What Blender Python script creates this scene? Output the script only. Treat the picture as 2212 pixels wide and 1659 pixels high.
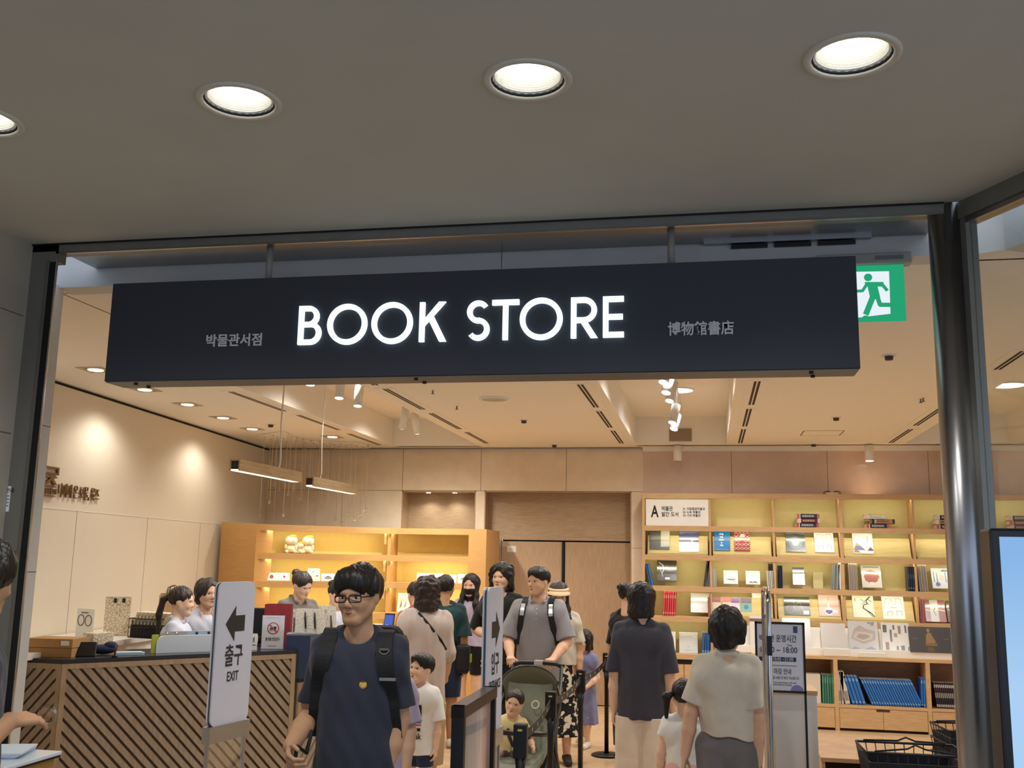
import bpy, bmesh, math, random
import numpy as np
from mathutils import Vector, Matrix
random.seed(7)
for o in list(bpy.data.objects): bpy.data.objects.remove(o)
SC = bpy.context.scene
COL = SC.collection
PI = math.pi
V = Vector

# ------------------------------------------------------------------ camera
CAM_H = 1.78
FPX = 2163.0                                     # focal length in pixels of a 2212 px wide frame
PITCH, ROLL, YAW = (math.radians(a) for a in (9.9606, -1.0608, 11.1185))
_f = V((-math.sin(YAW)*math.cos(PITCH), math.cos(YAW)*math.cos(PITCH), math.sin(PITCH)))
_r = V((math.cos(YAW), math.sin(YAW), 0)); _d = _f.cross(_r)
CR = _r*math.cos(ROLL) + _d*math.sin(ROLL)
CD = -_r*math.sin(ROLL) + _d*math.cos(ROLL)
CF = _f
CP = V((0, 0, CAM_H))
cam = bpy.data.cameras.new('camera'); cam.sensor_fit = 'HORIZONTAL'; cam.sensor_width = 36.0
cam.lens = FPX/2212*36.0; cam.clip_start = 0.05; cam.clip_end = 100
camo = bpy.data.objects.new('camera', cam); COL.objects.link(camo)
m3 = Matrix((CR, -CD, -CF)).transposed()
camo.matrix_world = Matrix.Translation(CP) @ m3.to_4x4()
SC.camera = camo

def ray(x, y): return CF + CR*((x-1106)/FPX) + CD*((y-829.5)/FPX)
def pY(x, y, Y): v = ray(x, y); return CP + v*(Y/v.y)
def pZ(x, y, Z): v = ray(x, y); return CP + v*((Z-CAM_H)/v.z)
def pX(x, y, X): v = ray(x, y); return CP + v*(X/v.x)

# ------------------------------------------------------------------ world, exposure, lights
SC.view_settings.view_transform = 'Standard'; SC.view_settings.look = 'None'
SC.view_settings.gamma = 1.0; SC.view_settings.use_curve_mapping = False
SC.view_settings.exposure = 0.0
SC.cycles.use_denoising = True
SC.cycles.max_bounces = 8; SC.cycles.diffuse_bounces = 4; SC.cycles.glossy_bounces = 4
SC.cycles.transmission_bounces = 6; SC.cycles.transparent_max_bounces = 12
SC.cycles.caustics_reflective = False; SC.cycles.caustics_refractive = False
SC.cycles.sample_clamp_indirect = 4.0
world = bpy.data.worlds.new('hall_daylight'); SC.world = world; world.use_nodes = True
bg = world.node_tree.nodes['Background']
bg.inputs[0].default_value = (0.74, 0.87, 1.12, 1); bg.inputs[1].default_value = 1.12

def lamp(name, kind, loc, energy, color, rot=None, **kw):
    l = bpy.data.lights.new(name, kind); l.energy = energy; l.color = color
    for k, v in kw.items(): setattr(l, k, v)
    o = bpy.data.objects.new(name, l); COL.objects.link(o); o.location = loc
    if rot: o.rotation_euler = rot
    return o
WARM = (1.0, 0.96, 0.88); NEUT = (1.0, 0.96, 0.90); COOL = (0.86, 0.94, 1.0); LEDY = (1.0, 0.92, 0.66)
# lamps set in the shop ceiling (downlights over the shop floor), pointing down
for lx, ly, e in ((-4.98,6.4,26),(-5.1,8.3,26),(-5.25,10.4,26),(-3.4,6.5,60),(-3.4,9.0,62),(-3.4,11.3,60),
                  (-1.9,6.3,62),(-1.9,8.6,66),(-1.9,11.0,74),(-0.3,6.2,62),(-0.3,8.6,66),(-0.3,11.2,60),
                  (1.3,6.4,62),(1.3,8.8,66),(1.3,11.0,90),(2.9,7.2,62),(2.9,9.8,62)):
    up = 3.5 if (-4.0 < lx < -2.9 or -0.86 < lx < 0.235 or lx > 2.3) else 3.17
    lamp('shop_downlight_beam', 'SPOT', (lx, ly, up), e*1.10, WARM, spot_size=math.radians(150), spot_blend=0.6, shadow_soft_size=0.09)
# light strips under the shelf lips of the two bookcases
def strip_light(name, p, sx, e, color=LEDY, rot=(0,0,0)):
    lamp(name, 'AREA', p, e, color, rot=rot, shape='RECTANGLE', size=sx, size_y=0.012)
# ------------------------------------------------------------------ materials
_M = {}
def _lin(c): return tuple((x/12.92 if x <= 0.04045 else ((x+0.055)/1.055)**2.4) for x in c)
def rgb(r, g, b): return _lin((r/255, g/255, b/255))
def mat(name, col, rough=0.6, metal=0.0, spec=0.5, noise=0.0, nscale=20, bump=0.0, bscale=60, stretch=None, emit=None, estr=0, trans=0, alpha=1, ior=1.45, coat=0, sheen=0):
    if name in _M: return _M[name]
    m = bpy.data.materials.new(name); m.use_nodes = True; _M[name] = m
    nt = m.node_tree; b = nt.nodes['Principled BSDF']
    b.inputs['Base Color'].default_value = (*col, 1); b.inputs['Roughness'].default_value = rough
    b.inputs['Metallic'].default_value = metal; b.inputs['Specular IOR Level'].default_value = spec
    b.inputs['IOR'].default_value = ior; b.inputs['Coat Weight'].default_value = coat; b.inputs['Sheen Weight'].default_value = sheen
    if trans: b.inputs['Transmission Weight'].default_value = trans
    if alpha < 1: b.inputs['Alpha'].default_value = alpha
    if emit:
        b.inputs['Emission Color'].default_value = (*emit, 1); b.inputs['Emission Strength'].default_value = estr
    if noise or bump:
        tc = nt.nodes.new('ShaderNodeTexCoord'); mp = nt.nodes.new('ShaderNodeMapping')
        if stretch: mp.inputs['Scale'].default_value = stretch
        nt.links.new(tc.outputs['Object'], mp.inputs[0])
        if noise:
            n = nt.nodes.new('ShaderNodeTexNoise'); n.inputs['Scale'].default_value = nscale; n.inputs['Detail'].default_value = 5
            nt.links.new(mp.outputs[0], n.inputs['Vector'])
            r = nt.nodes.new('ShaderNodeMapRange'); r.inputs[1].default_value = 0.25; r.inputs[2].default_value = 0.75
            r.inputs[3].default_value = 1-noise; r.inputs[4].default_value = 1+noise
            nt.links.new(n.outputs[0], r.inputs[0])
            mx = nt.nodes.new('ShaderNodeVectorMath'); mx.operation = 'SCALE'; mx.inputs[0].default_value = col
            nt.links.new(r.outputs[0], mx.inputs['Scale']); nt.links.new(mx.outputs[0], b.inputs['Base Color'])
        if bump:
            n2 = nt.nodes.new('ShaderNodeTexNoise'); n2.inputs['Scale'].default_value = bscale; n2.inputs['Detail'].default_value = 3
            nt.links.new(mp.outputs[0], n2.inputs['Vector'])
            bp = nt.nodes.new('ShaderNodeBump'); bp.inputs['Strength'].default_value = bump; bp.inputs['Distance'].default_value = 0.01
            nt.links.new(n2.outputs[0], bp.inputs['Height']); nt.links.new(bp.outputs[0], b.inputs['Normal'])
    return m
def glow(name, col, s):
    if name in _M: return _M[name]
    m = bpy.data.materials.new(name); m.use_nodes = True; _M[name] = m
    nt = m.node_tree; nt.nodes.clear(); e = nt.nodes.new('ShaderNodeEmission'); o = nt.nodes.new('ShaderNodeOutputMaterial')
    e.inputs[0].default_value = (*col, 1); e.inputs[1].default_value = s; nt.links.new(e.outputs[0], o.inputs[0])
    return m
def clear(name, tint=(1,1,1), fac=0.08, rough=0.02):
    """thin clear sheet: mostly see-through with a faint sheen"""
    if name in _M: return _M[name]
    m = bpy.data.materials.new(name); m.use_nodes = True; _M[name] = m
    nt = m.node_tree; nt.nodes.clear()
    t = nt.nodes.new('ShaderNodeBsdfTransparent'); t.inputs[0].default_value = (*tint, 1)
    g = nt.nodes.new('ShaderNodeBsdfGlossy'); g.inputs['Roughness'].default_value = rough
    fr = nt.nodes.new('ShaderNodeLayerWeight'); fr.inputs[0].default_value = 0.5
    pw = nt.nodes.new('ShaderNodeMath'); pw.operation = 'POWER'; pw.inputs[1].default_value = 4.0
    mm = nt.nodes.new('ShaderNodeMath'); mm.operation = 'MULTIPLY_ADD'; mm.inputs[1].default_value = 0.55; mm.inputs[2].default_value = fac
    nt.links.new(fr.outputs['Facing'], pw.inputs[0]); nt.links.new(pw.outputs[0], mm.inputs[0])
    mx = nt.nodes.new('ShaderNodeMixShader'); o = nt.nodes.new('ShaderNodeOutputMaterial')
    nt.links.new(mm.outputs[0], mx.inputs[0]); nt.links.new(t.outputs[0], mx.inputs[1]); nt.links.new(g.outputs[0], mx.inputs[2])
    nt.links.new(mx.outputs[0], o.inputs[0])
    return m
def wood(name, c1, c2, scale=(1,1,12), rough=0.45, nscale=6):
    """straight grained veneer: noise stretched along one axis of the object"""
    if name in _M: return _M[name]
    m = mat(name, c1, rough); nt = m.node_tree; b = nt.nodes['Principled BSDF']
    tc = nt.nodes.new('ShaderNodeTexCoord'); mp = nt.nodes.new('ShaderNodeMapping'); mp.inputs['Scale'].default_value = scale
    n = nt.nodes.new('ShaderNodeTexNoise'); n.inputs['Scale'].default_value = nscale; n.inputs['Detail'].default_value = 6
    r = nt.nodes.new('ShaderNodeValToRGB'); r.color_ramp.elements[0].color = (*c1, 1); r.color_ramp.elements[1].color = (*c2, 1)
    r.color_ramp.elements[0].position = 0.35; r.color_ramp.elements[1].position = 0.65
    nt.links.new(tc.outputs['Object'], mp.inputs[0]); nt.links.new(mp.outputs[0], n.inputs['Vector'])
    nt.links.new(n.outputs[0], r.inputs[0]); nt.links.new(r.outputs[0], b.inputs['Base Color'])
    return m

# ------------------------------------------------------------------ object helpers
def tag(o, label=None, cat=None, group=None, kind=None):
    if label: o['label'] = label
    if cat: o['category'] = cat
    if group: o['group'] = group
    if kind: o['kind'] = kind
    return o
def link(o, parent=None):
    COL.objects.link(o)
    if parent: o.parent = parent
    return o
def empty(name, loc, rz=0.0):
    o = bpy.data.objects.new(name, None); COL.objects.link(o); o.location = loc; o.rotation_euler = (0,0,rz); o.empty_display_size = 0.05
    return o
class MB:
    """mesh builder: collects shapes, then links them as ONE mesh object"""
    def __init__(s): s.v = []; s.f = []; s.m = []; s.sm = []; s.mats = []
    def mi(s, m):
        if m not in s.mats: s.mats.append(m)
        return s.mats.index(m)
    def add(s, vs, fs, m, smooth=False):
        k = len(s.v); i = s.mi(m); s.v += [tuple(v) for v in vs]
        for f in fs: s.f.append([k+j for j in f]); s.m.append(i); s.sm.append(smooth)
    def box(s, lo, hi, m, M=None):
        x0,y0,z0 = lo; x1,y1,z1 = hi
        vs = [V(p) for p in ((x0,y0,z0),(x1,y0,z0),(x1,y1,z0),(x0,y1,z0),(x0,y0,z1),(x1,y0,z1),(x1,y1,z1),(x0,y1,z1))]
        if M: vs = [M @ v for v in vs]
        s.add(vs, [(0,3,2,1),(4,5,6,7),(0,1,5,4),(1,2,6,5),(2,3,7,6),(3,0,4,7)], m); return s
    def rbox(s, lo, hi, m, r=0.01, M=None, seg=2):
        bm = bmesh.new(); bmesh.ops.create_cube(bm, size=1)
        for v in bm.verts:
            v.co = V([lo[i]+(hi[i]-lo[i])*(v.co[i]+0.5) for i in range(3)])
        r = min(r, 0.49*min(hi[i]-lo[i] for i in range(3)))
        bmesh.ops.bevel(bm, geom=list(bm.edges), offset=r, segments=seg, affect='EDGES', profile=0.5)
        s.bm(bm, m, M, smooth=False); return s
    def bm(s, bm, m, M=None, smooth=False):
        bm.verts.index_update()
        s.add([(M @ v.co) if M else v.co.copy() for v in bm.verts], [[v.index for v in f.verts] for f in bm.faces], m, smooth); bm.free()
    def tube(s, pts, r, m, n=8, closed=False, caps=True):
        pts = [V(p) for p in pts]; k = len(pts); rs = r if isinstance(r, (list,tuple)) else [r]*k
        t0 = None; vs = []; up = None
        for i, p in enumerate(pts):
            a = pts[i-1] if (i > 0 or closed) else p; b = pts[(i+1) % k] if (i < k-1 or closed) else p
            t = (b-a).normalized() if (b-a).length > 1e-9 else V((0,0,1))
            if up is None: up = V((0,0,1)) if abs(t.z) < 0.9 else V((1,0,0))
            u = (up - t*up.dot(t)); u = u.normalized() if u.length > 1e-6 else t.orthogonal().normalized(); w = t.cross(u); up = u
            for j in range(n):
                a_ = 2*PI*j/n; vs.append(p + (u*math.cos(a_) + w*math.sin(a_))*rs[i])
        fs = []
        for i in range(k if closed else k-1):
            for j in range(n):
                fs.append((i*n+j, i*n+(j+1) % n, ((i+1) % k)*n+(j+1) % n, ((i+1) % k)*n+j))
        if caps and not closed: fs += [tuple(range(n))[::-1], tuple(range((k-1)*n, k*n))]
        s.add(vs, fs, m, True); return s
    def cyl(s, a, b, r, m, r2=None, n=20): return s.tube([a, b], [r, r if r2 is None else r2], m, n)
    def lathe(s, prof, m, c=(0,0,0), n=28, M=None, smooth=True):
        vs = []; c = V(c)
        for r, z in prof:
            for j in range(n):
                p = V((r*math.cos(2*PI*j/n), r*math.sin(2*PI*j/n), z)); vs.append((M @ p if M else p)+c)
        fs = [(i*n+j, i*n+(j+1) % n, (i+1)*n+(j+1) % n, (i+1)*n+j) for i in range(len(prof)-1) for j in range(n)]
        s.add(vs, fs, m, smooth); return s
    def ell(s, c, r, m, M=None, u=16, w=10):
        bm = bmesh.new(); bmesh.ops.create_uvsphere(bm, u_segments=u, v_segments=w, radius=1)
        L = Matrix.Translation(V(c)) @ (M.to_4x4() if M else Matrix()) @ Matrix.Diagonal((*r, 1))
        s.bm(bm, m, L, True); return s
    def poly(s, pts, th, m, M=None):
        """flat outline in x,z given thickness th towards +y"""
        n = len(pts); vs = [V((p[0], 0, p[1])) for p in pts] + [V((p[0], th, p[1])) for p in pts]
        if M: vs = [M @ v for v in vs]
        area = sum(pts[i][0]*pts[(i+1) % n][1]-pts[(i+1) % n][0]*pts[i][1] for i in range(n))
        A = list(range(n)); B = [n+i for i in A]
        fs = [A, B[::-1]] + [(i, n+i, n+(i+1) % n, (i+1) % n) for i in range(n)]
        if area < 0: fs = [list(f)[::-1] for f in fs]
        s.add(vs, fs, m); return s
    def ring(s, c, r1, r2, th, m, M=None, n=40, a0=0, a1=2*PI):
        """flat ring r1<r2 in x,z with thickness th towards +y"""
        full = abs(a1-a0-2*PI) < 1e-6; k = n if full else n+1; vs = []
        for y in (0, th):
            for r in (r1, r2):
                for j in range(k):
                    a = a0+(a1-a0)*j/n; v = V((c[0]+r*math.cos(a), y, c[1]+r*math.sin(a))); vs.append(M @ v if M else v)
        fs = []
        for j in range(n):
            q = (j+1) % k; I = lambda y, r, jj: (y*2+r)*k+jj
            fs += [(I(0,0,j),I(0,1,j),I(0,1,q),I(0,0,q)), (I(1,0,j),I(1,0,q),I(1,1,q),I(1,1,j)),
                   (I(0,1,j),I(1,1,j),I(1,1,q),I(0,1,q)), (I(0,0,j),I(0,0,q),I(1,0,q),I(1,0,j))]
        s.add(vs, fs, m); return s
    def build(s, name, parent=None, loc=None, rz=None, weld=False):
        me = bpy.data.meshes.new(name); me.from_pydata(s.v, [], s.f)
        for m in s.mats: me.materials.append(m)
        me.polygons.foreach_set('material_index', s.m); me.polygons.foreach_set('use_smooth', s.sm); me.update()
        o = bpy.data.objects.new(name, me); link(o, parent)
        if loc is not None: o.location = loc
        if rz is not None: o.rotation_euler = (0,0,rz)
        return o
def rrect(w, h, r, n=6):
    """rounded rectangle outline centred on 0 in x,z"""
    out = []
    for cx, cz, a in ((w/2-r,h/2-r,0),(-w/2+r,h/2-r,PI/2),(-w/2+r,-h/2+r,PI),(w/2-r,-h/2+r,1.5*PI)):
        for j in range(n+1): out.append((cx+r*math.cos(a+PI/2*j/n), cz+r*math.sin(a+PI/2*j/n)))
    return out
def struct(o): o['kind'] = 'structure'; return o
def text_mesh(s, size, bold=0.0, depth=0.001, align='CENTER', spacing=1.0):
    c = bpy.data.curves.new('t', 'FONT'); c.body = s; c.size = size; c.offset = bold*size; c.extrude = depth/2
    c.align_x = align; c.align_y = 'CENTER'; c.space_character = spacing; c.resolution_u = 3
    o = bpy.data.objects.new('t', c); COL.objects.link(o)
    dg = bpy.context.evaluated_depsgraph_get(); dg.update()
    me = bpy.data.meshes.new_from_object(o.evaluated_get(dg), depsgraph=dg)
    bpy.data.objects.remove(o); bpy.data.curves.remove(c)
    return me
def text(name, s, size, m, parent, loc, bold=0.0, depth=0.001, align='CENTER', M=None, sx=1.0, width=None, spacing=1.0):
    """letters standing up in x,z facing -y (as a mesh); width fits the line to a length"""
    me = text_mesh(s, size, bold, depth, align, spacing); me.name = name
    R = Matrix.Rotation(PI/2, 4, 'X')
    if width:
        xs = [v.co.x for v in me.vertices]
        if xs: sx = width/max(1e-6, max(xs)-min(xs))
    me.transform(R @ Matrix.Diagonal((sx,1,1,1)))
    me.materials.clear(); me.materials.append(m)
    o = bpy.data.objects.new(name, me); link(o, parent); o.location = loc
    if M is not None: o.matrix_local = Matrix.Translation(V(loc)) @ M.to_4x4()
    return o
def copy_tree(o, parent=None):
    c = o.copy(); COL.objects.link(c)
    if parent: c.parent = parent
    for ch in list(o.children): copy_tree(ch, c)
    return c
# ------------------------------------------------------------------ soft bodies: distance fields turned into one smooth mesh
def nrm(v): v = np.asarray(v, float); return v/np.linalg.norm(v)
class Cap:
    """tapered limb a->b; sq squashes its depth (y); cut=(point, normal) trims it flat; rip=(n,amp) flutes it"""
    def __init__(s, a, b, ra, rb, sq=1.0, cuts=(), rip=None):
        s.a = np.asarray(a, float); s.b = np.asarray(b, float); s.ra = ra; s.rb = rb; s.sq = sq; s.cuts = cuts; s.rip = rip
        r = max(ra, rb)*1.15 + (rip[1] if rip else 0); s.lo = np.minimum(s.a, s.b)-r; s.hi = np.maximum(s.a, s.b)+r
    def d(s, x, y, z):
        a, b = s.a, s.b; ab = b-a; L2 = max(1e-9, ab@ab)
        px, py, pz = x-a[0], y-a[1], z-a[2]
        t = np.clip((px*ab[0]+py*ab[1]+pz*ab[2])/L2, 0, 1)
        qx, qy, qz = px-t*ab[0], (py-t*ab[1])*s.sq, pz-t*ab[2]
        r = s.ra+(s.rb-s.ra)*t
        if s.rip: r = r + s.rip[1]*t*np.sin(s.rip[0]*np.arctan2(qy, qx))
        d = np.sqrt(qx*qx+qy*qy+qz*qz)-r
        if s.sq > 1: d = d/ (0.5+0.5*s.sq)
        for c, n in s.cuts:
            n = nrm(n); d = np.maximum(d, (x-c[0])*n[0]+(y-c[1])*n[1]+(z-c[2])*n[2])
        return d
class Ell:
    def __init__(s, c, r, R=None, cuts=()):
        s.c = np.asarray(c, float); s.r = np.asarray(r, float); s.R = None if R is None else np.asarray(R, float); s.cuts = cuts
        m = s.r if R is None else np.full(3, s.r.max()); s.lo = s.c-m; s.hi = s.c+m
    def d(s, x, y, z):
        px, py, pz = x-s.c[0], y-s.c[1], z-s.c[2]
        if s.R is not None:
            R = s.R; px, py, pz = (R[0,0]*px+R[1,0]*py+R[2,0]*pz, R[0,1]*px+R[1,1]*py+R[2,1]*pz, R[0,2]*px+R[1,2]*py+R[2,2]*pz)
        a, b, c = s.r
        k0 = np.sqrt((px/a)**2+(py/b)**2+(pz/c)**2); k1 = np.sqrt((px/a**2)**2+(py/b**2)**2+(pz/c**2)**2)+1e-9
        d = k0*(k0-1)/k1
        for cc, n in s.cuts:
            n = nrm(n); d = np.maximum(d, (x-cc[0])*n[0]+(y-cc[1])*n[1]+(z-cc[2])*n[2])
        return d
class Field:
    def __init__(s, prims, h, pad=0.03):
        s.h = h; lo = np.min([p.lo for p in prims], 0)-pad; hi = np.max([p.hi for p in prims], 0)+pad
        s.lo = lo; s.n = np.maximum(4, np.ceil((hi-lo)/h).astype(int)+1)
        s.D = np.full(s.n, 0.25, np.float32)
        s.ax = [(lo[i]+h*np.arange(s.n[i])).astype(np.float32) for i in range(3)]
    def _sl(s, p, m):
        i0 = np.maximum(0, np.floor((p.lo-m-s.lo)/s.h).astype(int)); i1 = np.minimum(s.n, np.ceil((p.hi+m-s.lo)/s.h).astype(int)+1)
        if (i1 <= i0).any(): return None, None
        sl = tuple(slice(a, b) for a, b in zip(i0, i1))
        return sl, (s.ax[0][sl[0]][:,None,None], s.ax[1][sl[1]][None,:,None], s.ax[2][sl[2]][None,None,:])
    def add(s, p, k=0.02):
        sl, g = s._sl(p, k+3*s.h)
        if sl is None: return s
        d = p.d(*g).astype(np.float32); D = s.D[sl]
        if k > 0:
            h = np.clip(0.5+0.5*(D-d)/k, 0, 1); s.D[sl] = D+(d-D)*h-k*h*(1-h)
        else: s.D[sl] = np.minimum(D, d)
        return s
    def sub(s, p, k=0.008):
        sl, g = s._sl(p, k+3*s.h)
        if sl is None: return s
        d = -p.d(*g).astype(np.float32); D = s.D[sl]
        h = np.clip(0.5-0.5*(D-d)/k, 0, 1); s.D[sl] = D+(d-D)*h+k*h*(1-h)
        return s
    def plane(s, c, n):
        n = nrm(n); x, y, z = s.ax[0][:,None,None], s.ax[1][None,:,None], s.ax[2][None,None,:]
        s.D = np.maximum(s.D, ((x-c[0])*n[0]+(y-c[1])*n[1]+(z-c[2])*n[2]).astype(np.float32)); return s
    def wave(s, amp, freq, seed=0, stretch=(1,1,1)):
        rs = np.random.RandomState(seed); x, y, z = s.ax[0][:,None,None], s.ax[1][None,:,None], s.ax[2][None,None,:]
        N = 0
        for i in range(5):
            k = rs.normal(size=3)*freq*np.array(stretch); N = N+np.sin(x*k[0]+y*k[1]+z*k[2]+rs.rand()*6.28)
        s.D = s.D+(amp/2.2*N).astype(np.float32); return s
    def mesh(s):
        D = s.D; nx, ny, nz = D.shape; S = D < 0
        S[0] = S[-1] = False; S[:,0] = S[:,-1] = False; S[:,:,0] = S[:,:,-1] = False
        c = np.zeros((nx-1, ny-1, nz-1), np.int8)
        for i in (0,1):
            for j in (0,1):
                for k in (0,1): c += S[i:nx-1+i, j:ny-1+j, k:nz-1+k]
        act = np.argwhere((c > 0) & (c < 8)); idx = -np.ones(c.shape, np.int32); idx[tuple(act.T)] = np.arange(len(act))
        acc = np.zeros((len(act), 3)); cnt = np.zeros(len(act))
        co = [(i,j,k) for i in (0,1) for j in (0,1) for k in (0,1)]
        for a in range(8):
            for b in range(a+1, 8):
                df = np.array(co[b])-np.array(co[a])
                if np.abs(df).sum() != 1 or df.sum() < 0: continue
                pa, pb = act+co[a], act+co[b]; da = D[tuple(pa.T)].astype(float); db = D[tuple(pb.T)].astype(float)
                sa, sb = S[tuple(pa.T)], S[tuple(pb.T)]; m = sa != sb
                t = np.clip(da/np.where(np.abs(da-db) < 1e-9, 1, da-db), 0.02, 0.98)
                acc[m] += (pa+t[:,None]*df)[m]; cnt[m] += 1
        vs = s.lo+s.h*(acc/np.maximum(cnt, 1)[:,None]); quads = []
        for ax in range(3):
            u, w = (ax+1) % 3, (ax+2) % 3
            A = [slice(1,-1)]*3; B = [slice(1,-1)]*3; A[ax] = slice(0,-1); B[ax] = slice(1,None)
            e = S[tuple(A)] != S[tuple(B)]; pos = np.argwhere(e); off = np.ones(3, int); off[ax] = 0; pos = pos+off
            if not len(pos): continue
            ins = S[tuple(pos.T)]
            def g(du, dw):
                q = pos.copy(); q[:,u] -= du; q[:,w] -= dw; return idx[tuple(q.T)]
            q = np.stack([g(1,1), g(0,1), g(0,0), g(1,0)], 1); q[~ins] = q[~ins][:, ::-1]; quads.append(q)
        return vs, np.concatenate(quads)
def field_obj(name, F, m, parent=None):
    vs, q = F.mesh(); me = bpy.data.meshes.new(name)
    me.vertices.add(len(vs)); me.vertices.foreach_set('co', vs.astype(np.float32).ravel())
    me.loops.add(4*len(q)); me.loops.foreach_set('vertex_index', q.astype(np.int32).ravel())
    me.polygons.add(len(q)); me.polygons.foreach_set('loop_start', np.arange(0, 4*len(q), 4, dtype=np.int32)); me.polygons.foreach_set('loop_total', np.full(len(q), 4, np.int32))
    me.update(calc_edges=True); me.validate()
    me.polygons.foreach_set('use_smooth', np.ones(len(me.polygons), bool)); me.materials.append(m)
    o = bpy.data.objects.new(name, me); link(o, parent); return o
# ------------------------------------------------------------------ people
SKIN = mat('skin', rgb(214,170,140), 0.55, spec=0.35, noise=0.06, nscale=25)
SKIN_L = mat('skin_pale', rgb(228,188,160), 0.55, spec=0.35, noise=0.05, nscale=25)
SKIN_D = mat('skin_tan', rgb(190,146,112), 0.55, spec=0.35, noise=0.07, nscale=25)
HAIR = mat('hair_black', rgb(26,22,21), 0.42, spec=0.45, noise=0.35, nscale=30, stretch=(1,1,0.12), bump=0.5, bscale=60)
HAIR_B = mat('hair_dark_brown', rgb(46,34,29), 0.45, spec=0.45, noise=0.35, nscale=30, stretch=(1,1,0.12), bump=0.5, bscale=60)
EYEW = mat('eye_white', rgb(225,218,210), 0.3); EYED = mat('eye_dark', rgb(28,18,14), 0.2)
LIP = mat('lips', rgb(168,98,88), 0.5); BROW = mat('eyebrow_hair', rgb(38,30,27), 0.8); NOSTRIL = mat('nostril_shade', rgb(92,52,42), 0.8)
def cloth(name, c, rough=0.85, bump=0.10, bscale=420, noise=0.06): return mat(name, c, rough, spec=0.2, noise=noise, nscale=14, bump=bump, bscale=bscale, sheen=0.15)
def rotm(yaw=0, pitch=0, roll=0):
    """head turn: yaw to the person's left (deg), pitch down (deg), roll to their right"""
    return np.array(Matrix.Rotation(math.radians(yaw),3,'Z') @ Matrix.Rotation(math.radians(pitch),3,'X') @ Matrix.Rotation(math.radians(roll),3,'Y'))
def surf_y(F, x, z, back=False):
    i = int(round((x-F.lo[0])/F.h)); k = int(round((z-F.lo[2])/F.h))
    i = min(max(i,0),F.n[0]-1); k = min(max(k,0),F.n[2]-1)
    w = np.nonzero(F.D[i,:,k] < 0)[0]
    if not len(w): return None
    return F.lo[1]+F.h*(w[-1] if back else w[0])
def ribbon(F, pts, w, th, m, mb, back=False):
    """strap lying on the surface of a garment, through points (x, z)"""
    P = []
    for (x0,z0),(x1,z1) in zip(pts, pts[1:]):
        for t in np.linspace(0,1,9)[:-1]: P.append((x0+(x1-x0)*t, z0+(z1-z0)*t))
    P.append(pts[-1]); Q = []
    for x, z in P:
        y = surf_y(F, x, z, back)
        if y is None: y = Q[-1][1] if Q else 0
        Q.append((x, y, z))
    Y = np.array([q[1] for q in Q]); Y = np.convolve(np.pad(Y,2,mode='edge'), np.ones(5)/5, 'valid'); s = 1 if back else -1
    vs = []; n = len(Q)
    for i, (x,_,z) in enumerate(Q):
        a = Q[max(0,i-1)]; b = Q[min(n-1,i+1)]; tx, tz = b[0]-a[0], b[2]-a[2]; L = math.hypot(tx,tz) or 1; nx, nz = -tz/L*w/2, tx/L*w/2
        for sx in (-1,1):
            for o in (-0.004, th): vs.append((x+sx*nx, Y[i]+s*o, z+sx*nz))
    fs = []
    for i in range(n-1):
        a, b = 4*i, 4*i+4
        fs += [(a+1,a+3,b+3,b+1),(a,b,b+2,a+2),(a,a+1,b+1,b),(a+3,a+2,b+2,b+3)]
    fs += [(0,2,3,1),(4*n-4,4*n-3,4*n-1,4*n-2)]
    mb.add(vs, fs, m, False)
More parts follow.
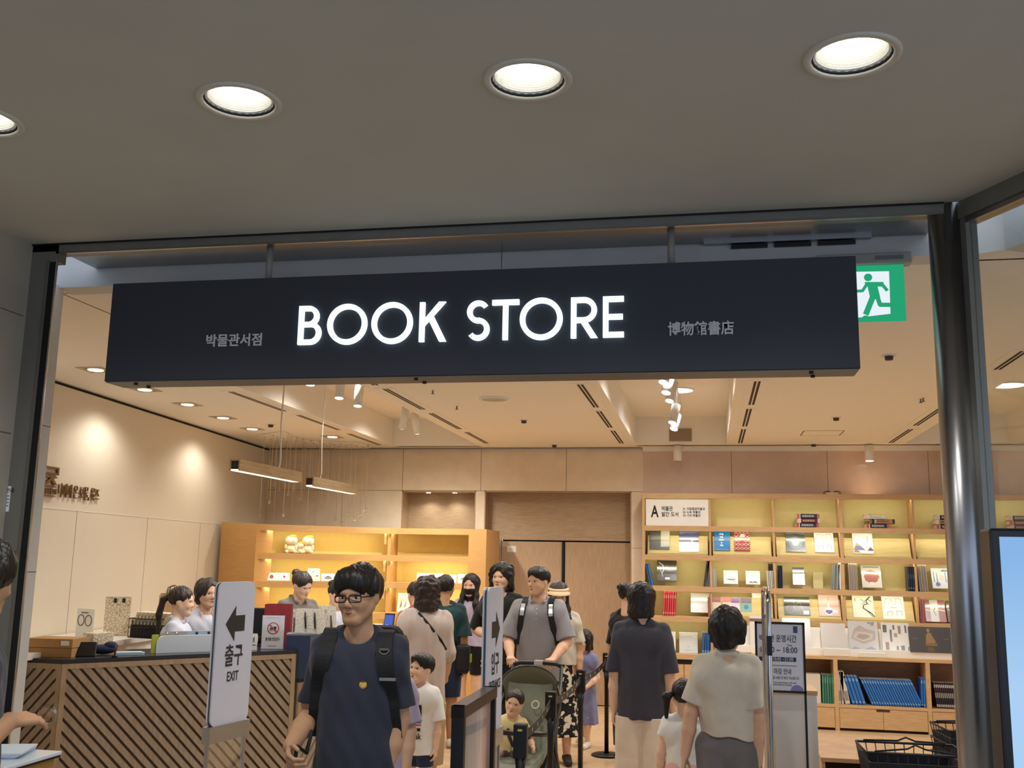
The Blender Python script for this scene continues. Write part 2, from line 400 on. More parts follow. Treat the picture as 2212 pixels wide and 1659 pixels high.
def person(label, x, y, heading, h, hh=0.235, z=None, skin=None, hair='short', hair_mat=None, head=(0,0,0), lean=0, sw=0.089, girth=1.0,
           arms=None, legs=None, top=None, bottom=None, dress=None, shoes=None, vox=0.0055, face=True, curl=0.45, hand_n=None, seed=1, hz_f=0.51, group=None, lipm=None):
    skin = skin or SKIN; hair_mat = hair_mat or HAIR
    S = h-hh; shz = S-0.046*h; hz = hz_f*h; hx = 0.05*h*girth; k = h/1.72; sx_ = sw*h
    L = math.radians(lean); cl, sl_ = math.cos(L), math.sin(L)
    def U(p):
        p = np.asarray(p, float); dz = p[2]-hz; dy = p[1]
        return np.array([p[0], dy*cl-dz*sl_, hz+dz*cl+dy*sl_])
    # ---- legs
    leg = (hz-0.04*h)/2; legs = legs or (((0.02,0,-1),(0,0.02,-1)), ((-0.02,0,-1),(0,0.02,-1)))
    J = {}
    for s, (td, sd) in zip((1,-1), legs):
        hip = np.array([s*hx, 0, hz]); kn = hip+nrm(td)*leg; an = kn+nrm(sd)*leg; J[s] = (hip, kn, an)
    drop = 0.04*h-min(J[1][2][2], J[-1][2][2])
    # ---- arms: (upper dir, fore dir, hand dir)
    arms = arms or (((0.15,0.02,-1),(0.04,-0.18,-1),None), ((-0.15,0.02,-1),(-0.04,-0.18,-1),None))
    A = {}
    for s, a in zip((1,-1), arms):
        if a is None: A[s] = None; continue
        sh = U((s*sx_, 0.01*h, shz-0.016*h)); el = sh+nrm(a[0])*0.172*h; wr = el+nrm(a[1])*0.148*h
        A[s] = (sh, el, wr, nrm(a[2] if len(a) > 2 and a[2] is not None else a[1]))
    # ---- body
    P = []
    def c(a, b, ra, rb, kk=0.015, sq=1.0, **kw): P.append((Cap(a, b, ra, rb, sq, **kw), kk))
    g = girth
    c(U((-hx*0.8,0,hz+0.02*h)), U((hx*0.8,0,hz+0.02*h)), 0.048*h*g, 0.048*h*g, 0.0)
    c(U((0,0,hz)), U((0,0,shz-0.12*h)), 0.07*h*g, 0.072*h*g, 0.03, 1.3)
    c(U((-sx_*0.62,0.005*h,shz-0.07*h)), U((sx_*0.62,0.005*h,shz-0.07*h)), 0.052*h, 0.052*h, 0.03)
    for s in (1,-1): c(U((s*sx_*0.25,0.012*h,shz+0.010*h)), U((s*sx_*0.95,0.01*h,shz-0.014*h)), 0.022*h, 0.022*h, 0.02)
    nb = U((0,0.012*h,shz-0.005*h)); Rh = rotm(*head); piv = U((0,0.006*h,S+0.06*hh))
    hp = lambda q: piv+Rh@(np.array([q[0],q[1]-0.06,q[2]-0.12])*hh)
    c(nb, hp((0,0.10,0.34)), 0.215*hh*max(1,g*0.97)+0.004, 0.20*hh, 0.02)
    c(U((-0.45*sx_,0.015*h,shz+0.004*h)), U((0.45*sx_,0.015*h,shz+0.004*h)), 0.016*h, 0.016*h, 0.03)
    def e(q, r, kk=0.02, **kw): P.append((Ell(hp(q), np.array(r)*hh, Rh), kk*hh/0.23))
    e((0,0.06,0.62), (0.335,0.40,0.36)); e((0,-0.09,0.42), (0.285,0.285,0.36), 0.03); e((0,-0.25,0.10), (0.12,0.10,0.085), 0.03)
    for s in (1,-1):
        c(hp((s*0.24,0.0,0.30)), hp((s*0.08,-0.24,0.09)), 0.075*hh, 0.075*hh, 0.03)
        e((s*0.155,-0.23,0.36), (0.10,0.09,0.10), 0.02); e((s*0.335,0.05,0.46), (0.045,0.085,0.13), 0.008)
    if face:
        c(hp((0,-0.33,0.53)), hp((0,-0.405,0.375)), 0.030*hh, 0.052*hh, 0.008); e((0.045,-0.375,0.345), (0.04,0.045,0.035), 0.006); e((-0.045,-0.375,0.345), (0.04,0.045,0.035), 0.006)
        e((0,-0.30,0.585), (0.21,0.06,0.045), 0.012); e((0,-0.335,0.225), (0.10,0.045,0.055), 0.012)
    for s in (1,-1):
        if A[s] is not None:
            sh, el, wr, hd = A[s]
            c(sh, el, 0.0265*h*(0.6+0.4*g), 0.0245*h*(0.6+0.4*g), 0.012); c(el, el+(wr-el)*0.4, 0.0245*h, 0.0255*h, 0.012); c(el+(wr-el)*0.4, wr, 0.0255*h, 0.0165*h, 0.012)
            n = np.array([-s,0,0.0]) if hand_n is None or hand_n[0 if s == 1 else 1] is None else np.asarray(hand_n[0 if s == 1 else 1], float)
            n = nrm(n-hd*(n@hd)); sd = np.cross(n, hd)*s; kn_ = k*(0.9 if h < 1.3 else 1.0)
            cu = curl if not isinstance(curl,(tuple,list)) else curl[0 if s == 1 else 1]
            for off, ln, fr in ((0.027,0.068,0.0086),(0.009,0.077,0.0090),(-0.010,0.071,0.0086),(-0.027,0.055,0.0076)):
                b = wr+hd*(0.088-abs(off)*0.25)*kn_+sd*off*kn_
                c(wr+hd*0.008*kn_+sd*off*0.55*kn_, b, 0.0135*kn_, 0.0110*kn_, 0.010)
                a1 = cu*1.15*(1-off*4); m = b+(hd*math.cos(a1)+n*math.sin(a1))*ln*0.56*kn_
                a2 = a1+cu*1.25; tip = m+(hd*math.cos(a2)+n*math.sin(a2))*ln*0.5*kn_
                c(b, m, (fr+0.0006)*kn_, fr*kn_, 0.004); c(m, tip, fr*kn_, fr*0.82*kn_, 0.003)
            b = wr+hd*0.028*kn_+sd*0.022*kn_+n*0.006*kn_; m = b+nrm(hd*0.75+sd*0.62+n*0.35)*0.045*kn_; tip = m+nrm(hd*0.95+sd*0.1+n*(0.25+0.5*cu))*0.034*kn_
            c(wr+hd*0.01*kn_, b, 0.014*kn_, 0.0125*kn_, 0.010); c(b, m, 0.0115*kn_, 0.0095*kn_, 0.005); c(m, tip, 0.0095*kn_, 0.0078*kn_, 0.003)
        hip, kn, an = J[s]
        c(hip, kn, 0.05*h*g, 0.033*h*(0.5+0.5*g), 0.02); c(kn, kn+(an-kn)*0.3, 0.032*h, 0.033*h*(0.5+0.5*g), 0.015); c(kn+(an-kn)*0.3, an, 0.033*h*(0.5+0.5*g), 0.0195*h, 0.015)
        fd = np.array([s*0.18,-1,0]); sdv = nrm(an-kn); fd = nrm(fd-np.array([0,0,1])*0.12) if abs(sdv[2]) > 0.6 else nrm(np.array([s*0.1,-0.75,-0.5]))
        J[s] = J[s]+(fd,)
        c(an+np.array([0,0.02*h,-0.022*h]), an+fd*0.10*h+np.array([0,0,-0.016*h]), 0.020*h, 0.014*h, 0.012)
    F = Field([p for p, _ in P], vox, 0.02)
    for p, kk in P: F.add(p, kk)
    if face:
        for s in (1,-1): F.sub(Ell(hp((s*0.135,-0.385,0.495)), np.array((0.09,0.065,0.042))*hh, Rh), 0.012*hh/0.23)
    root = field_obj('person', F, skin)
    root.location = (x, y, drop if z is None else z); root.rotation_euler = (0,0,math.radians(heading))
    tag(root, label, 'person', group)
    Rm = Matrix([[float(q) for q in r] for r in Rh])
    if face:
        for s in (1,-1):
            mb = MB(); mb.ell(hp((s*0.135,-0.305,0.495)), (0.068*hh,0.030*hh,0.026*hh), EYEW, Rm, 12, 8); mb.ell(hp((s*0.135,-0.318,0.495)), (0.030*hh,0.026*hh,0.027*hh), EYED, Rm, 12, 8)
            mb.tube([hp((s*0.135+dx*0.072,-0.328+0.25*dx*dx*0.04,0.522-0.010*dx*dx)) for dx in (-1,-0.5,0,0.5,1)], [0.004*hh,0.009*hh,0.010*hh,0.009*hh,0.004*hh], EYED, 6); mb.build('eye', root)
            mb = MB(); mb.tube([hp((s*(0.06+0.155*t),-0.352+0.10*t*t,0.592+0.03*math.sin(t*2.2))) for t in (0,0.25,0.5,0.75,1)], [0.013*hh,0.017*hh,0.017*hh,0.014*hh,0.007*hh], BROW, 8); mb.build('eyebrow', root)
        mb = MB(); lm = lipm or LIP
        mb.tube([hp((0.115*t,-0.380+0.065*t*t,0.238-0.014*t*t)) for t in (-1,-0.5,0,0.5,1)], [0.006*hh,0.016*hh,0.017*hh,0.016*hh,0.006*hh], lm, 8)
        mb.tube([hp((0.100*t,-0.372+0.06*t*t,0.208+0.012*t*t)) for t in (-1,-0.5,0,0.5,1)], [0.005*hh,0.016*hh,0.019*hh,0.016*hh,0.005*hh], lm, 8)
        mb.tube([hp((0.115*t,-0.391+0.065*t*t,0.224-0.004*t*t)) for t in (-1,-0.5,0,0.5,1)], 0.005*hh, NOSTRIL, 6); mb.build('mouth', root)
        mb = MB()
        for s in (1,-1): mb.ell(hp((s*0.04,-0.395,0.322)), (0.016*hh,0.014*hh,0.010*hh), NOSTRIL, Rm, 8, 6)
        mb.build('nostril', root)
    # ---- hair
    if hair: make_hair(hair, hp, Rh, hh, hair_mat, root, seed, min(vox, 0.005))
    I = dict(root=root, hp=hp, U=U, A=A, J=J, shz=shz, hz=hz, S=S, sx=sx_, h=h, hh=hh, Rh=Rh, Rm=Rm, k=k, body=F)
    # ---- clothes
    dn = U((0,0,0))-U((0,0,1))
    def garment_top(t, name='shirt'):
        lo = t.get('loose', 0.012); m = t['m']; hem = t['hem']; Q = []
        gt = t.get('girth', g)
        Q.append((Cap(U((-sx_*0.70,0.008*h,shz-0.058*h)), U((sx_*0.70,0.008*h,shz-0.058*h)), 0.058*h*(0.5+0.5*gt)+lo, 0.058*h*(0.5+0.5*gt)+lo), 0.0))
        for s in (1,-1): Q.append((Cap(U((s*sx_*0.22,0.012*h,shz+0.012*h)), U((s*sx_*0.97,0.01*h,shz-0.016*h)), 0.024*h+lo*0.45, 0.025*h+lo*0.45), 0.022))
        Q.append((Cap(U((-sx_*0.30,0.012*h,shz+0.012*h)), U((sx_*0.30,0.012*h,shz+0.012*h)), 0.018*h+lo*0.4, 0.018*h+lo*0.4), 0.02))
        rb = t.get('hem_r', 0.101*h*gt+lo); z1 = hem-0.02
        if hem >= hz-0.02: end = U((0,0.004*h,z1))
        else: end = np.array([0,0.004*h,z1])
        Q.append((Cap(U((0,0.008*h,shz-0.10*h)), end, t.get('chest_r', 0.094*h*gt+lo), rb, t.get('sq', 1.38), cuts=((np.array([0,0,hem]) if hem < hz else U((0,0,hem)), (0,0,-1) if hem < hz else dn),), rip=t.get('rip')), 0.04))
        if t.get('belly'): Q.append((Ell(U((0,-0.02*h,hz+0.10*h)), (0.095*h*gt,0.075*h*gt,0.11*h)), 0.04))
        sf = t.get('sleeve', 0.62)
        if sf:
            for s in (1,-1):
                if A[s] is None: continue
                sh, el, wr, _ = A[s]; r0 = 0.029*h+lo*0.5; rs = t.get('cuff', 0.035*h+lo)
                if sf <= 1.0:
                    e_ = sh+(el-sh)*sf; Q.append((Cap(sh, e_+nrm(el-sh)*0.03, r0, rs, cuts=((e_, el-sh),)), 0.014))
                else:
                    Q.append((Cap(sh, el, r0, 0.030*h+lo*0.8), 0.025)); e_ = el+(wr-el)*(sf-1)
                    Q.append((Cap(el, e_+nrm(wr-el)*0.03, 0.030*h+lo*0.8, rs*0.8, cuts=((e_, wr-el),)), 0.02))
        G = Field([q for q, _ in Q], vox, 0.03)
        for q, kk in Q: G.add(q, kk)
        fo = t.get('fold', 0.0055); G.wave(fo, 16, seed, (1,1,0.45)); G.wave(fo*0.55, 42, seed+5, (1,1,0.5))
        if t.get('collar'):
            for s in (1,-1): G.add(Cap(U((s*0.028*h,0.036*h,shz+0.028*h)), U((s*0.030*h,-0.030*h,shz+0.006*h)), 0.011*h, 0.009*h), 0.008)
            G.add(Cap(U((-0.028*h,0.036*h,shz+0.028*h)), U((0.028*h,0.036*h,shz+0.028*h)), 0.011*h, 0.011*h), 0.008)
        nr = t.get('neck', 0.036*h)
        G.sub(Cap(U((0,-0.010*h,shz+0.024*h)), U((0,-0.02*h,shz+0.10*h)), nr, nr*1.1), 0.006)
        if t.get('vneck'): G.sub(Cap(U((0,-0.09*h,shz-0.055*h)), U((0,-0.05*h,shz+0.03*h)), 0.006*h, 0.034*h), 0.006)
        o = field_obj(name, G, m, root); I[name] = o; I[name+'_F'] = G; return o
    top_ = top
    def garment_legs(b, name):
        m = b['m']; lo = b.get('loose', 0.012); Q = []; top = b.get('top', hz+0.06*h); frac = b['len']
        Q.append((Cap((-hx*0.75,0,hz+0.015*h), (hx*0.75,0,hz+0.015*h), 0.047*h*g+lo*0.8, 0.047*h*g+lo*0.8, 1.05), 0.0))
        Q.append((Cap((0,0,hz), (0,0,top+0.03), 0.085*h*g+lo*0.4, 0.082*h*g+lo*0.3, 1.4, cuts=(((0,0,top),(0,0,1)),)), 0.03))
        for s in (1,-1):
            hip, kn, an, _ = J[s]; r1 = 0.053*h*g+lo; r2 = b.get('knee', 0.040*h*g+lo); r3 = b.get('cuff', 0.034*h+lo)
            if frac <= 1:
                e_ = hip+(kn-hip)*frac; Q.append((Cap(hip, e_+nrm(kn-hip)*0.03, r1, r3, cuts=((e_, kn-hip),)), 0.015))
            else:
                Q.append((Cap(hip, kn, r1, r2), 0.015)); e_ = kn+(an-kn)*(frac-1)
                Q.append((Cap(kn, e_+nrm(an-kn)*0.03, r2, r3, cuts=((e_, an-kn),)), 0.012))
        G = Field([q for q, _ in Q], vox, 0.03)
        for q, kk in Q: G.add(q, kk)
        G.wave(b.get('fold', 0.004), 20, seed+9, (1,1,0.7))
        tt = top_ or {}
        if tt.get('hem', 9) < top: G.plane((0,0,tt['hem']+0.012), (0,0,1))
        o = field_obj(name, G, m, root); I[name] = o; return o
    def garment_skirt(b, name='skirt'):
        lo = b.get('loose', 0.01); z0 = b.get('top', hz+0.09*h); z1 = b['hem']
        F2 = [(Cap(U((0,0.004,z0)), np.array([0,0.004,z1-0.03]), b.get('r0', 0.082*h*g+lo), b.get('r1', 0.13*h), b.get('sq',1.3), cuts=(((0,0,z1),(0,0,-1)),(U((0,0,z0)),(0,0,1))), rip=b.get('rip',(9,0.008))), 0)]
        G = Field([q for q, _ in F2], vox, 0.03)
        for q, kk in F2: G.add(q, kk)
        G.wave(0.003, 18, seed, (1,1,0.3)); o = field_obj(name, G, b['m'], root); I[name] = o; return o
    if bottom:
        kd = bottom['kind']
        if kd == 'skirt': garment_skirt(bottom)
        else: garment_legs(bottom, kd)
    if top: garment_top(top, top.get('name', 'shirt'))
    if dress:
        t = dict(dress); garment_top(t, 'dress')
        if 'skirt' in dress: garment_skirt(dress['skirt'])
    if shoes:
        for s in (1,-1):
            hip, kn, an, fd = J[s]; G = Field([Cap(an+np.array([0,0.03*h,-0.02*h]), an+fd*0.12*h, 0.03*h, 0.03*h)], min(vox,0.005), 0.03)
            G.add(Cap(an+np.array([0,0.016*h,-0.012*h]), an+fd*0.105*h+np.array([0,0,-0.010*h]), 0.027*h, 0.022*h), 0.0)
            fl = an[2]-0.04*h+0.002; G.plane((0,0,fl), (0,0,-1)); G.sub(Cap(an+np.array([0,0,0.02*h]), an+np.array([0,0,0.1]), 0.019*h, 0.022*h), 0.004)
            field_obj('shoe', G, shoes, root)
    return I
def make_hair(style, hp, Rh, hh, m, root, seed, vox):
    Q = []; C = []
    def e(q, r, k=0.02): Q.append((Ell(hp(q), np.array(r)*hh, Rh), k))
    def cp(a, b, ra, rb, k=0.02, sq=1.0): Q.append((Cap(hp(a), hp(b), ra*hh, rb*hh, sq), k))
    dirv = lambda d: Rh@np.array(d, float)
    amp, fr = 0.0025, 60
    e((0,0.075,0.66), (0.385,0.445,0.385), 0.0)
    if style in ('short','boy'):
        e((0,-0.05,0.80), (0.33,0.38,0.24), 0.02)
        C = [('e',(0,-0.52,0.42),(0.285,0.36,0.36 if style == 'short' else 0.40)), ('p',(0,0.0,0.30),(0,-0.45,-1))]
        C += [('e',(s*0.40,-0.05,0.36),(0.12,0.16,0.20)) for s in (1,-1)]
    elif style == 'fringe':       # thick swept fringe, short at the back
        e((0,-0.04,0.80), (0.375,0.40,0.25), 0.03); e((0.13,-0.22,0.72), (0.22,0.16,0.13), 0.02); e((-0.12,-0.23,0.71), (0.21,0.15,0.13), 0.02); e((0,0.25,0.62),(0.33,0.26,0.33),0.03)
        for s in (1,-1): cp((s*0.33,-0.05,0.70),(s*0.345,-0.03,0.50),0.075,0.055,0.02)
        C = [('e',(0,-0.50,0.36),(0.27,0.33,0.315)), ('p',(0,0.0,0.27),(0,-0.35,-1))]
        C += [('e',(s*0.42,-0.04,0.34),(0.13,0.16,0.22)) for s in (1,-1)]; amp = 0.004; fr = 45
    elif style == 'bob':
        cp((0,0.14,0.60), (0,0.14,0.16), 0.37, 0.40, 0.04)
        C = [('e',(0,-0.50,0.36),(0.26,0.36,0.40)), ('p',(0,0,0.02),(0,-0.1,-1))]
    elif style == 'wavy':
        cp((0,0.12,0.62), (0,0.14,0.10), 0.40, 0.41, 0.04); amp = 0.007; fr = 40
        C = [('e',(0,-0.52,0.38),(0.27,0.38,0.40)), ('p',(0,0,-0.08),(0,-0.1,-1))]
    elif style == 'curly':
        e((0,0.06,0.74), (0.43,0.44,0.36), 0.02)
        for s in (1,-1): cp((s*0.32,0.0,0.62), (s*0.42,0.08,0.12), 0.17, 0.13, 0.03)
        cp((0,0.2,0.6), (0,0.26,0.05), 0.36, 0.30, 0.03); amp = 0.011; fr = 55
        C = [('e',(0,-0.50,0.40),(0.235,0.40,0.40))]
    elif style == 'long':
        cp((0,0.14,0.60), (0,0.20,-0.75), 0.35, 0.30, 0.04, 1.0)
        for s in (1,-1): cp((s*0.29,-0.02,0.62), (s*0.34,-0.14,0.0), 0.11, 0.12, 0.03); cp((s*0.34,-0.14,0.0), (s*0.38,-0.34,-0.35), 0.12, 0.12, 0.03); cp((s*0.38,-0.34,-0.35), (s*0.36,-0.36,-1.1), 0.12, 0.10, 0.03)
        C = [('e',(0,-0.50,0.38),(0.235,0.42,0.44)), ('p',(0,0,-1.15),(0,0,-1))]
    elif style == 'kid_bob':
        cp((0,0.12,0.60), (0,0.14,0.12), 0.37, 0.37, 0.04)
        for s in (1,-1): cp((s*0.33,-0.08,0.55), (s*0.33,-0.10,0.08), 0.10, 0.11, 0.03)
        C = [('e',(0,-0.50,0.36),(0.25,0.40,0.44)), ('p',(0,0,0.04),(0,-0.1,-1))]
    elif style == 'thin':         # toddler: close cap of fine hair
        C = [('e',(0,-0.50,0.36),(0.30,0.42,0.46)), ('p',(0,0,0.36),(0,-0.6,-1))]
    elif style in ('pony','bun','pigtails'):
        C = [('e',(0,-0.50,0.36),(0.265,0.38,0.43)), ('p',(0,0.0,0.26),(0,-0.5,-1))]
        C += [('e',(s*0.40,-0.02,0.36),(0.12,0.13,0.19)) for s in (1,-1)]
    elif style == 'older':        # short, full, swept back with volume over the ears
        e((0,0.08,0.66), (0.43,0.47,0.40), 0.02); cp((0,0.2,0.5), (0,0.2,0.22), 0.34, 0.28, 0.03)
        for s in (1,-1): cp((s*0.33,0.02,0.6), (s*0.34,0.06,0.25), 0.12, 0.10, 0.03)
        C = [('e',(0,-0.50,0.40),(0.25,0.42,0.44)), ('p',(0,0,0.10),(0,-0.2,-1))]; amp = 0.004; fr = 40
    elif style == 'crop':
        C = [('e',(0,-0.50,0.40),(0.28,0.38,0.40)), ('p',(0,0.0,0.32),(0,-0.5,-1))]
    F = Field([q for q, _ in Q], vox, 0.02)
    for q, k in Q: F.add(q, k*hh/0.23)
    F.wave(amp*hh/0.23, fr, seed, (1,1,0.35) if style != 'curly' else (1,1,1))
    if style == 'wavy' or style == 'older': F.wave(amp*0.7, fr*1.6, seed+2)
    F.wave(0.0022 if style != 'thin' else 0.0008, 330, seed+3, (1,1,0.16) if style != 'curly' else (1,1,0.5))
    for c_ in C:
        if c_[0] == 'e': F.sub(Ell(hp(c_[1]), np.array(c_[2])*hh, Rh), 0.012*hh/0.23)
        else: F.plane(hp(c_[1]), dirv(c_[2]))
    o = field_obj('hair', F, m, root)
    if style in ('pony','bun','pigtails'):
        if style == 'bun':
            G = Field([Ell(hp((0,0.56,0.80)), (0.17*hh,)*3)], vox, 0.02); G.add(Ell(hp((0,0.54,0.80)), np.array((0.17,0.15,0.16))*hh, Rh), 0); G.wave(0.004, 60, seed); field_obj('hair_bun', G, m, root)
        elif style == 'pony':
            pts = [(0,0.44,0.66),(0,0.66,0.50),(0,0.74,-0.05),(0,0.66,-0.85)]; rr = [0.09,0.12,0.11,0.03]
            G = Field([Cap(hp(a), hp(b), 0.15*hh, 0.15*hh) for a, b in zip(pts, pts[1:])], vox, 0.02)
            for i in range(3): G.add(Cap(hp(pts[i]), hp(pts[i+1]), rr[i]*hh, rr[i+1]*hh), 0.015)
            G.wave(0.002, 70, seed, (1,1,0.2)); field_obj('ponytail', G, m, root)
        else:
            for s in (1,-1):
                pts = [(s*0.30,0.30,0.62),(s*0.50,0.36,0.50),(s*0.52,0.32,-0.10)]; rr = [0.07,0.13,0.06]
                G = Field([Cap(hp(a), hp(b), 0.15*hh, 0.15*hh) for a, b in zip(pts, pts[1:])], vox, 0.02)
                for i in range(2): G.add(Cap(hp(pts[i]), hp(pts[i+1]), rr[i]*hh, rr[i+1]*hh), 0.015)
                field_obj('pigtail', G, m, root)
    return o
# ------------------------------------------------------------------ the setting
HC = 3.335                                        # hall ceiling
SCZ = 3.22; SCU = 3.56                            # shop ceiling panels, raised bays
YB = 12.79                                        # back wall
plaster_hall = mat('hall_ceiling_paint', rgb(194,192,182), 0.9, noise=0.03, nscale=3)
stone_hall = mat('hall_stone', rgb(176,168,150), 0.6, noise=0.10, nscale=3.5, bump=0.08, bscale=30)
steel = mat('brushed_steel', rgb(150,150,152), 0.28, metal=1.0, noise=0.06, nscale=8, stretch=(1,1,0.05))
steel_dk = mat('dark_steel', rgb(128,126,120), 0.42, metal=0.45, noise=0.08, nscale=8, stretch=(1,1,0.05))
chrome = mat('chrome', rgb(205,205,208), 0.12, metal=1.0)
black_m = mat('black_metal', rgb(24,24,26), 0.4, spec=0.4)
black_gap = mat('black_gap', rgb(12,12,12), 0.6)
white_p = mat('white_paint', rgb(236,232,224), 0.6)
shop_ceil = mat('shop_ceiling_paint', rgb(244,238,228), 0.9)
wall_cream = mat('cream_wall_panel', rgb(228,216,196), 0.7, noise=0.02, nscale=2)
tile = mat('beige_polished_tile', rgb(230,212,186), 0.16, noise=0.07, nscale=5, spec=0.5)
tile_pk = mat('rosy_polished_tile', rgb(218,192,172), 0.16, noise=0.07, nscale=5, spec=0.5)
joint = mat('tile_joint', rgb(120,98,76), 0.8)
white_stone = mat('white_stone', rgb(214,214,208), 0.5, noise=0.06, nscale=6)
door_wood = wood('door_veneer', rgb(166,138,108), rgb(182,152,120), (14,14,1.0))
niche_wood = wood('niche_veneer', rgb(166,140,110), rgb(182,156,124), (1.2,1.2,16))
oak = wood('oak_veneer', rgb(192,154,110), rgb(206,170,124), (1.0,1.0,14))
oak_y = wood('yellow_veneer', rgb(188,170,110), rgb(198,180,124), (1.0,1.0,10))
olive = mat('olive_yellow_back', rgb(208,196,138), 0.7, noise=0.03)

# floors: pale hall stone, warm planks in the shop (plank pattern lives in the material)
fm = mat('shop_planks', rgb(196,156,110), 0.28)
nt = fm.node_tree; b_ = nt.nodes['Principled BSDF']; tc = nt.nodes.new('ShaderNodeTexCoord'); mp = nt.nodes.new('ShaderNodeMapping')
mp.inputs['Scale'].default_value = (1.0, 1.0, 1.0)
br = nt.nodes.new('ShaderNodeTexBrick'); br.inputs['Scale'].default_value = 1.0; br.inputs['Brick Width'].default_value = 1.2; br.inputs['Row Height'].default_value = 0.09
br.inputs['Mortar Size'].default_value = 0.0015; br.inputs['Color1'].default_value = (*rgb(216,186,148),1); br.inputs['Color2'].default_value = (*rgb(202,172,134),1); br.inputs['Mortar'].default_value = (*rgb(120,80,46),1)
nt.links.new(tc.outputs['Object'], mp.inputs[0]); nt.links.new(mp.outputs[0], br.inputs[0]); nt.links.new(br.outputs[0], b_.inputs['Base Color'])
struct(MB().box((-7.5,4.6,-0.1),(6,13.2,0.0),fm).build('floor'))
struct(MB().box((-7.5,-6,-0.1),(6,4.6,-0.0005),mat('hall_floor', rgb(150,146,138), 0.35, noise=0.08, nscale=2)).build('floor_hall'))

# hall ceiling with real openings for the downlights
LAMPS = [(-2.60+1.02*i, 3.02+0.0*i) for i in range(4)]
def plate_with_holes(name, x0,y0,x1,y1,z,th, holes, m, n=40):
    bm = bmesh.new(); E = []
    def loop(pts):
        vs = [bm.verts.new(p) for p in pts]
        for i in range(len(vs)): E.append(bm.edges.new((vs[i], vs[(i+1) % len(vs)])))
    loop([(x0,y0,z),(x1,y0,z),(x1,y1,z),(x0,y1,z)])
    for hx,hy,hr in holes: loop([(hx+hr*math.cos(2*PI*j/n), hy+hr*math.sin(2*PI*j/n), z) for j in range(n)])
    bmesh.ops.triangle_fill(bm, use_beauty=True, edges=E)
    for f in bm.faces:
        if f.normal.z > 0: f.normal_flip()
    mb = MB(); mb.bm(bm, m); return mb.build(name)
struct(plate_with_holes('ceiling_hall', -3.44,-2.5, 3.2,4.40, HC, 0, [(x,y,0.125) for x,y in LAMPS], plaster_hall))
# hall side wall of stone slabs, left of the entrance
wl = MB(); wl.box((-3.75,-2.5,0),(-3.395,4.40,HC),stone_hall)
for zz in (0.55,1.15,1.75,2.35,2.95): wl.box((-3.394,-2.5,zz),(-3.3935,4.38,zz+0.006),joint)
for yy in (1.0,2.2,3.4): wl.box((-3.394,yy,0),(-3.3935,yy+0.005,HC),joint)
struct(wl.build('wall_left_hall'))
for i, (py0,py1) in enumerate(((1050,1105),(1168,1192))):
    z1, z0 = pY(10,py0,4.397).z, pY(10,py1,4.397).z; x1 = pY(21 if i == 0 else 13,(py0+py1)/2,4.397).x; y0, y1 = -3.392, x1
    n_ = empty('paper_notice', ((y0+y1)/2,4.3995,z0), -PI/2); tag(n_, ('white paper notice taped to the entrance frame, upper of two', 'white paper notice taped to the entrance frame, lower of two')[i], 'notice')
    MB().box((0,-(y1-y0)/2,0),(0.002,(y1-y0)/2,z1-z0),mat('paper',rgb(228,230,236),0.8)).build('sheet', n_)
    t = MB()
    for k in range(4 if i == 0 else 2): t.box((0.0022,-(y1-y0)*0.4,(z1-z0)*(0.2+0.13*k)),(0.0026,(y1-y0)*0.25,(z1-z0)*(0.2+0.13*k)+0.006),mat('print_grey',rgb(110,112,120),0.8))
    t.build('print', n_)
    if i == 0:
        text('lettering', '안내', 0.024, mat('ink',rgb(38,40,46),0.7), n_, (0.003,0.004,(z1-z0)*0.82), 0.012, 0.0006, M=Matrix.Rotation(PI/2,3,'Z'))
# white stone jamb and the wall it ends
j = MB(); j.box((-3.80,4.52,0),(-3.482,4.80,SCZ),white_stone); j.box((-3.4815,4.66,0),(-3.481,4.663,SCZ),joint)
for zz in (0.9,1.67,2.44): j.box((-3.4815,4.52,zz),(-3.481,4.80,zz+0.004),joint)
struct(j.build('wall_left_jamb'))
struct(MB().box((-7.0,4.62,0),(-3.80,4.80,3.6),wall_cream).build('wall_front'))
# steel entrance frame: post, mirror strip, head beam, soffit
p = MB(); p.box((-3.40,4.40,0),(-3.309,4.465,HC),steel_dk); p.box((-3.309,4.398,0),(-3.287,4.408,3.25),steel)
p.box((-3.287,4.402,0),(-3.2515,4.406,3.25),black_gap); p.box((-3.2515,4.398,0),(-3.244,4.406,3.25),chrome); p.box((-3.309,4.40,3.24),(-3.244,4.465,HC),steel_dk); struct(p.build('trim_1'))
p = MB(); p.box((-3.42,4.388,HC-0.007),(1.02,4.46,HC+0.01),black_m); p.box((-3.40,4.40,HC-0.040),(1.02,4.50,HC-0.007),steel_dk); p.box((-3.26,4.40,HC-0.052),(1.02,4.416,HC-0.040),steel)
p.box((-3.26,4.50,HC-0.030),(1.02,4.75,HC-0.02),steel); struct(p.build('trim_2'))
grey_bulk = mat('grey_bulkhead', rgb(206,204,198), 0.7, noise=0.04, nscale=3)
b = MB(); b.box((-3.50,4.75,SCZ-0.014),(1.10,4.90,SCU),grey_bulk); b.box((-1.0,4.7495,SCZ),(-0.996,4.7505,HC),joint)
struct(b.build('trim_3'))
# slim strip fixed along the top of the bulkhead
e_ = empty('track_cover', (0.35,4.74,3.292)); tag(e_, 'slim grey metal cover strip fixed along the bulkhead above the green exit sign', 'strip')
MB().box((-0.35,-0.03,0.0),(0.42,0.0,0.022),steel).build('cover', e_)
d = MB()
for k in range(3): d.box((-0.22+0.2*k,-0.012,-0.022),(-0.05+0.2*k,0.0,-0.004),black_m)
d.build('slot', e_)
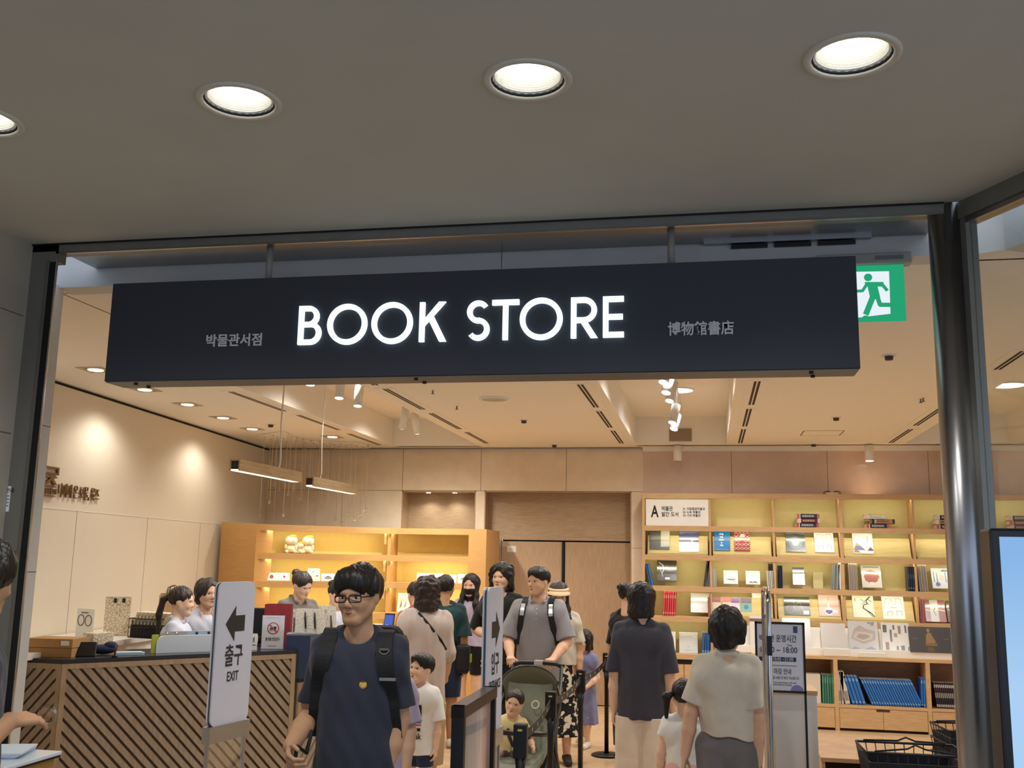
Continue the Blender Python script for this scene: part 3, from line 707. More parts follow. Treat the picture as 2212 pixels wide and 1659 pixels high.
# round steel column and the angled glass front beyond it
cx, cy = 1.04, 4.47
c_ = MB(); c_.cyl((cx,cy,0),(cx,cy,HC+0.01),0.072,mat('column_steel', rgb(170,170,174), 0.30, metal=1.0, noise=0.05, nscale=6, stretch=(1,1,0.04)), n=48); struct(c_.build('pillar'))
dirv = V((0.47,-0.883,0)); nor = V((0.883,0.47,0)); O = V((1.11,4.43,0))
def gp(t, off, z): q = O+dirv*t+nor*off; return V((q.x,q.y,z))
def gbox(mb, t0,t1,o0,o1,z0,z1,m):
    vs = [gp(t,o,z) for z in (z0,z1) for t,o in ((t0,o0),(t1,o0),(t1,o1),(t0,o1))]
    mb.add(vs, [(0,1,2,3),(4,7,6,5),(0,4,5,1),(1,5,6,2),(2,6,7,3),(3,7,4,0)], m)
g = MB(); gbox(g,-0.02,2.4,-0.04,0.04,HC-0.075,HC,steel_dk); gbox(g,-0.02,0.035,-0.03,0.03,0,HC-0.07,steel_dk); gbox(g,0.035,2.4,-0.03,0.03,HC-0.10,HC-0.075,steel); struct(g.build('trim_4'))
g = MB(); gbox(g,0.035,2.4,-0.006,0.006,0,HC-0.1,clear('shop_glass',(0.97,0.99,0.98),0.06)); struct(g.build('window_1'))
g = MB(); gbox(g,-0.1,2.6,0.30,0.42,SCZ-0.03,SCU,grey_bulk); struct(g.build('trim_5'))
q_ = [gp(-0.1,0.42,0),gp(2.6,0.42,0),V((6.0,2.1,0)),V((6.0,4.92,0)),V((1.0,4.92,0))]; b = MB(); b.add([V((p.x,p.y,z)) for z in (SCZ,SCU) for p in q_],[list(range(5)),list(range(5,10))[::-1]]+[(i,5+i,5+(i+1)%5,(i+1)%5) for i in range(5)],shop_ceil); struct(b.build('ceiling_corner'))

# shop shell
CX = [(-7.0,-4.0),(-2.88,-0.86),(0.235,2.30),(3.42,6.0)]
for i,(x0,x1) in enumerate(CX):
    m_ = MB(); m_.box((x0,4.90,SCZ),(x1,12.55 if i < 2 else 12.62,SCU),shop_ceil); struct(m_.build('ceiling_panel'))
m_ = MB(); m_.box((-7.0,4.75,SCU),(6.0,13.0,SCU+0.1),shop_ceil); struct(m_.build('ceiling'))
m_ = MB()
for x0,x1 in ((-4.0,-2.88),(-0.86,0.235),(2.30,3.42)):
    m_.box((x0,12.40,SCZ),(x1,12.62,SCU),shop_ceil); m_.box((x0,4.90,SCZ),(x1,7.0,SCU),shop_ceil)
struct(m_.build('ceiling_bay'))
m_ = MB(); m_.box((-7.0,12.55,SCZ+0.0),(6.0,12.79,SCU),shop_ceil); m_.box((-5.9,12.74,SCZ-0.014),(-0.81,12.78,SCZ-0.004),steel); struct(m_.build('ceiling_edge'))
m_ = MB(); m_.box((-3.575,4.905,SCZ-0.0015),(-2.9,4.913,SCZ+0.001),joint); m_.box((-3.579,4.9,SCZ-0.0015),(-3.571,7.0,SCZ+0.001),joint); struct(m_.build('trim_6'))
# left wall, set at a slight angle, with a fine white rail and a shadow gap under the ceiling
A0 = V((-5.216,4.80,0)); A1 = V((-5.880,12.79,0)); wd = (A1-A0).normalized(); wn = V((wd.y,-wd.x,0))
def wbox(mb, t0,t1,o0,o1,z0,z1,m):
    vs = [V((*(A0+wd*t+wn*o).xy, z)) for z in (z0,z1) for t,o in ((t0,o0),(t1,o0),(t1,o1),(t0,o1))]
    mb.add(vs, [(0,3,2,1),(4,5,6,7),(0,1,5,4),(1,2,6,5),(2,3,7,6),(3,0,4,7)], m)
WL = (A1-A0).length
w = MB(); wbox(w,0,WL+0.3,-0.3,0.0,0,SCZ-0.03,wall_cream); wbox(w,0,WL+0.3,-0.3,-0.03,SCZ-0.03,SCZ,black_gap)
wbox(w,0,WL,0.0,0.003,2.135,2.142,white_p)
for t_ in (3.25,4.6,5.9,7.1): wbox(w,t_,t_+0.005,0.0,0.0008,0,2.135,joint)
struct(w.build('wall_left'))
# back wall: tiled band over an open niche and a deep doorway
w = MB()
w.box((-6.3,YB,2.66),(-0.80,YB+0.5,SCZ),tile); w.box((-6.3,YB,0),(-3.97,YB+0.5,2.66),tile); w.box((-2.965,YB,0),(-2.85,YB+0.5,2.66),tile); w.box((-3.97,YB,0),(-2.965,YB+0.5,1.9),tile); w.box((-0.945,YB,0),(-0.80,YB+0.5,2.66),tile)
for xx in (-5.0,-3.97,-2.905,-1.78): w.box((xx-0.003,YB-0.0008,2.66),(xx+0.003,YB+0.001,SCZ),joint)
for xx in (-4.8,): w.box((xx-0.002,YB-0.0008,1.5),(xx+0.002,YB+0.001,2.66),joint)
w.box((-6.3,YB-0.0008,2.657),(-0.8,YB+0.001,2.662),joint)
for zz in (1.25,1.95): w.box((-0.945,YB-0.0008,zz),(-0.80,YB+0.001,zz+0.004),joint)
struct(w.build('wall_back'))
w = MB(); w.box((-3.97,YB+0.28,1.9),(-2.965,YB+0.33,2.66),niche_wood); w.box((-3.97,YB+0.002,1.9),(-3.955,YB+0.28,2.66),niche_wood); w.box((-2.98,YB+0.002,1.9),(-2.965,YB+0.28,2.66),niche_wood); w.box((-3.97,YB+0.002,2.64),(-2.965,YB+0.28,2.66),niche_wood)
for xx in (-3.64,-3.28): w.cyl((xx,YB+0.12,2.639),(xx,YB+0.12,2.636),0.03,glow('niche_lamp',(1,0.9,0.7),9)); 
struct(w.build('wall_back_niche'))
for xx in (-3.64,-3.28): lamp('niche_beam','SPOT',(xx,YB+0.12,2.63),9,WARM,spot_size=2.2,spot_blend=0.8,shadow_soft_size=0.03)
DY = YB+0.22
w = MB(); w.box((-2.85,DY,2.04),(-0.945,DY+0.1,2.66),niche_wood); w.box((-2.85,YB+0.002,0),(-2.835,DY,2.66),door_wood); w.box((-0.96,YB+0.002,0),(-0.945,DY,2.66),door_wood); w.box((-2.85,YB+0.002,2.645),(-0.945,DY,2.66),niche_wood)
w.box((-2.83,DY-0.02,2.04),(-0.96,DY,2.07),door_wood); w.box((-2.835,DY-0.02,0),(-2.66,DY+0.05,2.04),door_wood); struct(w.build('trim_7'))
w = MB(); w.box((-2.65,DY-0.01,0.012),(-1.842,DY+0.04,2.02),door_wood); o_ = struct(w.build('door_1'))
MB().box((-1.855,DY-0.03,0.012),(-1.825,DY-0.008,2.02),black_m).build('pull_bar', o_)
MB().box((-2.58,DY-0.012,1.88),(-2.46,DY-0.010,1.96),mat('door_label',rgb(210,205,195),0.6)).build('door_label', o_)
w = MB(); w.box((-1.815,DY-0.01,0.012),(-0.97,DY+0.04,2.02),door_wood); o_ = struct(w.build('door_2'))
MB().box((-2.65,DY+0.045,0),(-0.96,DY+0.08,2.04),black_gap).build('trim_8')['kind'] = 'structure'
hd = MB(); hd.box((-1.80,DY-0.05,0.85),(-1.775,DY-0.012,1.15),black_m); hd.build('door_handle', o_)
# right part: rosy tiles above the tall bookcase
w = MB(); w.box((-0.80,YB,0),(6.0,YB+0.4,3.17),tile_pk); w.box((-0.80,YB-0.02,3.17),(6.0,YB+0.4,SCZ),shop_ceil)
for xx in (0.30,1.45,2.62,3.8): w.box((xx-0.003,YB-0.0008,2.6),(xx+0.003,YB+0.001,3.17),joint)
struct(w.build('wall_right_back')); struct(MB().box((5.7,4.6,0),(6.0,13.2,3.6),wall_cream).build('wall_right'))
# no-smoking plate on the pilaster
n_ = empty('smoking_ban_plate', (-0.872,YB-0.002,1.49)); tag(n_, 'small round no smoking plate on the tiled pilaster by the double door', 'sign')
mb = MB(); mb.box((-0.05,-0.003,-0.05),(0.05,0,0.05),mat('plate_beige',rgb(206,184,156),0.5)); mb.build('plate', n_)
mb = MB(); mb.ring((0,0),0.03,0.038,0.002,mat('ban_dark',rgb(70,40,36),0.6),Matrix.Translation((0,-0.006,0))); mb.box((-0.035,-0.006,-0.003),(0.035,-0.004,0.003),mat('ban_dark',(0,0,0)),Matrix.Rotation(PI/4,4,'Y')); mb.box((-0.02,-0.005,-0.004),(0.02,-0.0035,0.004),mat('ban_dark',(0,0,0))); mb.build('symbol', n_)
# ------------------------------------------------------------------ fixtures
lens_hall = glow('hall_lamp_lens', (1.0,0.99,0.96), 7.0)
baffle = mat('white_baffle', rgb(226,224,216), 0.5)
trimw = mat('lamp_trim', rgb(206,200,186), 0.5)
for i, (x, y) in enumerate(LAMPS):
    r_ = empty('recessed_downlight', (x,y,HC))
    tag(r_, ('round recessed downlight in the hall ceiling, leftmost, cut by the frame edge','round recessed downlight in the hall ceiling, above the left half of the shop sign','round recessed downlight in the hall ceiling, above the letters of the shop sign','round recessed downlight in the hall ceiling, rightmost, over the steel column')[i], 'ceiling light', 'downlights in the hall ceiling')
    MB().lathe([(0.122,0.004),(0.122,-0.006),(0.142,-0.008),(0.148,-0.003),(0.148,0.001)], trimw).build('trim_ring', r_)
    MB().lathe([(0.1235,0.0),(0.116,0.002),(0.116,0.012),(0.1235,0.014)], black_gap).build('shadow_ring', r_)
    pr_ = [(0.117,0.005)]
    for k in range(7): pr_ += [(0.1155-0.0014*k,0.009+0.008*k),(0.1085-0.0014*k,0.0125+0.008*k)]
    pr_ += [(0.101,0.066)]
    MB().lathe(pr_, baffle, n=56, smooth=False).build('ribbed_baffle', r_)
    MB().lathe([(0.102,0.065),(0.001,0.065)], lens_hall).build('lens', r_)
    MB().lathe([(0.124,0.001),(0.126,0.08),(0.001,0.081)], black_m).build('housing', r_)
    lamp('hall_downlight_beam', 'SPOT', (x,y,HC-0.01), 46, NEUT, spot_size=math.radians(142), spot_blend=0.7, shadow_soft_size=0.06)

# the shop sign: long dark box hung from the frame
SY = 4.40; sx0, sx1, sz0, sz1 = -2.921, 0.650, 2.612, 3.113
sign = empty('shop_sign', ((sx0+sx1)/2, SY, sz0)); tag(sign, 'long dark hanging sign box with glowing white capital letters over the entrance', 'sign')
SX = (sx0+sx1)/2
sg = mat('sign_black', rgb(54,56,62), 0.42, spec=0.35)
m_ = MB(); m_.rbox((sx0-SX,0.004,0.0),(sx1-SX,0.17,sz1-sz0),sg,0.003); m_.build('box', sign)
MB().box((sx0-SX+0.003,0.0,0.003),(sx1-SX-0.003,0.004,sz1-sz0-0.003),mat('sign_face',rgb(56,59,68),0.5,spec=0.4)).build('face_panel', sign)
MB().box((sx0-SX+0.006,0.008,-0.004),(sx1-SX-0.006,0.166,0.0005),mat('sign_underside',rgb(120,112,104),0.5)).build('underside', sign)
for px, py in ((580,600),(1450,560)):
    q = pY(px,py,SY+0.09); MB().cyl((q.x-SX,0.09,sz1-sz0-0.01),(q.x-SX,0.09,HC-sz0-0.015),0.017,mat('rod_grey',rgb(150,146,138),0.5)).build('hanging_rod', sign)
for px, py in ((305,826),(905,815),(1750,800)):
    q = pY(px,py,SY+0.08)
    for k in range(2): MB().cyl((q.x-SX+0.015*k,0.035+0.09*k,-0.014),(q.x-SX+0.015*k,0.035+0.09*k,-0.002),0.010,black_m,n=10).build('fixing_screw', sign)
LET = glow('letter_glow', (0.80,0.95,1.0), 1.45)
def PX(px, py=690): return pY(px,py,SY).x-SX
zb = pY(650,746,SY).z-sz0; zt = pY(650,663,SY).z-sz0; LH = zt-zb; SW = 0.0245
def letter(ch, xa, xb):
    mb = MB(); x0, x1 = PX(xa), PX(xb); W = x1-x0; T = Matrix.Translation((x0,-0.018,zb)); th = 0.016; w = SW; H_ = LH
    P = lambda pts: mb.poly(pts, th, LET, T)
    R = lambda c,r1,r2,a0=0,a1=2*PI,n=48: mb.ring(c,r1,r2,th,LET,T,n,a0,a1)
    if ch == 'O': r = W/2; R((r,H_/2),r-w,r)
    elif ch == 'T': P([(0,H_-w),(W,H_-w),(W,H_),(0,H_)]); P([(W/2-w/2,0),(W/2+w/2,0),(W/2+w/2,H_-w),(W/2-w/2,H_-w)])
    elif ch == 'E':
        P([(0,0),(w,0),(w,H_),(0,H_)])
        for z_ in (0,H_/2-w/2,H_-w): P([(w,z_),(W if z_ != H_/2-w/2 else W*0.95,z_),(W if z_ != H_/2-w/2 else W*0.95,z_+w),(w,z_+w)])
    elif ch == 'K':
        P([(0,0),(w,0),(w,H_),(0,H_)]); P([(w,H_*0.40),(w,H_*0.40+w*1.35),(W-w*1.45,H_),(W-w*0.1,H_)]); P([(w*1.5,H_*0.62),(w*2.6,H_*0.68),(W+w*0.1,0),(W-w*1.25,0)])
    elif ch in 'BR':
        P([(0,0),(w,0),(w,H_),(0,H_)])
        zm = H_*0.52 if ch == 'B' else H_*0.44; ru = (H_-zm+w/2)/2; xu = (W*0.88 if ch == 'B' else W)-ru
        for z_ in (H_-w, zm-w/2): P([(w,z_),(xu,z_),(xu,z_+w),(w,z_+w)])
        R((xu,H_-ru),ru-w,ru,-PI/2,PI/2,24)
        if ch == 'B':
            rl = (zm+w/2)/2; xl = W-rl
            for z_ in (0,): P([(w,z_),(xl,z_),(xl,z_+w),(w,z_+w)])
            P([(xu,zm-w/2),(xl+0.002,zm-w/2),(xl+0.002,zm+w/2),(xu,zm+w/2)]) if xl > xu else None
            R((xl,rl),rl-w,rl,-PI/2,PI/2,24)
        else: P([(xu-w*0.9,zm),(xu+w*0.45,zm),(W+w*0.15,0),(W-w*1.2,0)])
    elif ch == 'S':
        r = (H_+w)/4; c = W/2; R((c,H_-r),r-w,r,math.radians(35),math.radians(285),40); R((c,r),r-w,r,math.radians(-145),math.radians(105),40)
    return mb.build('letter', lettering)
lettering = empty('lettering', (0,0,0)); lettering.parent = sign
for ch, a, b in (('B',648,697),('O',710,795),('O',805,893),('K',908,965),('S',1009,1060),('T',1064,1122),('O',1124,1216),('R',1234,1290),('E',1303,1348)): letter(ch,a,b)
grey_l = mat('grey_letters', rgb(214,214,214), 0.6)
for s_, xa, xb, ya, yb in (('박물관서점',447,566,723,751),('博物館書店',1443,1585,697,727)):
    q = pY((xa+xb)/2,(ya+yb)/2,SY); text('small_lettering', s_, 0.066, grey_l, sign, (q.x-SX,-0.004,q.z-sz0), 0.018, 0.006, width=pY(xb,ya,SY).x-pY(xa,ya,SY).x)

# green exit sign under the bulkhead
ex = empty('exit_sign', (0.72,4.74,2.897)); tag(ex, 'green and white running man exit sign hung under the bulkhead, partly behind the shop sign', 'sign')
GRN = glow('exit_green', (0.02,0.36,0.17), 1.0); WHT = glow('exit_white', (0.86,0.93,1.0), 0.95)
def EX(X_, Y_): q = pY(1500+X_*0.32188, 380+Y_*0.32188, 4.74); return (q.x-0.72, q.z-2.897)
MB().rbox((-0.20,-0.03,0.268),(0.225,0.05,0.32),mat('exit_housing',rgb(170,166,156),0.5),0.006).build('housing', ex)
MB().box((0.06,-0.032,0.285),(0.185,-0.030,0.304),mat('exit_plate',rgb(120,120,118),0.6)).build('rating_plate', ex)
MB().box((-0.19,0.0,0.0),(0.19,0.012,0.268),GRN).build('panel', ex)
m_ = MB(); m_.poly([(-0.15,0.006),EX(1316,925),EX(1306,640),(-0.15,EX(1100,640)[1])],0.001,WHT,Matrix.Translation((0,-0.0012,0))); m_.build('door_shape', ex)
m_ = MB(); TT = Matrix.Translation((0,-0.003,0))
def stroke(pts, w):
    for a, b in zip(pts, pts[1:]):
        A, B = V(EX(*a)), V(EX(*b)); d = (B-A).normalized(); n = V((-d.y,d.x))*w/2; A = A-d*w*0.2; B = B+d*w*0.2
        m_.poly([A-n,B-n,B+n,A+n],0.001,GRN,TT)
m_.ring(EX(1165,682),0.0,0.0185,0.001,GRN,TT,24)
stroke([(1150,728),(1262,728)],0.022); stroke([(1192,730),(1212,815)],0.044); stroke([(1155,730),(1128,772),(1092,774)],0.014); stroke([(1258,728),(1292,768)],0.015)
stroke([(1200,805),(1152,925)],0.026); stroke([(1222,800),(1246,866),(1345,866)],0.020)
m_.poly([EX(1100,975),EX(1138,938),EX(1160,938),EX(1222,975)],0.001,GRN,TT); m_.build('running_figure', ex)

# small things in the shop ceiling
ORD = ('nearest','second','third','fourth')
slotm = mat('vent_slot', rgb(58,48,40), 0.8)
def vents(rows, where, n0=0):
    for i, (a, b) in enumerate(rows):
        p, q = pZ(*a,SCZ), pZ(*b,SCZ); c = (p+q)/2; L = abs(p.y-q.y)+0.08
        v = empty('linear_air_vent', (c.x,c.y,SCZ)); tag(v, '%s slotted air vent in the shop ceiling row %s' % ({0:'foremost',1:'second',2:'third',3:'rearmost'}[i+n0 if i+n0 < len(rows)+n0-1 else 3] if len(rows) > 1 else 'slotted', where), 'air vent', 'linear vents in the shop ceiling')
        f = MB(); f.box((-0.085,-L/2,-0.004),(0.085,L/2,0.002),shop_ceil); f.build('frame', v)
        for s in (-1,1): MB().box((s*0.016-0.010,-L/2+0.04,-0.0055),(s*0.016+0.010,L/2-0.04,-0.003),slotm).build('slot', v)
vents([((798,823.5),(812,831)),((833,839),(913,883.5)),((933,892),(991,926)),((1009,933),(1051,957))],'left of the round speaker')
vents([((1254.5,829.5),(1286.5,879)),((1292.6,887.5),(1319,922.7)),((1323,929.6),(1343.4,957))],'left of the right hand spotlight bay')
vents([((1636.4,822.8),(1622.7,873.6)),((1618,882.4),(1609,920)),((1607,926.5),(1598.3,956.2))],'right of the right hand spotlight bay')
vents([((2035,880.4),(1976.6,918.6)),((1968,926.4),(1923.3,955.8))],'left of the steel column')
vents([((497.6,845.3),(615.2,887.3)),((644,896),(732.7,928)),((754.4,936.3),(819.3,960.6))],'over the hanging ring mobile')
vents([((2155,797),(2212,757))],'right of the steel column')
for i,(px,py) in enumerate(((207,798),(313,841),(405,873),(482,902),(545,926),(718,943))):
    q = pZ(px,py,SCZ); v = empty('square_downlight', (q.x,q.y,SCZ)); tag(v, ('foremost','second','third','fourth','fifth')[i]+' square recessed downlight along the left shop wall' if i < 5 else 'square recessed downlight behind the hanging lamps, apart from the wall row', 'ceiling light', 'square downlights in the shop ceiling')
    f = MB()
    for a in ((-0.11,-0.11,0.11,-0.08),(-0.11,0.08,0.11,0.11),(-0.11,-0.08,-0.08,0.08),(0.08,-0.08,0.11,0.08)): f.box((a[0],a[1],-0.006),(a[2],a[3],0.001),mat('downlight_frame',rgb(188,168,140),0.6))
    f.build('frame', v); MB().box((-0.085,-0.085,-0.002),(0.085,0.085,-0.0005),mat('downlight_well',rgb(120,98,72),0.7)).build('well', v)
    MB().lathe([(0.062,-0.006),(0.055,-0.010),(0.045,-0.004),(0.001,-0.003)],glow('shop_lamp',(1,0.92,0.72),5)).build('lamp_lens', v)
q = pZ(1067,860,SCZ); v = empty('ceiling_speaker', (q.x,q.y,SCZ)); tag(v,'round white speaker set in the middle ceiling panel','speaker')
MB().lathe([(0.135,0.0),(0.135,-0.012),(0.120,-0.018),(0.112,-0.014)],white_p).build('rim', v); MB().lathe([(0.113,-0.013),(0.001,-0.013)],mat('grille',rgb(196,186,170),0.7)).build('grille', v)
for i,(px,py,lab) in enumerate(((1131.7,907,'in the middle ceiling panel, behind the round speaker'),(1806,901,'in the right ceiling panel, in front of the access hatch'),(1920,767,'below the green exit sign, in the front of the right ceiling panel'),(585,916,'in the left ceiling panel, in front of the ring mobile'),(1197.5,960,'at the rear edge of the middle ceiling panel'),(1757.6,958.5,'at the rear edge of the right ceiling panel'))):
    q = pZ(px,py,SCZ); v = empty('smoke_detector', (q.x,q.y,SCZ)); tag(v,'small smoke detector '+lab,'smoke detector','smoke detectors in the shop ceiling')
    MB().lathe([(0.05,0.0),(0.05,-0.008),(0.001,-0.008)],white_p,n=16).build('base', v); MB().lathe([(0.03,-0.008),(0.026,-0.035),(0.001,-0.036)],mat('sensor',rgb(70,60,50),0.6),n=14).build('sensor', v)
for px,py,lab in ((935,843,'left of the round speaker'),(987,877,'behind and left of the round speaker'),(1988.5,862,'left of the steel column, outer of two'),(1994,859.5,'left of the steel column, nearer the column')):
    q = pZ(px,py,SCZ); v = empty('sprinkler_head', (q.x,q.y,SCZ)); tag(v,'tiny sprinkler head '+lab,'sprinkler','sprinkler heads')
    MB().cyl((0,0,0),(0,0,-0.03),0.007,steel_dk,n=8).build('stem', v); MB().cyl((0,0,-0.03),(0,0,-0.034),0.016,steel_dk,n=10).build('deflector', v)
a, b = pZ(1728,941,SCZ), pZ(1825,930,SCZ); v = empty('ceiling_hatch', ((a.x+b.x)/2,(a.y+b.y)/2,SCZ)); tag(v,'rectangular access hatch flush in the right shop ceiling panel','hatch')
f = MB(); w_, l_ = (b.x-a.x)/2, abs(b.y-a.y)/2
for r_ in ((-w_,-l_,w_,-l_+0.012),(-w_,l_-0.012,w_,l_),(-w_,-l_,-w_+0.012,l_),(w_-0.012,-l_,w_,l_)): f.box((r_[0],r_[1],-0.002),(r_[2],r_[3],0.001),mat('hatch_gap',rgb(120,92,66),0.8))
f.build('gap', v); MB().box((-w_+0.012,-l_+0.012,-0.0015),(w_-0.012,l_-0.012,0.001),shop_ceil).build('panel', v)

# track spotlights in the raised bays
spot_on = glow('spot_lens', (1.0,0.95,0.85), 9)
def spotlight(top, bot, r, lab, group, lit=True, stem=0.0, e=22):
    top, bot = V(top), V(bot); s = empty('track_spotlight', top); tag(s, lab, 'spotlight', group); d = (bot-top)
    MB().tube([V((0,0,0)),d],[r,r],white_p,20).build('barrel', s); n = d.normalized()
    MB().cyl(d-n*0.002,d+n*0.004,r*0.86,spot_on if lit else mat('lens_off',rgb(190,180,165),0.4)).build('lens', s)
    if stem: MB().cyl((0,0,stem),(0,0,-0.01),0.010,white_p,n=8).build('stem', s)
    if lit:
        l_ = lamp('spot_beam','SPOT',bot+n*0.02,e,COOL if 'left bay' in lab and e < 60 else NEUT,spot_size=1.5,spot_blend=0.7,shadow_soft_size=0.04); l_.rotation_euler = V((0,0,-1)).rotation_difference(n).to_euler()
def bay_pt(px, py, X): return pX(px,py,X)
G1 = 'track spotlights in the left bay'; G2 = 'track spotlights in the right bay'
tr = empty('lighting_track', (-3.25,9.4,SCU-0.012)); tag(tr,'white lighting track in the left raised ceiling bay','track'); MB().box((-0.02,-2.2,-0.012),(0.02,2.4,0.012),white_p).build('rail', tr)
for i,(tx,ty,bx,by,lab,lit) in enumerate(((660,812,673,832,'white spotlight in the left bay, foremost, mostly behind the sign',True),(731,832,735,861,'white tubular spotlight in the left bay, second from the front',True),(770.5,845,775,878,'white tubular spotlight in the left bay, third from the front',True),(878,893,866,920,'white spotlight in the left bay, tilted to the left',True),(896,903,894,931,'white spotlight in the left bay, hanging straight beside the tilted one',True))):
    a, b = pX(tx,ty,-3.25), pX(bx,by,-3.25); b = V((b.x,a.y+0.02,b.z)) if False else b
    q = pX(bx,by,-3.25); z0 = q.z; a = V((-3.25+(0.05 if i == 3 else 0),q.y,z0+0.20)); bb = V((-3.25-(0.03 if i == 3 else 0),q.y-(0.03 if i < 3 else -0.14),z0)); spotlight(a,bb,0.042,lab,G1,lit,e=30 if i < 3 else 110,stem=max(0.02,SCU-0.025-a.z))
tr = empty('lighting_track', (-0.30,9.6,SCU-0.012)); tag(tr,'white lighting track in the right raised ceiling bay','track'); MB().box((-0.02,-2.2,-0.012),(0.02,2.3,0.012),white_p).build('rail', tr)
for i,(bx,by) in enumerate(((1438.8,826.5),(1444,848.8),(1451,866.7),(1456.7,913.5),(1460,927))):
    q = pX(bx,by,-0.32); a = V((-0.30,q.y+0.04,q.z+(0.19 if i != 4 else 0.16))); spotlight(a,(q.x-0.02,q.y-0.02,q.z),0.045,'white spotlight on the right bay track, '+('nearest','second nearest','middle one of five','fourth, long bright barrel','farthest, low by the end wall')[i],G2,True,stem=max(0.02,SCU-0.025-a.z))
q = pZ(1465.5,841,SCU); v = empty('disc_ceiling_light', (q.x,q.y,SCU)); tag(v,'flat round bright ceiling light in the right raised bay','ceiling light'); MB().lathe([(0.16,0),(0.16,-0.012),(0.15,-0.016)],white_p).build('rim', v); MB().lathe([(0.15,-0.014),(0.001,-0.014)],glow('disc_lamp',(0.85,0.95,1.0),6)).build('diffuser', v)
lamp('disc_beam','SPOT',(q.x,q.y,SCU-0.03),40,COOL,spot_size=2.8,spot_blend=0.5,shadow_soft_size=0.15)
q = pZ(2178,830,SCU); v = empty('disc_ceiling_light', (q.x,q.y,SCU)); tag(v,'flat round bright ceiling light seen through the glass right of the column','ceiling light'); MB().lathe([(0.16,0),(0.16,-0.012),(0.15,-0.016)],white_p).build('rim', v); MB().lathe([(0.15,-0.014),(0.001,-0.014)],glow('disc_lamp',(0.85,0.95,1.0),6)).build('diffuser', v)
for i,(px,lit) in enumerate(((1464,False),(1878,True),(2043,False))):
    q = pY(px,983,12.5); spotlight((q.x,12.5,SCZ-0.012),(q.x,12.5,SCZ-0.20),0.052,('unlit white cylinder lamp above the white A panel of the tall bookcase','lit white cylinder lamp above the tall bookcase','white cylinder lamp above the tall bookcase, half behind the steel column')[i],'cylinder lamps above the tall bookcase',lit,e=26)
v = empty('bay_panel', ((pY(1470,940,12.39)).x,12.395,pY(1470,953,12.39).z)); tag(v,'grey square panel on the end wall of the right raised bay','panel'); MB().box((-0.135,-0.01,0),(0.135,0,0.155),mat('panel_grey',rgb(150,132,108),0.6)).build('plate', v)

# two wooden pendant lamps
lampwood = wood('lamp_wood', rgb(176,146,108), rgb(196,168,130), (1,1,14))
for i,(na,fa,ca,cb) in enumerate((((507,1004),(641,1031),(604,1013),(626,826)),((668,1040),(764,1058),(691,1028),(702,826)))):
    zl = 2.42; A_, B_ = pZ(*na,zl), pZ(*fa,zl); d = (B_-A_); L = d.length; an = math.atan2(d.y,d.x)
    r_ = empty('pendant_lamp', A_, an); tag(r_, ('long wooden pendant light on the left, nearer of the two','long wooden pendant light on the right, farther of the two')[i], 'pendant light', 'wooden pendant lights')
    b = MB(); b.box((0.0,-0.042,-0.042),(L,-0.030,0.042),lampwood); b.box((0.0,0.030,-0.042),(L,0.042,0.042),lampwood); b.box((0.0,-0.03,0.030),(L,0.03,0.042),lampwood); b.build('housing', r_)
    MB().box((0.006,-0.030,-0.03),(L-0.006,0.030,0.03),mat('lamp_inside',rgb(52,46,40),0.6)).build('inner_box', r_)
    MB().box((0.01,-0.029,-0.041),(L-0.01,0.029,-0.031),glow('lamp_diffuser',(1,0.86,0.62),4.5)).build('diffuser', r_)
    ct = (ca[0]-na[0])/(fa[0]-na[0])*L*0.94; mb = MB(); mb.tube([(ct,0,0.042),(ct+0.02,0.0,0.10),(ct+0.012,0.01,0.40),(ct+0.03,0.0,((SCU if -4.0 < A_.x+0.2 < -2.88 else SCZ)-zl))],0.006 if i == 0 else 0.004,mat('cable_white',rgb(226,214,196),0.5),6); mb.build('cable', r_)
    ll = lamp('pendant_beam','AREA',A_+d*0.5+V((0,0,-0.06)),9,WARM,rot=(0,0,an),shape='RECTANGLE',size=L*0.9,size_y=0.05)
# mobile of rings on fine wires under a curved plate
mo = empty('ring_mobile', (-4.4,10.2,SCZ)); tag(mo,'hanging mobile of many fine wires ending in small rings','mobile'); wire = mat('fine_wire',rgb(214,190,158),0.4); ringm = mat('ring_metal',rgb(206,184,150),0.2,metal=0.8)
tops = [(948,690),(1025,712),(1057,668),(1098,687),(1107,728),(1162,707),(1230,668),(1210,745),(1268,687),(1335,707),(1322,738),(1410,720),(1427,752),(1443,770),(1508,737),(1540,765),(1570,785),(1612,750),(1657,772),(1697,795),(1737,762),(1785,783),(1838,800),(1860,768),(1920,790),(1990,775),(2050,793),(2125,810),(2188,795)]
rs = random.Random(3); zb_ = [2.50,2.42,2.38,2.46,2.30]
for i,(tx,ty) in enumerate(tops):
    q = pZ(400+tx*0.18083,820+ty*0.18083,SCZ-0.02); off = q-mo.location; low = 2.22+0.05*rs.randint(0,6)+(0.22 if i % 2 else 0)
    if i > 23: low = 2.16+0.06*rs.randint(0,5)
    s_ = MB(); s_.tube([off+V((0,0,0.0)),(off.x+rs.uniform(-.01,.01),off.y,low-SCZ)],0.003,wire,5); s_.cyl(off+V((0,0,0.012)),off+V((0,0,0.002)),0.016,wire,n=10); so = s_.build('strand', mo)
    r_ = MB(); rr = 0.016 if i < 24 else 0.03; c0 = V((off.x,off.y,low-SCZ-rr)); r_.tube([c0+V((math.cos(a)*rr*0.8,0.01*math.sin(a),math.sin(a)*rr)) for a in np.linspace(0,2*PI,14)[:-1]],0.003,ringm,5,closed=True); r_.build('ring', so)
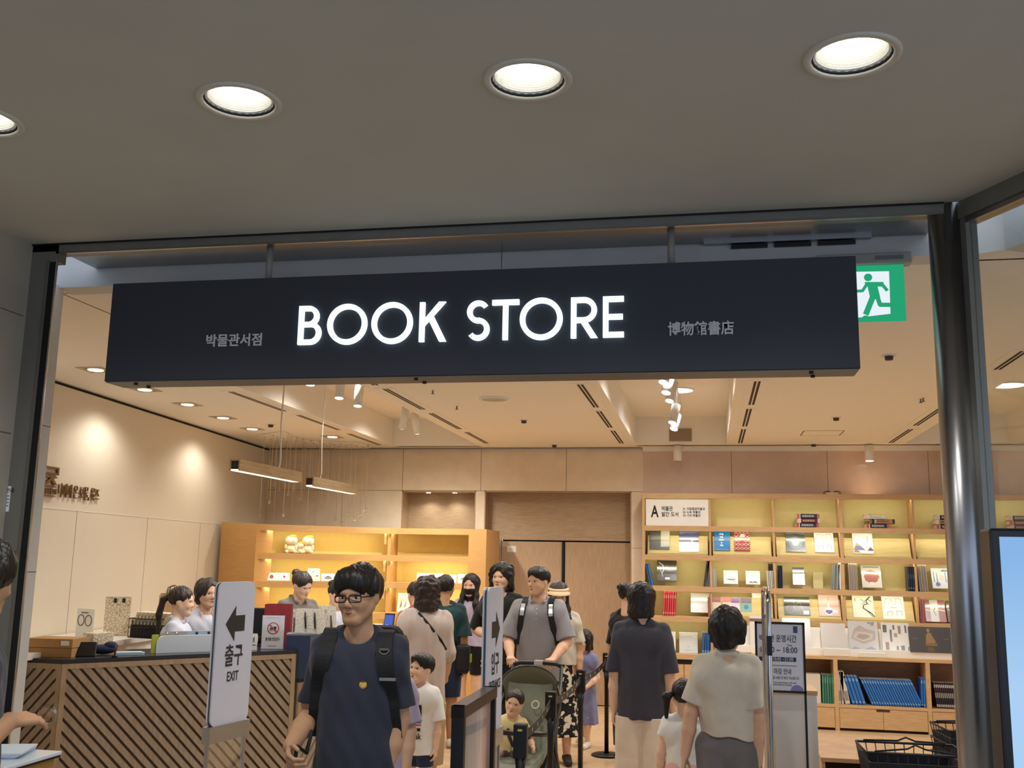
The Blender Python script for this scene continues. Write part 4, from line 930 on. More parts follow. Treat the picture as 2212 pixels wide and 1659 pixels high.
pl = MB(); pts = [pZ(400+x_*0.18083,820+y_*0.18083,SCZ-0.002)-mo.location for x_,y_ in ((870,665),(1000,640),(1190,615),(1300,680),(1480,725),(1800,745),(2100,752),(2212,790),(2212,812),(1900,815),(1500,800),(1200,765),(980,720))]
pl.add([p+V((0,0,z)) for z in (0,-0.012) for p in pts],[list(range(13))[::-1],list(range(13,26))]+[(i,(i+1)%13,13+(i+1)%13,13+i) for i in range(13)],shop_ceil); pl.build('ceiling_plate', mo)

# brown lettering on the left wall
brownl = mat('brown_letters', rgb(116,84,48), 0.5)
wt = empty('wall_lettering', (0,0,0)); tag(wt,'brown raised Korean lettering and emblem on the left shop wall','lettering')
def wall_at(px, py):
    r_ = ray(px,py); n = wn; t = (A0-CP).dot(n)/r_.dot(n); return CP+r_*t
a, b = wall_at(122,1062), wall_at(211,1070); c = (a+b)/2; wt.location = c+wn*0.012; wt.rotation_euler = (0,0,math.atan2(wd.y,wd.x))
text('letters','나에게 온 보물, 뮷즈',0.13,brownl,wt,(0,0,0),0.0,0.012,width=(b-a).length)
e1, e2 = wall_at(88,1065), wall_at(118,1070); W_ = (e2-e1).length; ce = ((e1+e2)/2-c); ex_ = ce.dot(wd)
m_ = MB(); T2 = Matrix.Translation((ex_,-0.01,0.0))
Zp = lambda y: wall_at(108,y).z-c.z; w5 = W_/2; B_ = lambda xa,ya,xb,yb: m_.box((xa,0,Zp(yb)),(xb,0.02,Zp(ya)),brownl,T2)
B_(-w5,1008,w5,1012); B_(w5-0.02,1008,w5,1024); B_(-w5,1021,w5,1025); B_(-w5,1029,w5*0.8,1032); B_(-w5,1049,w5*0.8,1052); B_(-w5,1070,w5*0.7,1073)
m_.poly([(0.0,Zp(1031)),(w5*0.35,Zp(1031)),(-w5*0.5,Zp(1047)),(-w5*0.95,Zp(1047))],0.02,brownl,T2); m_.poly([(0.0,Zp(1037)),(w5*0.3,Zp(1034)),(w5*0.9,Zp(1047)),(w5*0.5,Zp(1047))],0.02,brownl,T2); m_.build('emblem', wt)
text('small_letters','MU:DS',(Zp(1056)-Zp(1068))*1.35,brownl,wt,(ex_-0.01,0,(Zp(1056)+Zp(1068))/2),0.01,0.012,width=W_*1.1)
# ------------------------------------------------------------------ the tall bookcase on the right
BF, BB = 12.45, 12.77                       # front edge and back board
EDX = [-0.76, 0.025, 0.773, 1.546, 2.356, 3.13, 3.90]
TOPZ = [2.62, 2.225, 1.875, 1.505, 1.15]     # tops of the lip boards
LIPH = 0.062
bc = empty('bookcase', (1.4, BF, 0)); tag(bc, 'tall oak bookcase with lit olive back along the right half of the back wall', 'bookcase')
def L(x, y, z): return V((x-1.4, y-BF, z))
def bb(lo, hi, m, name): return MB().box(L(*lo), L(*hi), m).build(name, bc)
led = glow('led_strip', (1.0,0.86,0.45), 2.2)
bb((EDX[0],BB-0.02,0.6),(EDX[-1],BB,2.60), olive, 'back_panel')
bb((EDX[0]-0.03,BF,0.6),(EDX[0],BB,2.62), oak, 'side_panel')
for i, z in enumerate(TOPZ):
    MB().box(L(EDX[0],BF,z-LIPH),L(EDX[-1],BF+0.022,z),oak).box(L(EDX[0],BF+0.022,z-0.026),L(EDX[-1],BB-0.02,z),oak).build('shelf_board', bc)
    if i < 4:
        bb((EDX[0]+0.02,BF+0.024,z-0.045),(EDX[-1]-0.02,BF+0.036,z-0.028), led, 'light_strip')
    strip_light('bookcase_strip', (1.5,BF+0.045,z-0.05), 4.4, (4.6,5.6,6.2,5.6,4.4)[i], LEDY, rot=(math.radians(28),0,0))
bb((EDX[0]-0.03,BF-0.02,0.655),(1.05,BB,0.715), oak, 'shelf_board')
for j, x in enumerate(EDX[1:-1]):
    w_ = 0.022 if j != 2 else 0.036
    for i in range(5):
        z1 = TOPZ[i]-0.026; z0 = TOPZ[i+1] if i < 4 else 0.715
        bb((x-w_/2,BF+0.012,z0),(x+w_/2,BB-0.02,z1), oak, 'divider')
sl_m = oak_y
def slant(c0, c1, row, name='display_rest'):
    """tilted rest for face-out books inside cell c0 of a row"""
    z0 = TOPZ[row+1]; x0 = EDX[c0]+0.03; x1 = EDX[c1]-0.03
    mb = MB(); mb.add([L(x0,BF+0.07,z0+0.012),L(x1,BF+0.07,z0+0.012),L(x1,BF+0.17,z0+0.235),L(x0,BF+0.17,z0+0.235),L(x0,BF+0.085,z0+0.012),L(x1,BF+0.085,z0+0.012),L(x1,BF+0.185,z0+0.235),L(x0,BF+0.185,z0+0.235)],[(0,1,2,3),(4,7,6,5),(0,4,5,1),(2,6,7,3),(0,3,7,4),(1,5,6,2)],sl_m)
    mb.box(L(x0,BF+0.035,z0),L(x1,BF+0.07,z0+0.022),sl_m); mb.build(name, bc)
for c in range(5): slant(c,c+1,1)
for c in (1,2,3): slant(c,c+1,3)
# low cabinets
lc = empty('low_cabinet', (0.1, BF, 0)); tag(lc, 'low oak cabinet with drawers under the left part of the tall bookcase', 'cabinet')
MB().box((-0.86,0.02,0),(0.95,0.30,0.60),oak).build('body', lc); MB().box((-0.85,0.01,0.60),(0.94,0.3,0.655),black_gap).build('slot_shade', lc)  # black block under the ledge paints the shade of the slot
for k in range(4): MB().box((-0.85+0.45*k,0.0,0.06),(-0.41+0.45*k,0.02,0.595),oak).build('drawer', lc)
CFY = 11.95; cz = 0.79
rc = empty('low_cabinet', (1.9, CFY, 0)); tag(rc, 'low oak cabinet with open shelves of blue books over doors, by the column', 'cabinet')
xs = [0.50, 1.365, 2.33, 3.30]
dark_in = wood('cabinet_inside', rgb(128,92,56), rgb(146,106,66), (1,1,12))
MB().box((0.46-1.9,0,cz-0.035),(3.34-1.9,0.50,cz),oak).build('worktop', rc)
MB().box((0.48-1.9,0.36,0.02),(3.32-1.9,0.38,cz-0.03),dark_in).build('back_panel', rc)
for x in xs: MB().box((x-0.022-1.9,0.0,0),(x+0.022-1.9,0.36,cz-0.035),oak).build('upright', rc)
for x0, x1 in zip(xs, xs[1:]):
    MB().box((x0+0.022-1.9,0.004,0.245),(x1-0.022-1.9,0.36,0.275),oak).build('shelf', rc)
    mid = (x0+x1)/2
    for a, b in ((x0+0.026,mid-0.002),(mid+0.002,x1-0.026)): MB().box((a-1.9,0.006,0.03),(b-1.9,0.024,0.240),oak).build('door', rc)
    MB().box((mid-0.07-1.9,0.003,0.218),(mid+0.07-1.9,0.0055,0.243),mat('pull_brown',rgb(66,40,26),0.6)).build('pull_slot', rc)
# white display ledge standing on the worktop
dl = empty('display_ledge', (1.6, 12.05, cz)); tag(dl, 'long white display ledge on the low cabinet carrying face-out books', 'ledge')
MB().box((-1.35,0.06,0),(1.5,0.30,0.045),white_p).build('base', dl); MB().box((-1.35,0.02,0.0),(1.5,0.06,0.075),white_p).build('front_lip', dl)
mb = MB(); mb.add([V(p) for p in ((-1.35,0.10,0.045),(1.5,0.10,0.045),(1.5,0.20,0.29),(-1.35,0.20,0.29),(-1.35,0.12,0.045),(1.5,0.12,0.045),(1.5,0.22,0.29),(-1.35,0.22,0.29))],[(0,1,2,3),(4,7,6,5),(0,4,5,1),(2,6,7,3),(0,3,7,4),(1,5,6,2)],white_p); mb.build('tilted_back', dl)

# ------------------------------------------------------------------ books
page = mat('book_pages', rgb(236,230,216), 0.8)
def cmat(c): return mat('cover_%d_%d_%d' % c, rgb(*c), 0.32, spec=0.5)
film = clear('clear_wrap', (0.98,0.98,0.98), 0.06, 0.2)
def face_book(label, x0, y0, x1, y1, Y, col, art=(), th=0.018, tilt=None, group='face-out books on the tall bookcase', wrap=False, name='book', title=None, name_cat='book'):
    """book shown by its cover: pixel corners of the cover at depth Y, leaning back by tilt (m over the height)"""
    a, b = pY(x0,(y0+y1)/2,Y), pY(x1,(y0+y1)/2,Y); zt_, zb_ = pY((x0+x1)/2,y0,Y).z, pY((x0+x1)/2,y1,Y).z
    w, h = b.x-a.x, zt_-zb_; tilt = 0.10*h/0.24 if tilt is None else tilt
    r = empty(name, ((a.x+b.x)/2, Y, zb_)); r.rotation_euler = (-math.atan2(tilt,h),0,0); tag(r, label, name_cat, group)
    MB().box((-w/2+0.003,0.002,0.003),(w/2-0.003,th-0.002,h-0.003),page).build('pages', r)
    m_ = MB(); cm = cmat(col)
    m_.box((-w/2,0.0,0.0),(w/2,0.0022,h),cm); m_.box((-w/2,th-0.0022,0.0),(w/2,th,h),cm); m_.box((-w/2,0.0,0.0),(-w/2+0.0025,th,h),cm)
    T = Matrix.Translation((0,-0.0007,0))
    for k, s in enumerate(art):
        T = Matrix.Translation((0,-0.0006-0.00025*k,0)); kind, c = s[0], cmat(s[1]); q = s[2:]
        if kind == 'r': m_.poly([(w*(q[0]-.5),h*q[1]),(w*(q[2]-.5),h*q[1]),(w*(q[2]-.5),h*q[3]),(w*(q[0]-.5),h*q[3])],0.0006,c,T)
        elif kind == 'p': m_.poly([(w*(u-.5),h*v) for u,v in q[0]],0.0006,c,T)
        elif kind == 'o': m_.poly([(w*(q[0]-.5)+w*q[2]*math.cos(2*PI*j/28),h*q[1]+w*(q[3] if len(q) > 3 else q[2])*math.sin(2*PI*j/28)) for j in range(28)],0.0006,c,T)
        elif kind == 'g': m_.ring((w*(q[0]-.5),h*q[1]),w*q[2],w*q[3],0.0006,c,T,32)
        elif kind == 'l':
            pts = [V((w*(u-.5),h*v)) for u,v in q[0]]; lw = w*q[1]
            for A, B in zip(pts, pts[1:]):
                d = (B-A); d = d.normalized() if d.length else V((1,0)); n = V((-d.y,d.x))*lw/2; A2, B2 = A-d*lw*.3, B+d*lw*.3; m_.poly([A2-n,B2-n,B2+n,A2+n],0.0006,c,T)
    m_.build('cover', r)
    if wrap: MB().box((-w/2-0.001,-0.005,-0.0005),(w/2+0.001,-0.0044,h+0.004),film).build('clear_wrap', r)
    if title:
        for s_, u, v, sz, c in title: text('title', s_, h*sz, cmat(c), r, (w*(u-.5),-0.004,h*v), 0.012, 0.0005)
    return r
def lines(x0,x1,ys,c,t=0.012): return [('r',c,x0,y,x1,y+t) for y in ys]
YF = BF+0.08
LBL = ('r',(240,238,232),0.42,0.06,0.66,0.15)
W_, K_ = (226,226,222), (34,36,38)
# row 1 (second shelf), face out on the rests
face_book('dark grey book with a pale right third on the first rest of the tall bookcase',1403,1142,1446,1186,YF,(74,76,74),[('r',(168,168,152),0.56,0.12,1.0,1.0),('p',(150,148,126),[(0.56,0.12),(1,0.12),(1,0.2)])]+lines(0.08,0.36,[0.4,0.45],(96,98,96)))
face_book('deep blue wrapped book left of the blue lettered book',1467,1142,1509,1192,YF,(66,80,138),[('p',(120,132,180),[(0,0.82),(0.3,0.88),(0.7,0.86),(1,0.92),(1,1),(0,1)]),('o',(200,196,210),0.66,0.52,0.06),LBL,('l',(150,150,180),[(0.35,0.2),(0.42,0.4)],0.02)],wrap=True)
face_book('bright blue book with white stacked lettering on the second rest',1543,1144,1577,1189,YF,(28,110,176),lines(0.1,0.9,[0.05],(150,190,220),0.015),title=[('ma',0.46,0.86,0.17,(238,240,240)),('na',0.46,0.71,0.17,(238,240,240)),('mo',0.46,0.56,0.17,(238,240,240)),('a',0.46,0.41,0.17,(238,240,240)),('na',0.46,0.27,0.17,(238,240,240))])
zig = []
for k in range(5):
    y = 0.06+0.2*k
    zig += [('l',(226,200,190),[(0.02,y),(0.26,y+0.14),(0.5,y),(0.74,y+0.14),(0.98,y)],0.03), ('l',(226,200,190),[(0.02,y+0.14),(0.26,y),(0.5,y+0.14),(0.74,y),(0.98,y+0.14)],0.03)]
face_book('red and white diamond patterned book beside the blue lettered book',1586,1144,1620,1190,YF,(160,52,56),zig+[('o',(170,60,62),0.5,0.5,0.18),('r',(236,230,226),0.4,0.72,0.68,0.86)],wrap=True)
face_book('dark teal book with a glowing white disc on the third rest',1698,1144,1740,1192,YF,(62,80,92),[('g',(170,186,192),0.5,0.45,0.30,0.325),('o',(110,132,144),0.5,0.45,0.27),('o',(150,170,178),0.5,0.45,0.22),('o',(200,212,214),0.5,0.45,0.16),('o',(240,244,244),0.5,0.45,0.10)]+lines(0.3,0.7,[0.05],(190,180,120),0.015)+[('p',(120,136,146),[(0,0.86),(0.5,0.9),(1,0.84),(1,0.97),(0,0.97)])],wrap=True)
face_book('white book with fine blue line lettering on the third rest',1760,1144,1802,1193,YF,(232,232,226),[('l',(140,150,190),[(0.15,0.55),(0.15,0.85),(0.35,0.85)],0.02),('l',(140,150,190),[(0.3,0.6),(0.45,0.85),(0.5,0.6)],0.02),('l',(140,150,190),[(0.62,0.58),(0.62,0.86),(0.86,0.86),(0.88,0.58)],0.02)]+[('r',(60,70,110),0.38+0.07*k,0.47,0.42+0.07*k,0.49) for k in range(4)]+[('l',(140,150,190),[(0.2,0.15),(0.2,0.32),(0.42,0.32),(0.42,0.15)],0.02),('l',(140,150,190),[(0.64,0.15),(0.64,0.34),(0.86,0.34),(0.86,0.15)],0.02)])
face_book('white book with blue and gold mountain triangles on the fourth rest',1843,1145,1887,1196,YF,(222,224,228),[('p',(124,132,178),[(0.02,0.16),(0.2,0.52),(0.6,0.16)]),('p',(196,164,110),[(0.11,0.36),(0.2,0.52),(0.36,0.36)]),('p',(176,140,84),[(0.02,0.05),(0.14,0.22),(0.36,0.05)]),('p',(150,116,60),[(0.72,0.16),(0.86,0.32),(1.0,0.16)]),('p',(80,90,150),[(0.70,0.14),(1.0,0.14),(0.86,0.24)]),LBL,('r',(150,154,170),0.72,0.52,0.76,0.8)])
# row 2
YS = BF+0.10
face_book('black wrapped book with silver folds in the left cell of the third shelf',1419,1207,1461,1254,YS,(36,38,38),[('l',(190,194,192),[(0.1,0.9),(0.3,0.75),(0.35,0.55),(0.25,0.35)],0.05),('p',(120,128,126),[(0.3,0.55),(0.8,0.66),(0.95,0.5),(0.6,0.46)]),('l',(180,184,184),[(0.15,0.6),(0.3,0.2)],0.03),LBL],wrap=True)
face_book('small white book with a dark boat drawing',1563,1230,1594,1261,YS,(230,230,226),[('p',(70,76,72),[(0.14,0.38),(0.4,0.28),(0.7,0.28),(0.88,0.40),(0.6,0.34)]),('l',(100,104,100),[(0.52,0.34),(0.56,0.6)],0.02)])
face_book('small white book with grey hill drawing',1611,1231,1642,1262,YS,(230,230,226),[('p',(120,124,126),[(0.18,0.1),(0.36,0.24),(0.5,0.16),(0.66,0.26),(0.86,0.1)])]+lines(0.3,0.7,[0.7,0.62],(170,170,176)))
face_book('navy wrapped book with a small white label, third shelf',1713,1223,1738,1263,YS,(38,50,104),[('r',(240,238,232),0.28,0.1,0.60,0.24),('r',(90,100,150),0.4,0.4,0.45,0.7)],wrap=True,th=0.03)
face_book('white book with a rust coloured stone vessel drawing',1862,1218,1905,1269,YS,(224,222,216),[('p',(176,92,84),[(0.2,0.3),(0.12,0.5),(0.26,0.74),(0.5,0.8),(0.74,0.72),(0.9,0.5),(0.78,0.28),(0.5,0.16)]),('l',(110,60,54),[(0.2,0.66),(0.86,0.64),(0.9,0.4)],0.015),('r',(150,154,150),0.1,0.9,0.9,0.96),('r',(240,238,232),0.4,0.12,0.62,0.24)],wrap=True)
face_book('pale blue drawing covered book, third shelf near the column',2014,1224,2056,1271,YS,(206,212,222),[('r',(120,140,180),0.1,0.3,0.16,0.8),('r',(120,140,180),0.26,0.25,0.32,0.75),('r',(214,190,180),0.4,0.4,0.64,0.72),('r',(120,140,180),0.7,0.3,0.76,0.8),('p',(90,120,160),[(0.5,0.84),(0.9,0.84),(0.9,0.9),(0.6,0.92)]),('o',(96,120,170),0.3,0.2,0.12)])
# row 3
face_book('white wrapped book with a small black mark, fourth shelf',1492,1279,1532,1323,YS,(214,214,208),[('r',(70,70,70),0.28,0.10,0.34,0.14)]+lines(0.2,0.8,[0.16],(180,180,176),0.01),wrap=True)
for i,(x,c1,c2) in enumerate(((1538,(140,66,84),(200,190,180)),(1561,(206,100,110),(224,190,190)),(1579,(110,84,160),(196,186,210)),(1600,(104,80,112),(116,164,172)))):
    face_book(('maroon topped','pink topped','violet topped','teal and plum')[i]+' slim booklet in the second cell of the fourth shelf',x,1287 if i < 2 else 1290,x+(19 if i < 3 else 24),1322,YF+0.005*i,c2,[('r',c1,0,0.66,1,1)]+([('o',(70,130,140),0.5,0.35,0.22)] if i == 3 else []),th=0.006)
face_book('tall white booklet with a grey green wave, fourth shelf',1625,1276,1667,1324,YF+0.02,(226,228,224),[('p',(150,170,164),[(0.05,0.02),(0.05,0.5),(0.25,0.72),(0.45,0.6),(0.3,0.56),(0.4,0.3),(0.6,0.02)])],th=0.006)
face_book('wide black wrapped book on the third rest of the fourth shelf',1694,1287,1750,1329,YF,(32,36,38),[('g',(120,128,126),0.25,0.35,0.14,0.16),('l',(150,156,154),[(0.35,0.9),(0.4,0.5),(0.62,0.75),(0.72,0.3)],0.014),('g',(84,92,92),0.52,0.4,0.10,0.12),('r',(226,226,222),0.74,0.06,0.96,0.26)],wrap=True)
face_book('pink book with a blue and white bottle vase',1769,1280,1813,1331,YF,(216,182,178),[('p',(238,236,232),[(0.44,0.36),(0.46,0.6),(0.54,0.6),(0.56,0.36)]),('o',(238,236,232),0.5,0.22,0.2),('p',(90,98,150),[(0.32,0.18),(0.34,0.28),(0.66,0.28),(0.68,0.18),(0.5,0.08)]),('r',(240,238,232),0.7,0.16,0.92,0.27),('r',(120,90,90),0.49,0.72,0.51,0.86)])
face_book('cream book with a black ink pine tree',1843,1283,1889,1334,YF,(222,220,204),[('l',(40,44,40),[(0.98,0.05),(0.86,0.2),(0.7,0.3),(0.5,0.42),(0.52,0.56),(0.7,0.62),(0.66,0.78),(0.84,0.94)],0.05),('l',(60,64,58),[(0.42,0.82),(0.55,0.72),(0.75,0.82),(0.92,0.72)],0.03),('l',(60,64,58),[(0.45,0.62),(0.62,0.68),(0.8,0.6)],0.03),('l',(50,54,50),[(0.9,0.05),(0.74,0.24),(0.6,0.34)],0.03),('r',(80,80,76),0.12,0.72,0.15,0.86)])
face_book('white book with fine blue line lettering on the fourth rest, beside the pine tree book',1907,1283,1955,1337,YF,(228,230,226),[('l',(140,150,190),[(0.15,0.55),(0.15,0.85),(0.35,0.85)],0.02),('l',(140,150,190),[(0.3,0.6),(0.45,0.85),(0.5,0.6)],0.02),('l',(140,150,190),[(0.62,0.58),(0.62,0.86),(0.86,0.86),(0.88,0.58)],0.02)]+[('r',(60,70,110),0.38+0.07*k,0.47,0.42+0.07*k,0.49) for k in range(4)]+[('l',(140,150,190),[(0.22,0.14),(0.22,0.3),(0.44,0.3),(0.44,0.14)],0.02),('l',(140,150,190),[(0.64,0.15),(0.64,0.34),(0.86,0.34),(0.86,0.15)],0.02)])
face_book('rose and grey banded wrapped book near the column, fourth shelf',2000,1293,2044,1343,YS,(160,96,110),[('r',(206,212,212),0.26,0,0.66,1),('l',(236,240,240),[(0.02,0.55),(0.3,0.48),(0.6,0.55),(0.98,0.5)],0.04),('l',(60,64,64),[(0.46,0.72),(0.5,0.6),(0.42,0.5),(0.52,0.3)],0.03)],wrap=True,th=0.03)
face_book('brown wrapped book cut by the column, fourth shelf',2047,1295,2086,1344,YS,(92,76,66),[('l',(210,206,200),[(0.1,0.6),(0.3,0.3),(0.2,0.1)],0.04),('l',(200,196,190),[(0.35,0.7),(0.5,0.4)],0.03)],wrap=True)
# row 4
face_book('white wrapped book left of the short blue spines, fifth shelf',1467,1364,1507,1411,YS,(206,208,206),[('l',(240,240,240),[(0.1,0.85),(0.6,0.9),(0.9,0.8)],0.04),('r',(120,120,120),0.46,0.3,0.54,0.33)]+lines(0.3,0.7,[0.12,0.16],(150,150,150)),wrap=True)
face_book('white book half behind the woman in dark grey, fifth shelf',1438,1362,1459,1406,YS,(214,216,212))
# on the white ledge
YL = 12.08; GL = 'face-out books on the white ledge'
def ledge_book(lab, x0,y0,x1,y1,col,art=(),dy=0.0,**k): return face_book(lab,x0,y0,x1,y1,YL+dy,col,art,th=0.02,tilt=0.12*(y1-y0)/80,group=GL,**k)
ledge_book('large plain white book on the ledge, half behind the opening hours board',1691,1334,1752,1403,(220,214,214),lines(0.45,0.75,[0.62,0.55],(170,166,170),0.01),wrap=True)
ledge_book('plain white wrapped book standing on the ledge above a low stack',1774,1345,1828,1402,(216,210,204),lines(0.1,0.85,[0.14],(180,176,170),0.006),wrap=True)
ledge_book('grey white book with brown contour lines on the ledge',1834,1340,1898,1405,(206,204,208),[('p',(186,168,156),[(0.08,0.4),(0.2,0.72),(0.4,0.86),(0.6,0.74),(0.92,0.66),(0.9,0.36),(0.5,0.22)]),('p',(204,194,188),[(0.14,0.42),(0.26,0.64),(0.6,0.62),(0.84,0.56),(0.8,0.4),(0.5,0.3)]),('p',(170,150,138),[(0.26,0.44),(0.36,0.56),(0.66,0.54),(0.74,0.46),(0.5,0.36)]),('p',(160,170,200),[(0.05,0.03),(0.2,0.12),(0.4,0.05)]),('p',(150,160,190),[(0.5,0.03),(0.75,0.14),(0.95,0.03)])],wrap=True,title=[('천년 전주',0.78,0.94,0.06,(60,56,54)),('도록',0.82,0.87,0.06,(60,56,54))])
sq = [('r',c,u,v,u+a,v+b) for c,u,v,a,b in (((40,44,60),0.06,0.66,0.14,0.26),((30,34,38),0.42,0.76,0.06,0.16),((140,98,60),0.6,0.62,0.10,0.28),((24,40,52),0.84,0.66,0.06,0.26),((30,40,44),0.3,0.34,0.07,0.42),((150,124,84),0.44,0.5,0.12,0.14),((120,70,50),0.12,0.06,0.12,0.26),((60,66,66),0.5,0.06,0.07,0.14),((40,60,60),0.66,0.06,0.13,0.16),((24,40,52),0.9,0.04,0.05,0.14))]
ledge_book('white book with a grid of dark and ochre photo tiles',1906,1344,1967,1408,(226,222,218),sq,wrap=True)
ledge_book('wide charcoal book with a seated golden statue',1966,1353,2058,1409,(64,60,62),[('o',(150,120,80),0.46,0.86,0.035,0.045),('p',(140,110,72),[(0.38,0.30),(0.40,0.66),(0.45,0.78),(0.52,0.76),(0.56,0.6),(0.62,0.42),(0.58,0.34)]),('p',(120,92,58),[(0.38,0.24),(0.64,0.24),(0.66,0.36),(0.36,0.36)]),('p',(96,74,50),[(0.40,0.02),(0.58,0.02),(0.56,0.2),(0.42,0.2)]),('r',(120,116,112),0.05,0.52,0.2,0.535),('r',(120,116,112),0.8,0.52,0.93,0.535)],dy=-0.03)
ledge_book('white book behind the opening hours board, left end of the ledge',1620,1328,1668,1396,(214,208,208),lines(0,1,[0.8],(120,90,80),0.1))
ledge_book('white book at the right end of the ledge, cut by the column',2056,1372,2090,1412,(228,222,214),dy=0.01)
# low stacks lying on the ledge front and worktop
for nm,(x0,x1,y),n in (('plain white wrapped books',(1778,1834,1404),5),('white wrapped books',(1856,1912,1409),3)):
    a, b = pY(x0,y,11.98), pY(x1,y,11.98)
    for k in range(n):
        z0 = cz+0.004+0.0155*k; r = empty('book', ((a.x+b.x)/2+0.004*((k*7)%3),12.03-0.06,z0)); tag(r,'white book on the ledge front, %s of %s %s' % (('bottom','second','third','fourth','top')[k if k < n-1 else 4],('zero','one','two','three','four','five')[n],nm),'book','low stacks before the ledge')
        w = (b.x-a.x)/2; MB().box((-w,-0.02,0),(w,0.07,0.014),page).build('pages', r); MB().box((-w-0.002,-0.022,0.0135),(w+0.002,0.07,0.015),cmat((232,230,228))).build('cover', r)

# books showing their spines
def spine(label, x, y, z, w, h, d, col, lean=0.0, group=None, band=None, title=None, parent_name='book'):
    r = empty('book', (x,y,z)); r.rotation_euler = (0,lean,0); tag(r,label,'book',group)
    m_ = MB(); c = cmat(col); m_.box((-w/2,0,0),(w/2,0.003,h),c); m_.box((-w/2,0,0),(-w/2+0.002,d,h),c); m_.box((w/2-0.002,0,0),(w/2,d,h),c)
    if band:
        for bz, bh, bc_ in band: m_.box((-w/2*0.7,-0.0006,h*bz),(w/2*0.7,0.0002,h*(bz+bh)),cmat(bc_))
    m_.build('cover', r); MB().box((-w/2+0.002,0.003,0.002),(w/2-0.002,d-0.003,h-0.003),page).build('pages', r)
    return r
NTH = ('first','second','third','fourth','fifth','sixth','seventh','eighth','ninth','tenth','eleventh','twelfth','thirteenth','fourteenth','fifteenth','sixteenth','seventeenth','eighteenth','nineteenth','twentieth')
def spine_row(desc, px0, px1, pyb, pyt, n, Y, cols, grp, lean0=0.0, d=0.17, band=None, zb=None):
    a, b = pY(px0,pyb,Y), pY(px1,pyb,Y); z0 = a.z if zb is None else zb; h = pY(px0,pyt,Y).z-z0; w = (b.x-a.x)/n
    for k in range(n):
        spine('%s, %s from the left' % (desc, NTH[k]) if n > 1 else desc, a.x+w*(k+0.5), Y, z0+0.001, w*0.9*math.cos(lean0) if lean0 < 0.1 else w*0.86, h, d, cols[k % len(cols)], lean0, grp, band)
Z2, Z3 = TOPZ[3]+0.002, TOPZ[4]+0.002
spine_row('leaning blue spine at the left end of the third shelf',1403,1412,1253,1217,2,BF+0.05,[(54,100,160),(70,120,180)],'leaning blue spines',-0.22,zb=Z2)
spine_row('dark slim spine leaning at the first divider, third shelf',1519,1526,1253,1209,2,BF+0.05,[(52,52,56),(70,74,92)],'dark slim spines',0.14,zb=Z2)
spine_row('grey slim spine standing against the first divider, third shelf',1528,1533,1253,1206,1,BF+0.05,[(104,106,124)],None,zb=Z2)
spine_row('white spine at the left of the second cell, third shelf',1537,1548,1260,1229,4,BF+0.05,[(222,218,210),(206,200,190)],'white spines, second cell',zb=Z2)
spine_row('thin pale spine at the right of the second cell, third shelf',1658,1676,1263,1233,5,BF+0.05,[(216,216,212),(190,192,190)],'thin pale spines, second cell',-0.05,zb=Z2)
spine_row('black album behind the thin pale spines, third shelf',1660,1676,1263,1218,1,BF+0.24,[(22,22,26)],None,d=0.03,zb=Z2)
spine_row('navy spine right of the second divider, third shelf',1682,1691,1264,1222,3,BF+0.05,[(34,40,66),(44,54,90),(28,34,54)],'navy spines, third cell',zb=Z2)
spine_row('grey white spine right in the third cell, third shelf',1797,1812,1267,1219,6,BF+0.05,[(150,160,164),(190,194,190),(120,134,142)],'grey spines, third cell',0.07,zb=Z2)
spine_row('white spine before the broad divider, third shelf',1813,1823,1267,1216,2,BF+0.05,[(226,224,216),(206,208,204)],'white spines by the broad divider',zb=Z2)
spine_row('pale stone spine left in the fourth cell, third shelf',1834,1854,1269,1217,8,BF+0.05,[(196,182,168),(178,164,150)],'stone spines, fourth cell',zb=Z2)
spine_row('thick navy spine at the right of the fourth cell, third shelf',1962,1981,1271,1224,4,BF+0.05,[(34,36,56),(26,28,46)],'thick navy spines, fourth cell',zb=Z2,band=[(0.1,0.04,(130,130,140)),(0.5,0.2,(70,72,90))])
spine_row('pale stone spine left in the fifth cell, third shelf',1987,2006,1272,1220,7,BF+0.05,[(190,178,166),(160,150,140)],'stone spines, fifth cell',-0.06,zb=Z2)
spine_row('coral red spine behind the woman in dark grey, fourth shelf',1431,1459,1325,1276,6,BF+0.05,[(214,78,80),(196,66,70)],'coral red spines',0.05,zb=Z3,band=[(0.08,0.06,(236,160,150)),(0.7,0.14,(236,150,146))])
spine_row('orange white and blue slim spine by the first divider, fourth shelf',1529,1535,1324,1290,3,BF+0.05,[(206,92,60),(226,222,214),(60,90,150)],'slim spines by the first divider',zb=Z3)
spine_row('pink slim spine left of the rose book, fourth shelf',1988,2000,1342,1292,4,BF+0.05,[(206,140,134),(190,110,110)],'pink slim spines',zb=Z3)
spine_row('short blue spine right of the white wrapped book, fifth shelf',1516,1537,1413,1366,4,BF+0.05,[(40,98,178),(30,80,150)],'short blue spines, fifth shelf',0.04,zb=0.717,band=[(0.08,0.1,(120,160,210))])
spine_row('brown and cream spine behind the woman in beige, fifth shelf',1540,1560,1413,1370,4,BF+0.05,[(180,150,110),(220,210,196)],'brown spines, fifth shelf',zb=0.717)
spine_row('clear acrylic stand with a white edge, third shelf',1755,1780,1265,1236,1,BF+0.22,[(196,188,140)],None,d=0.01,zb=Z2)
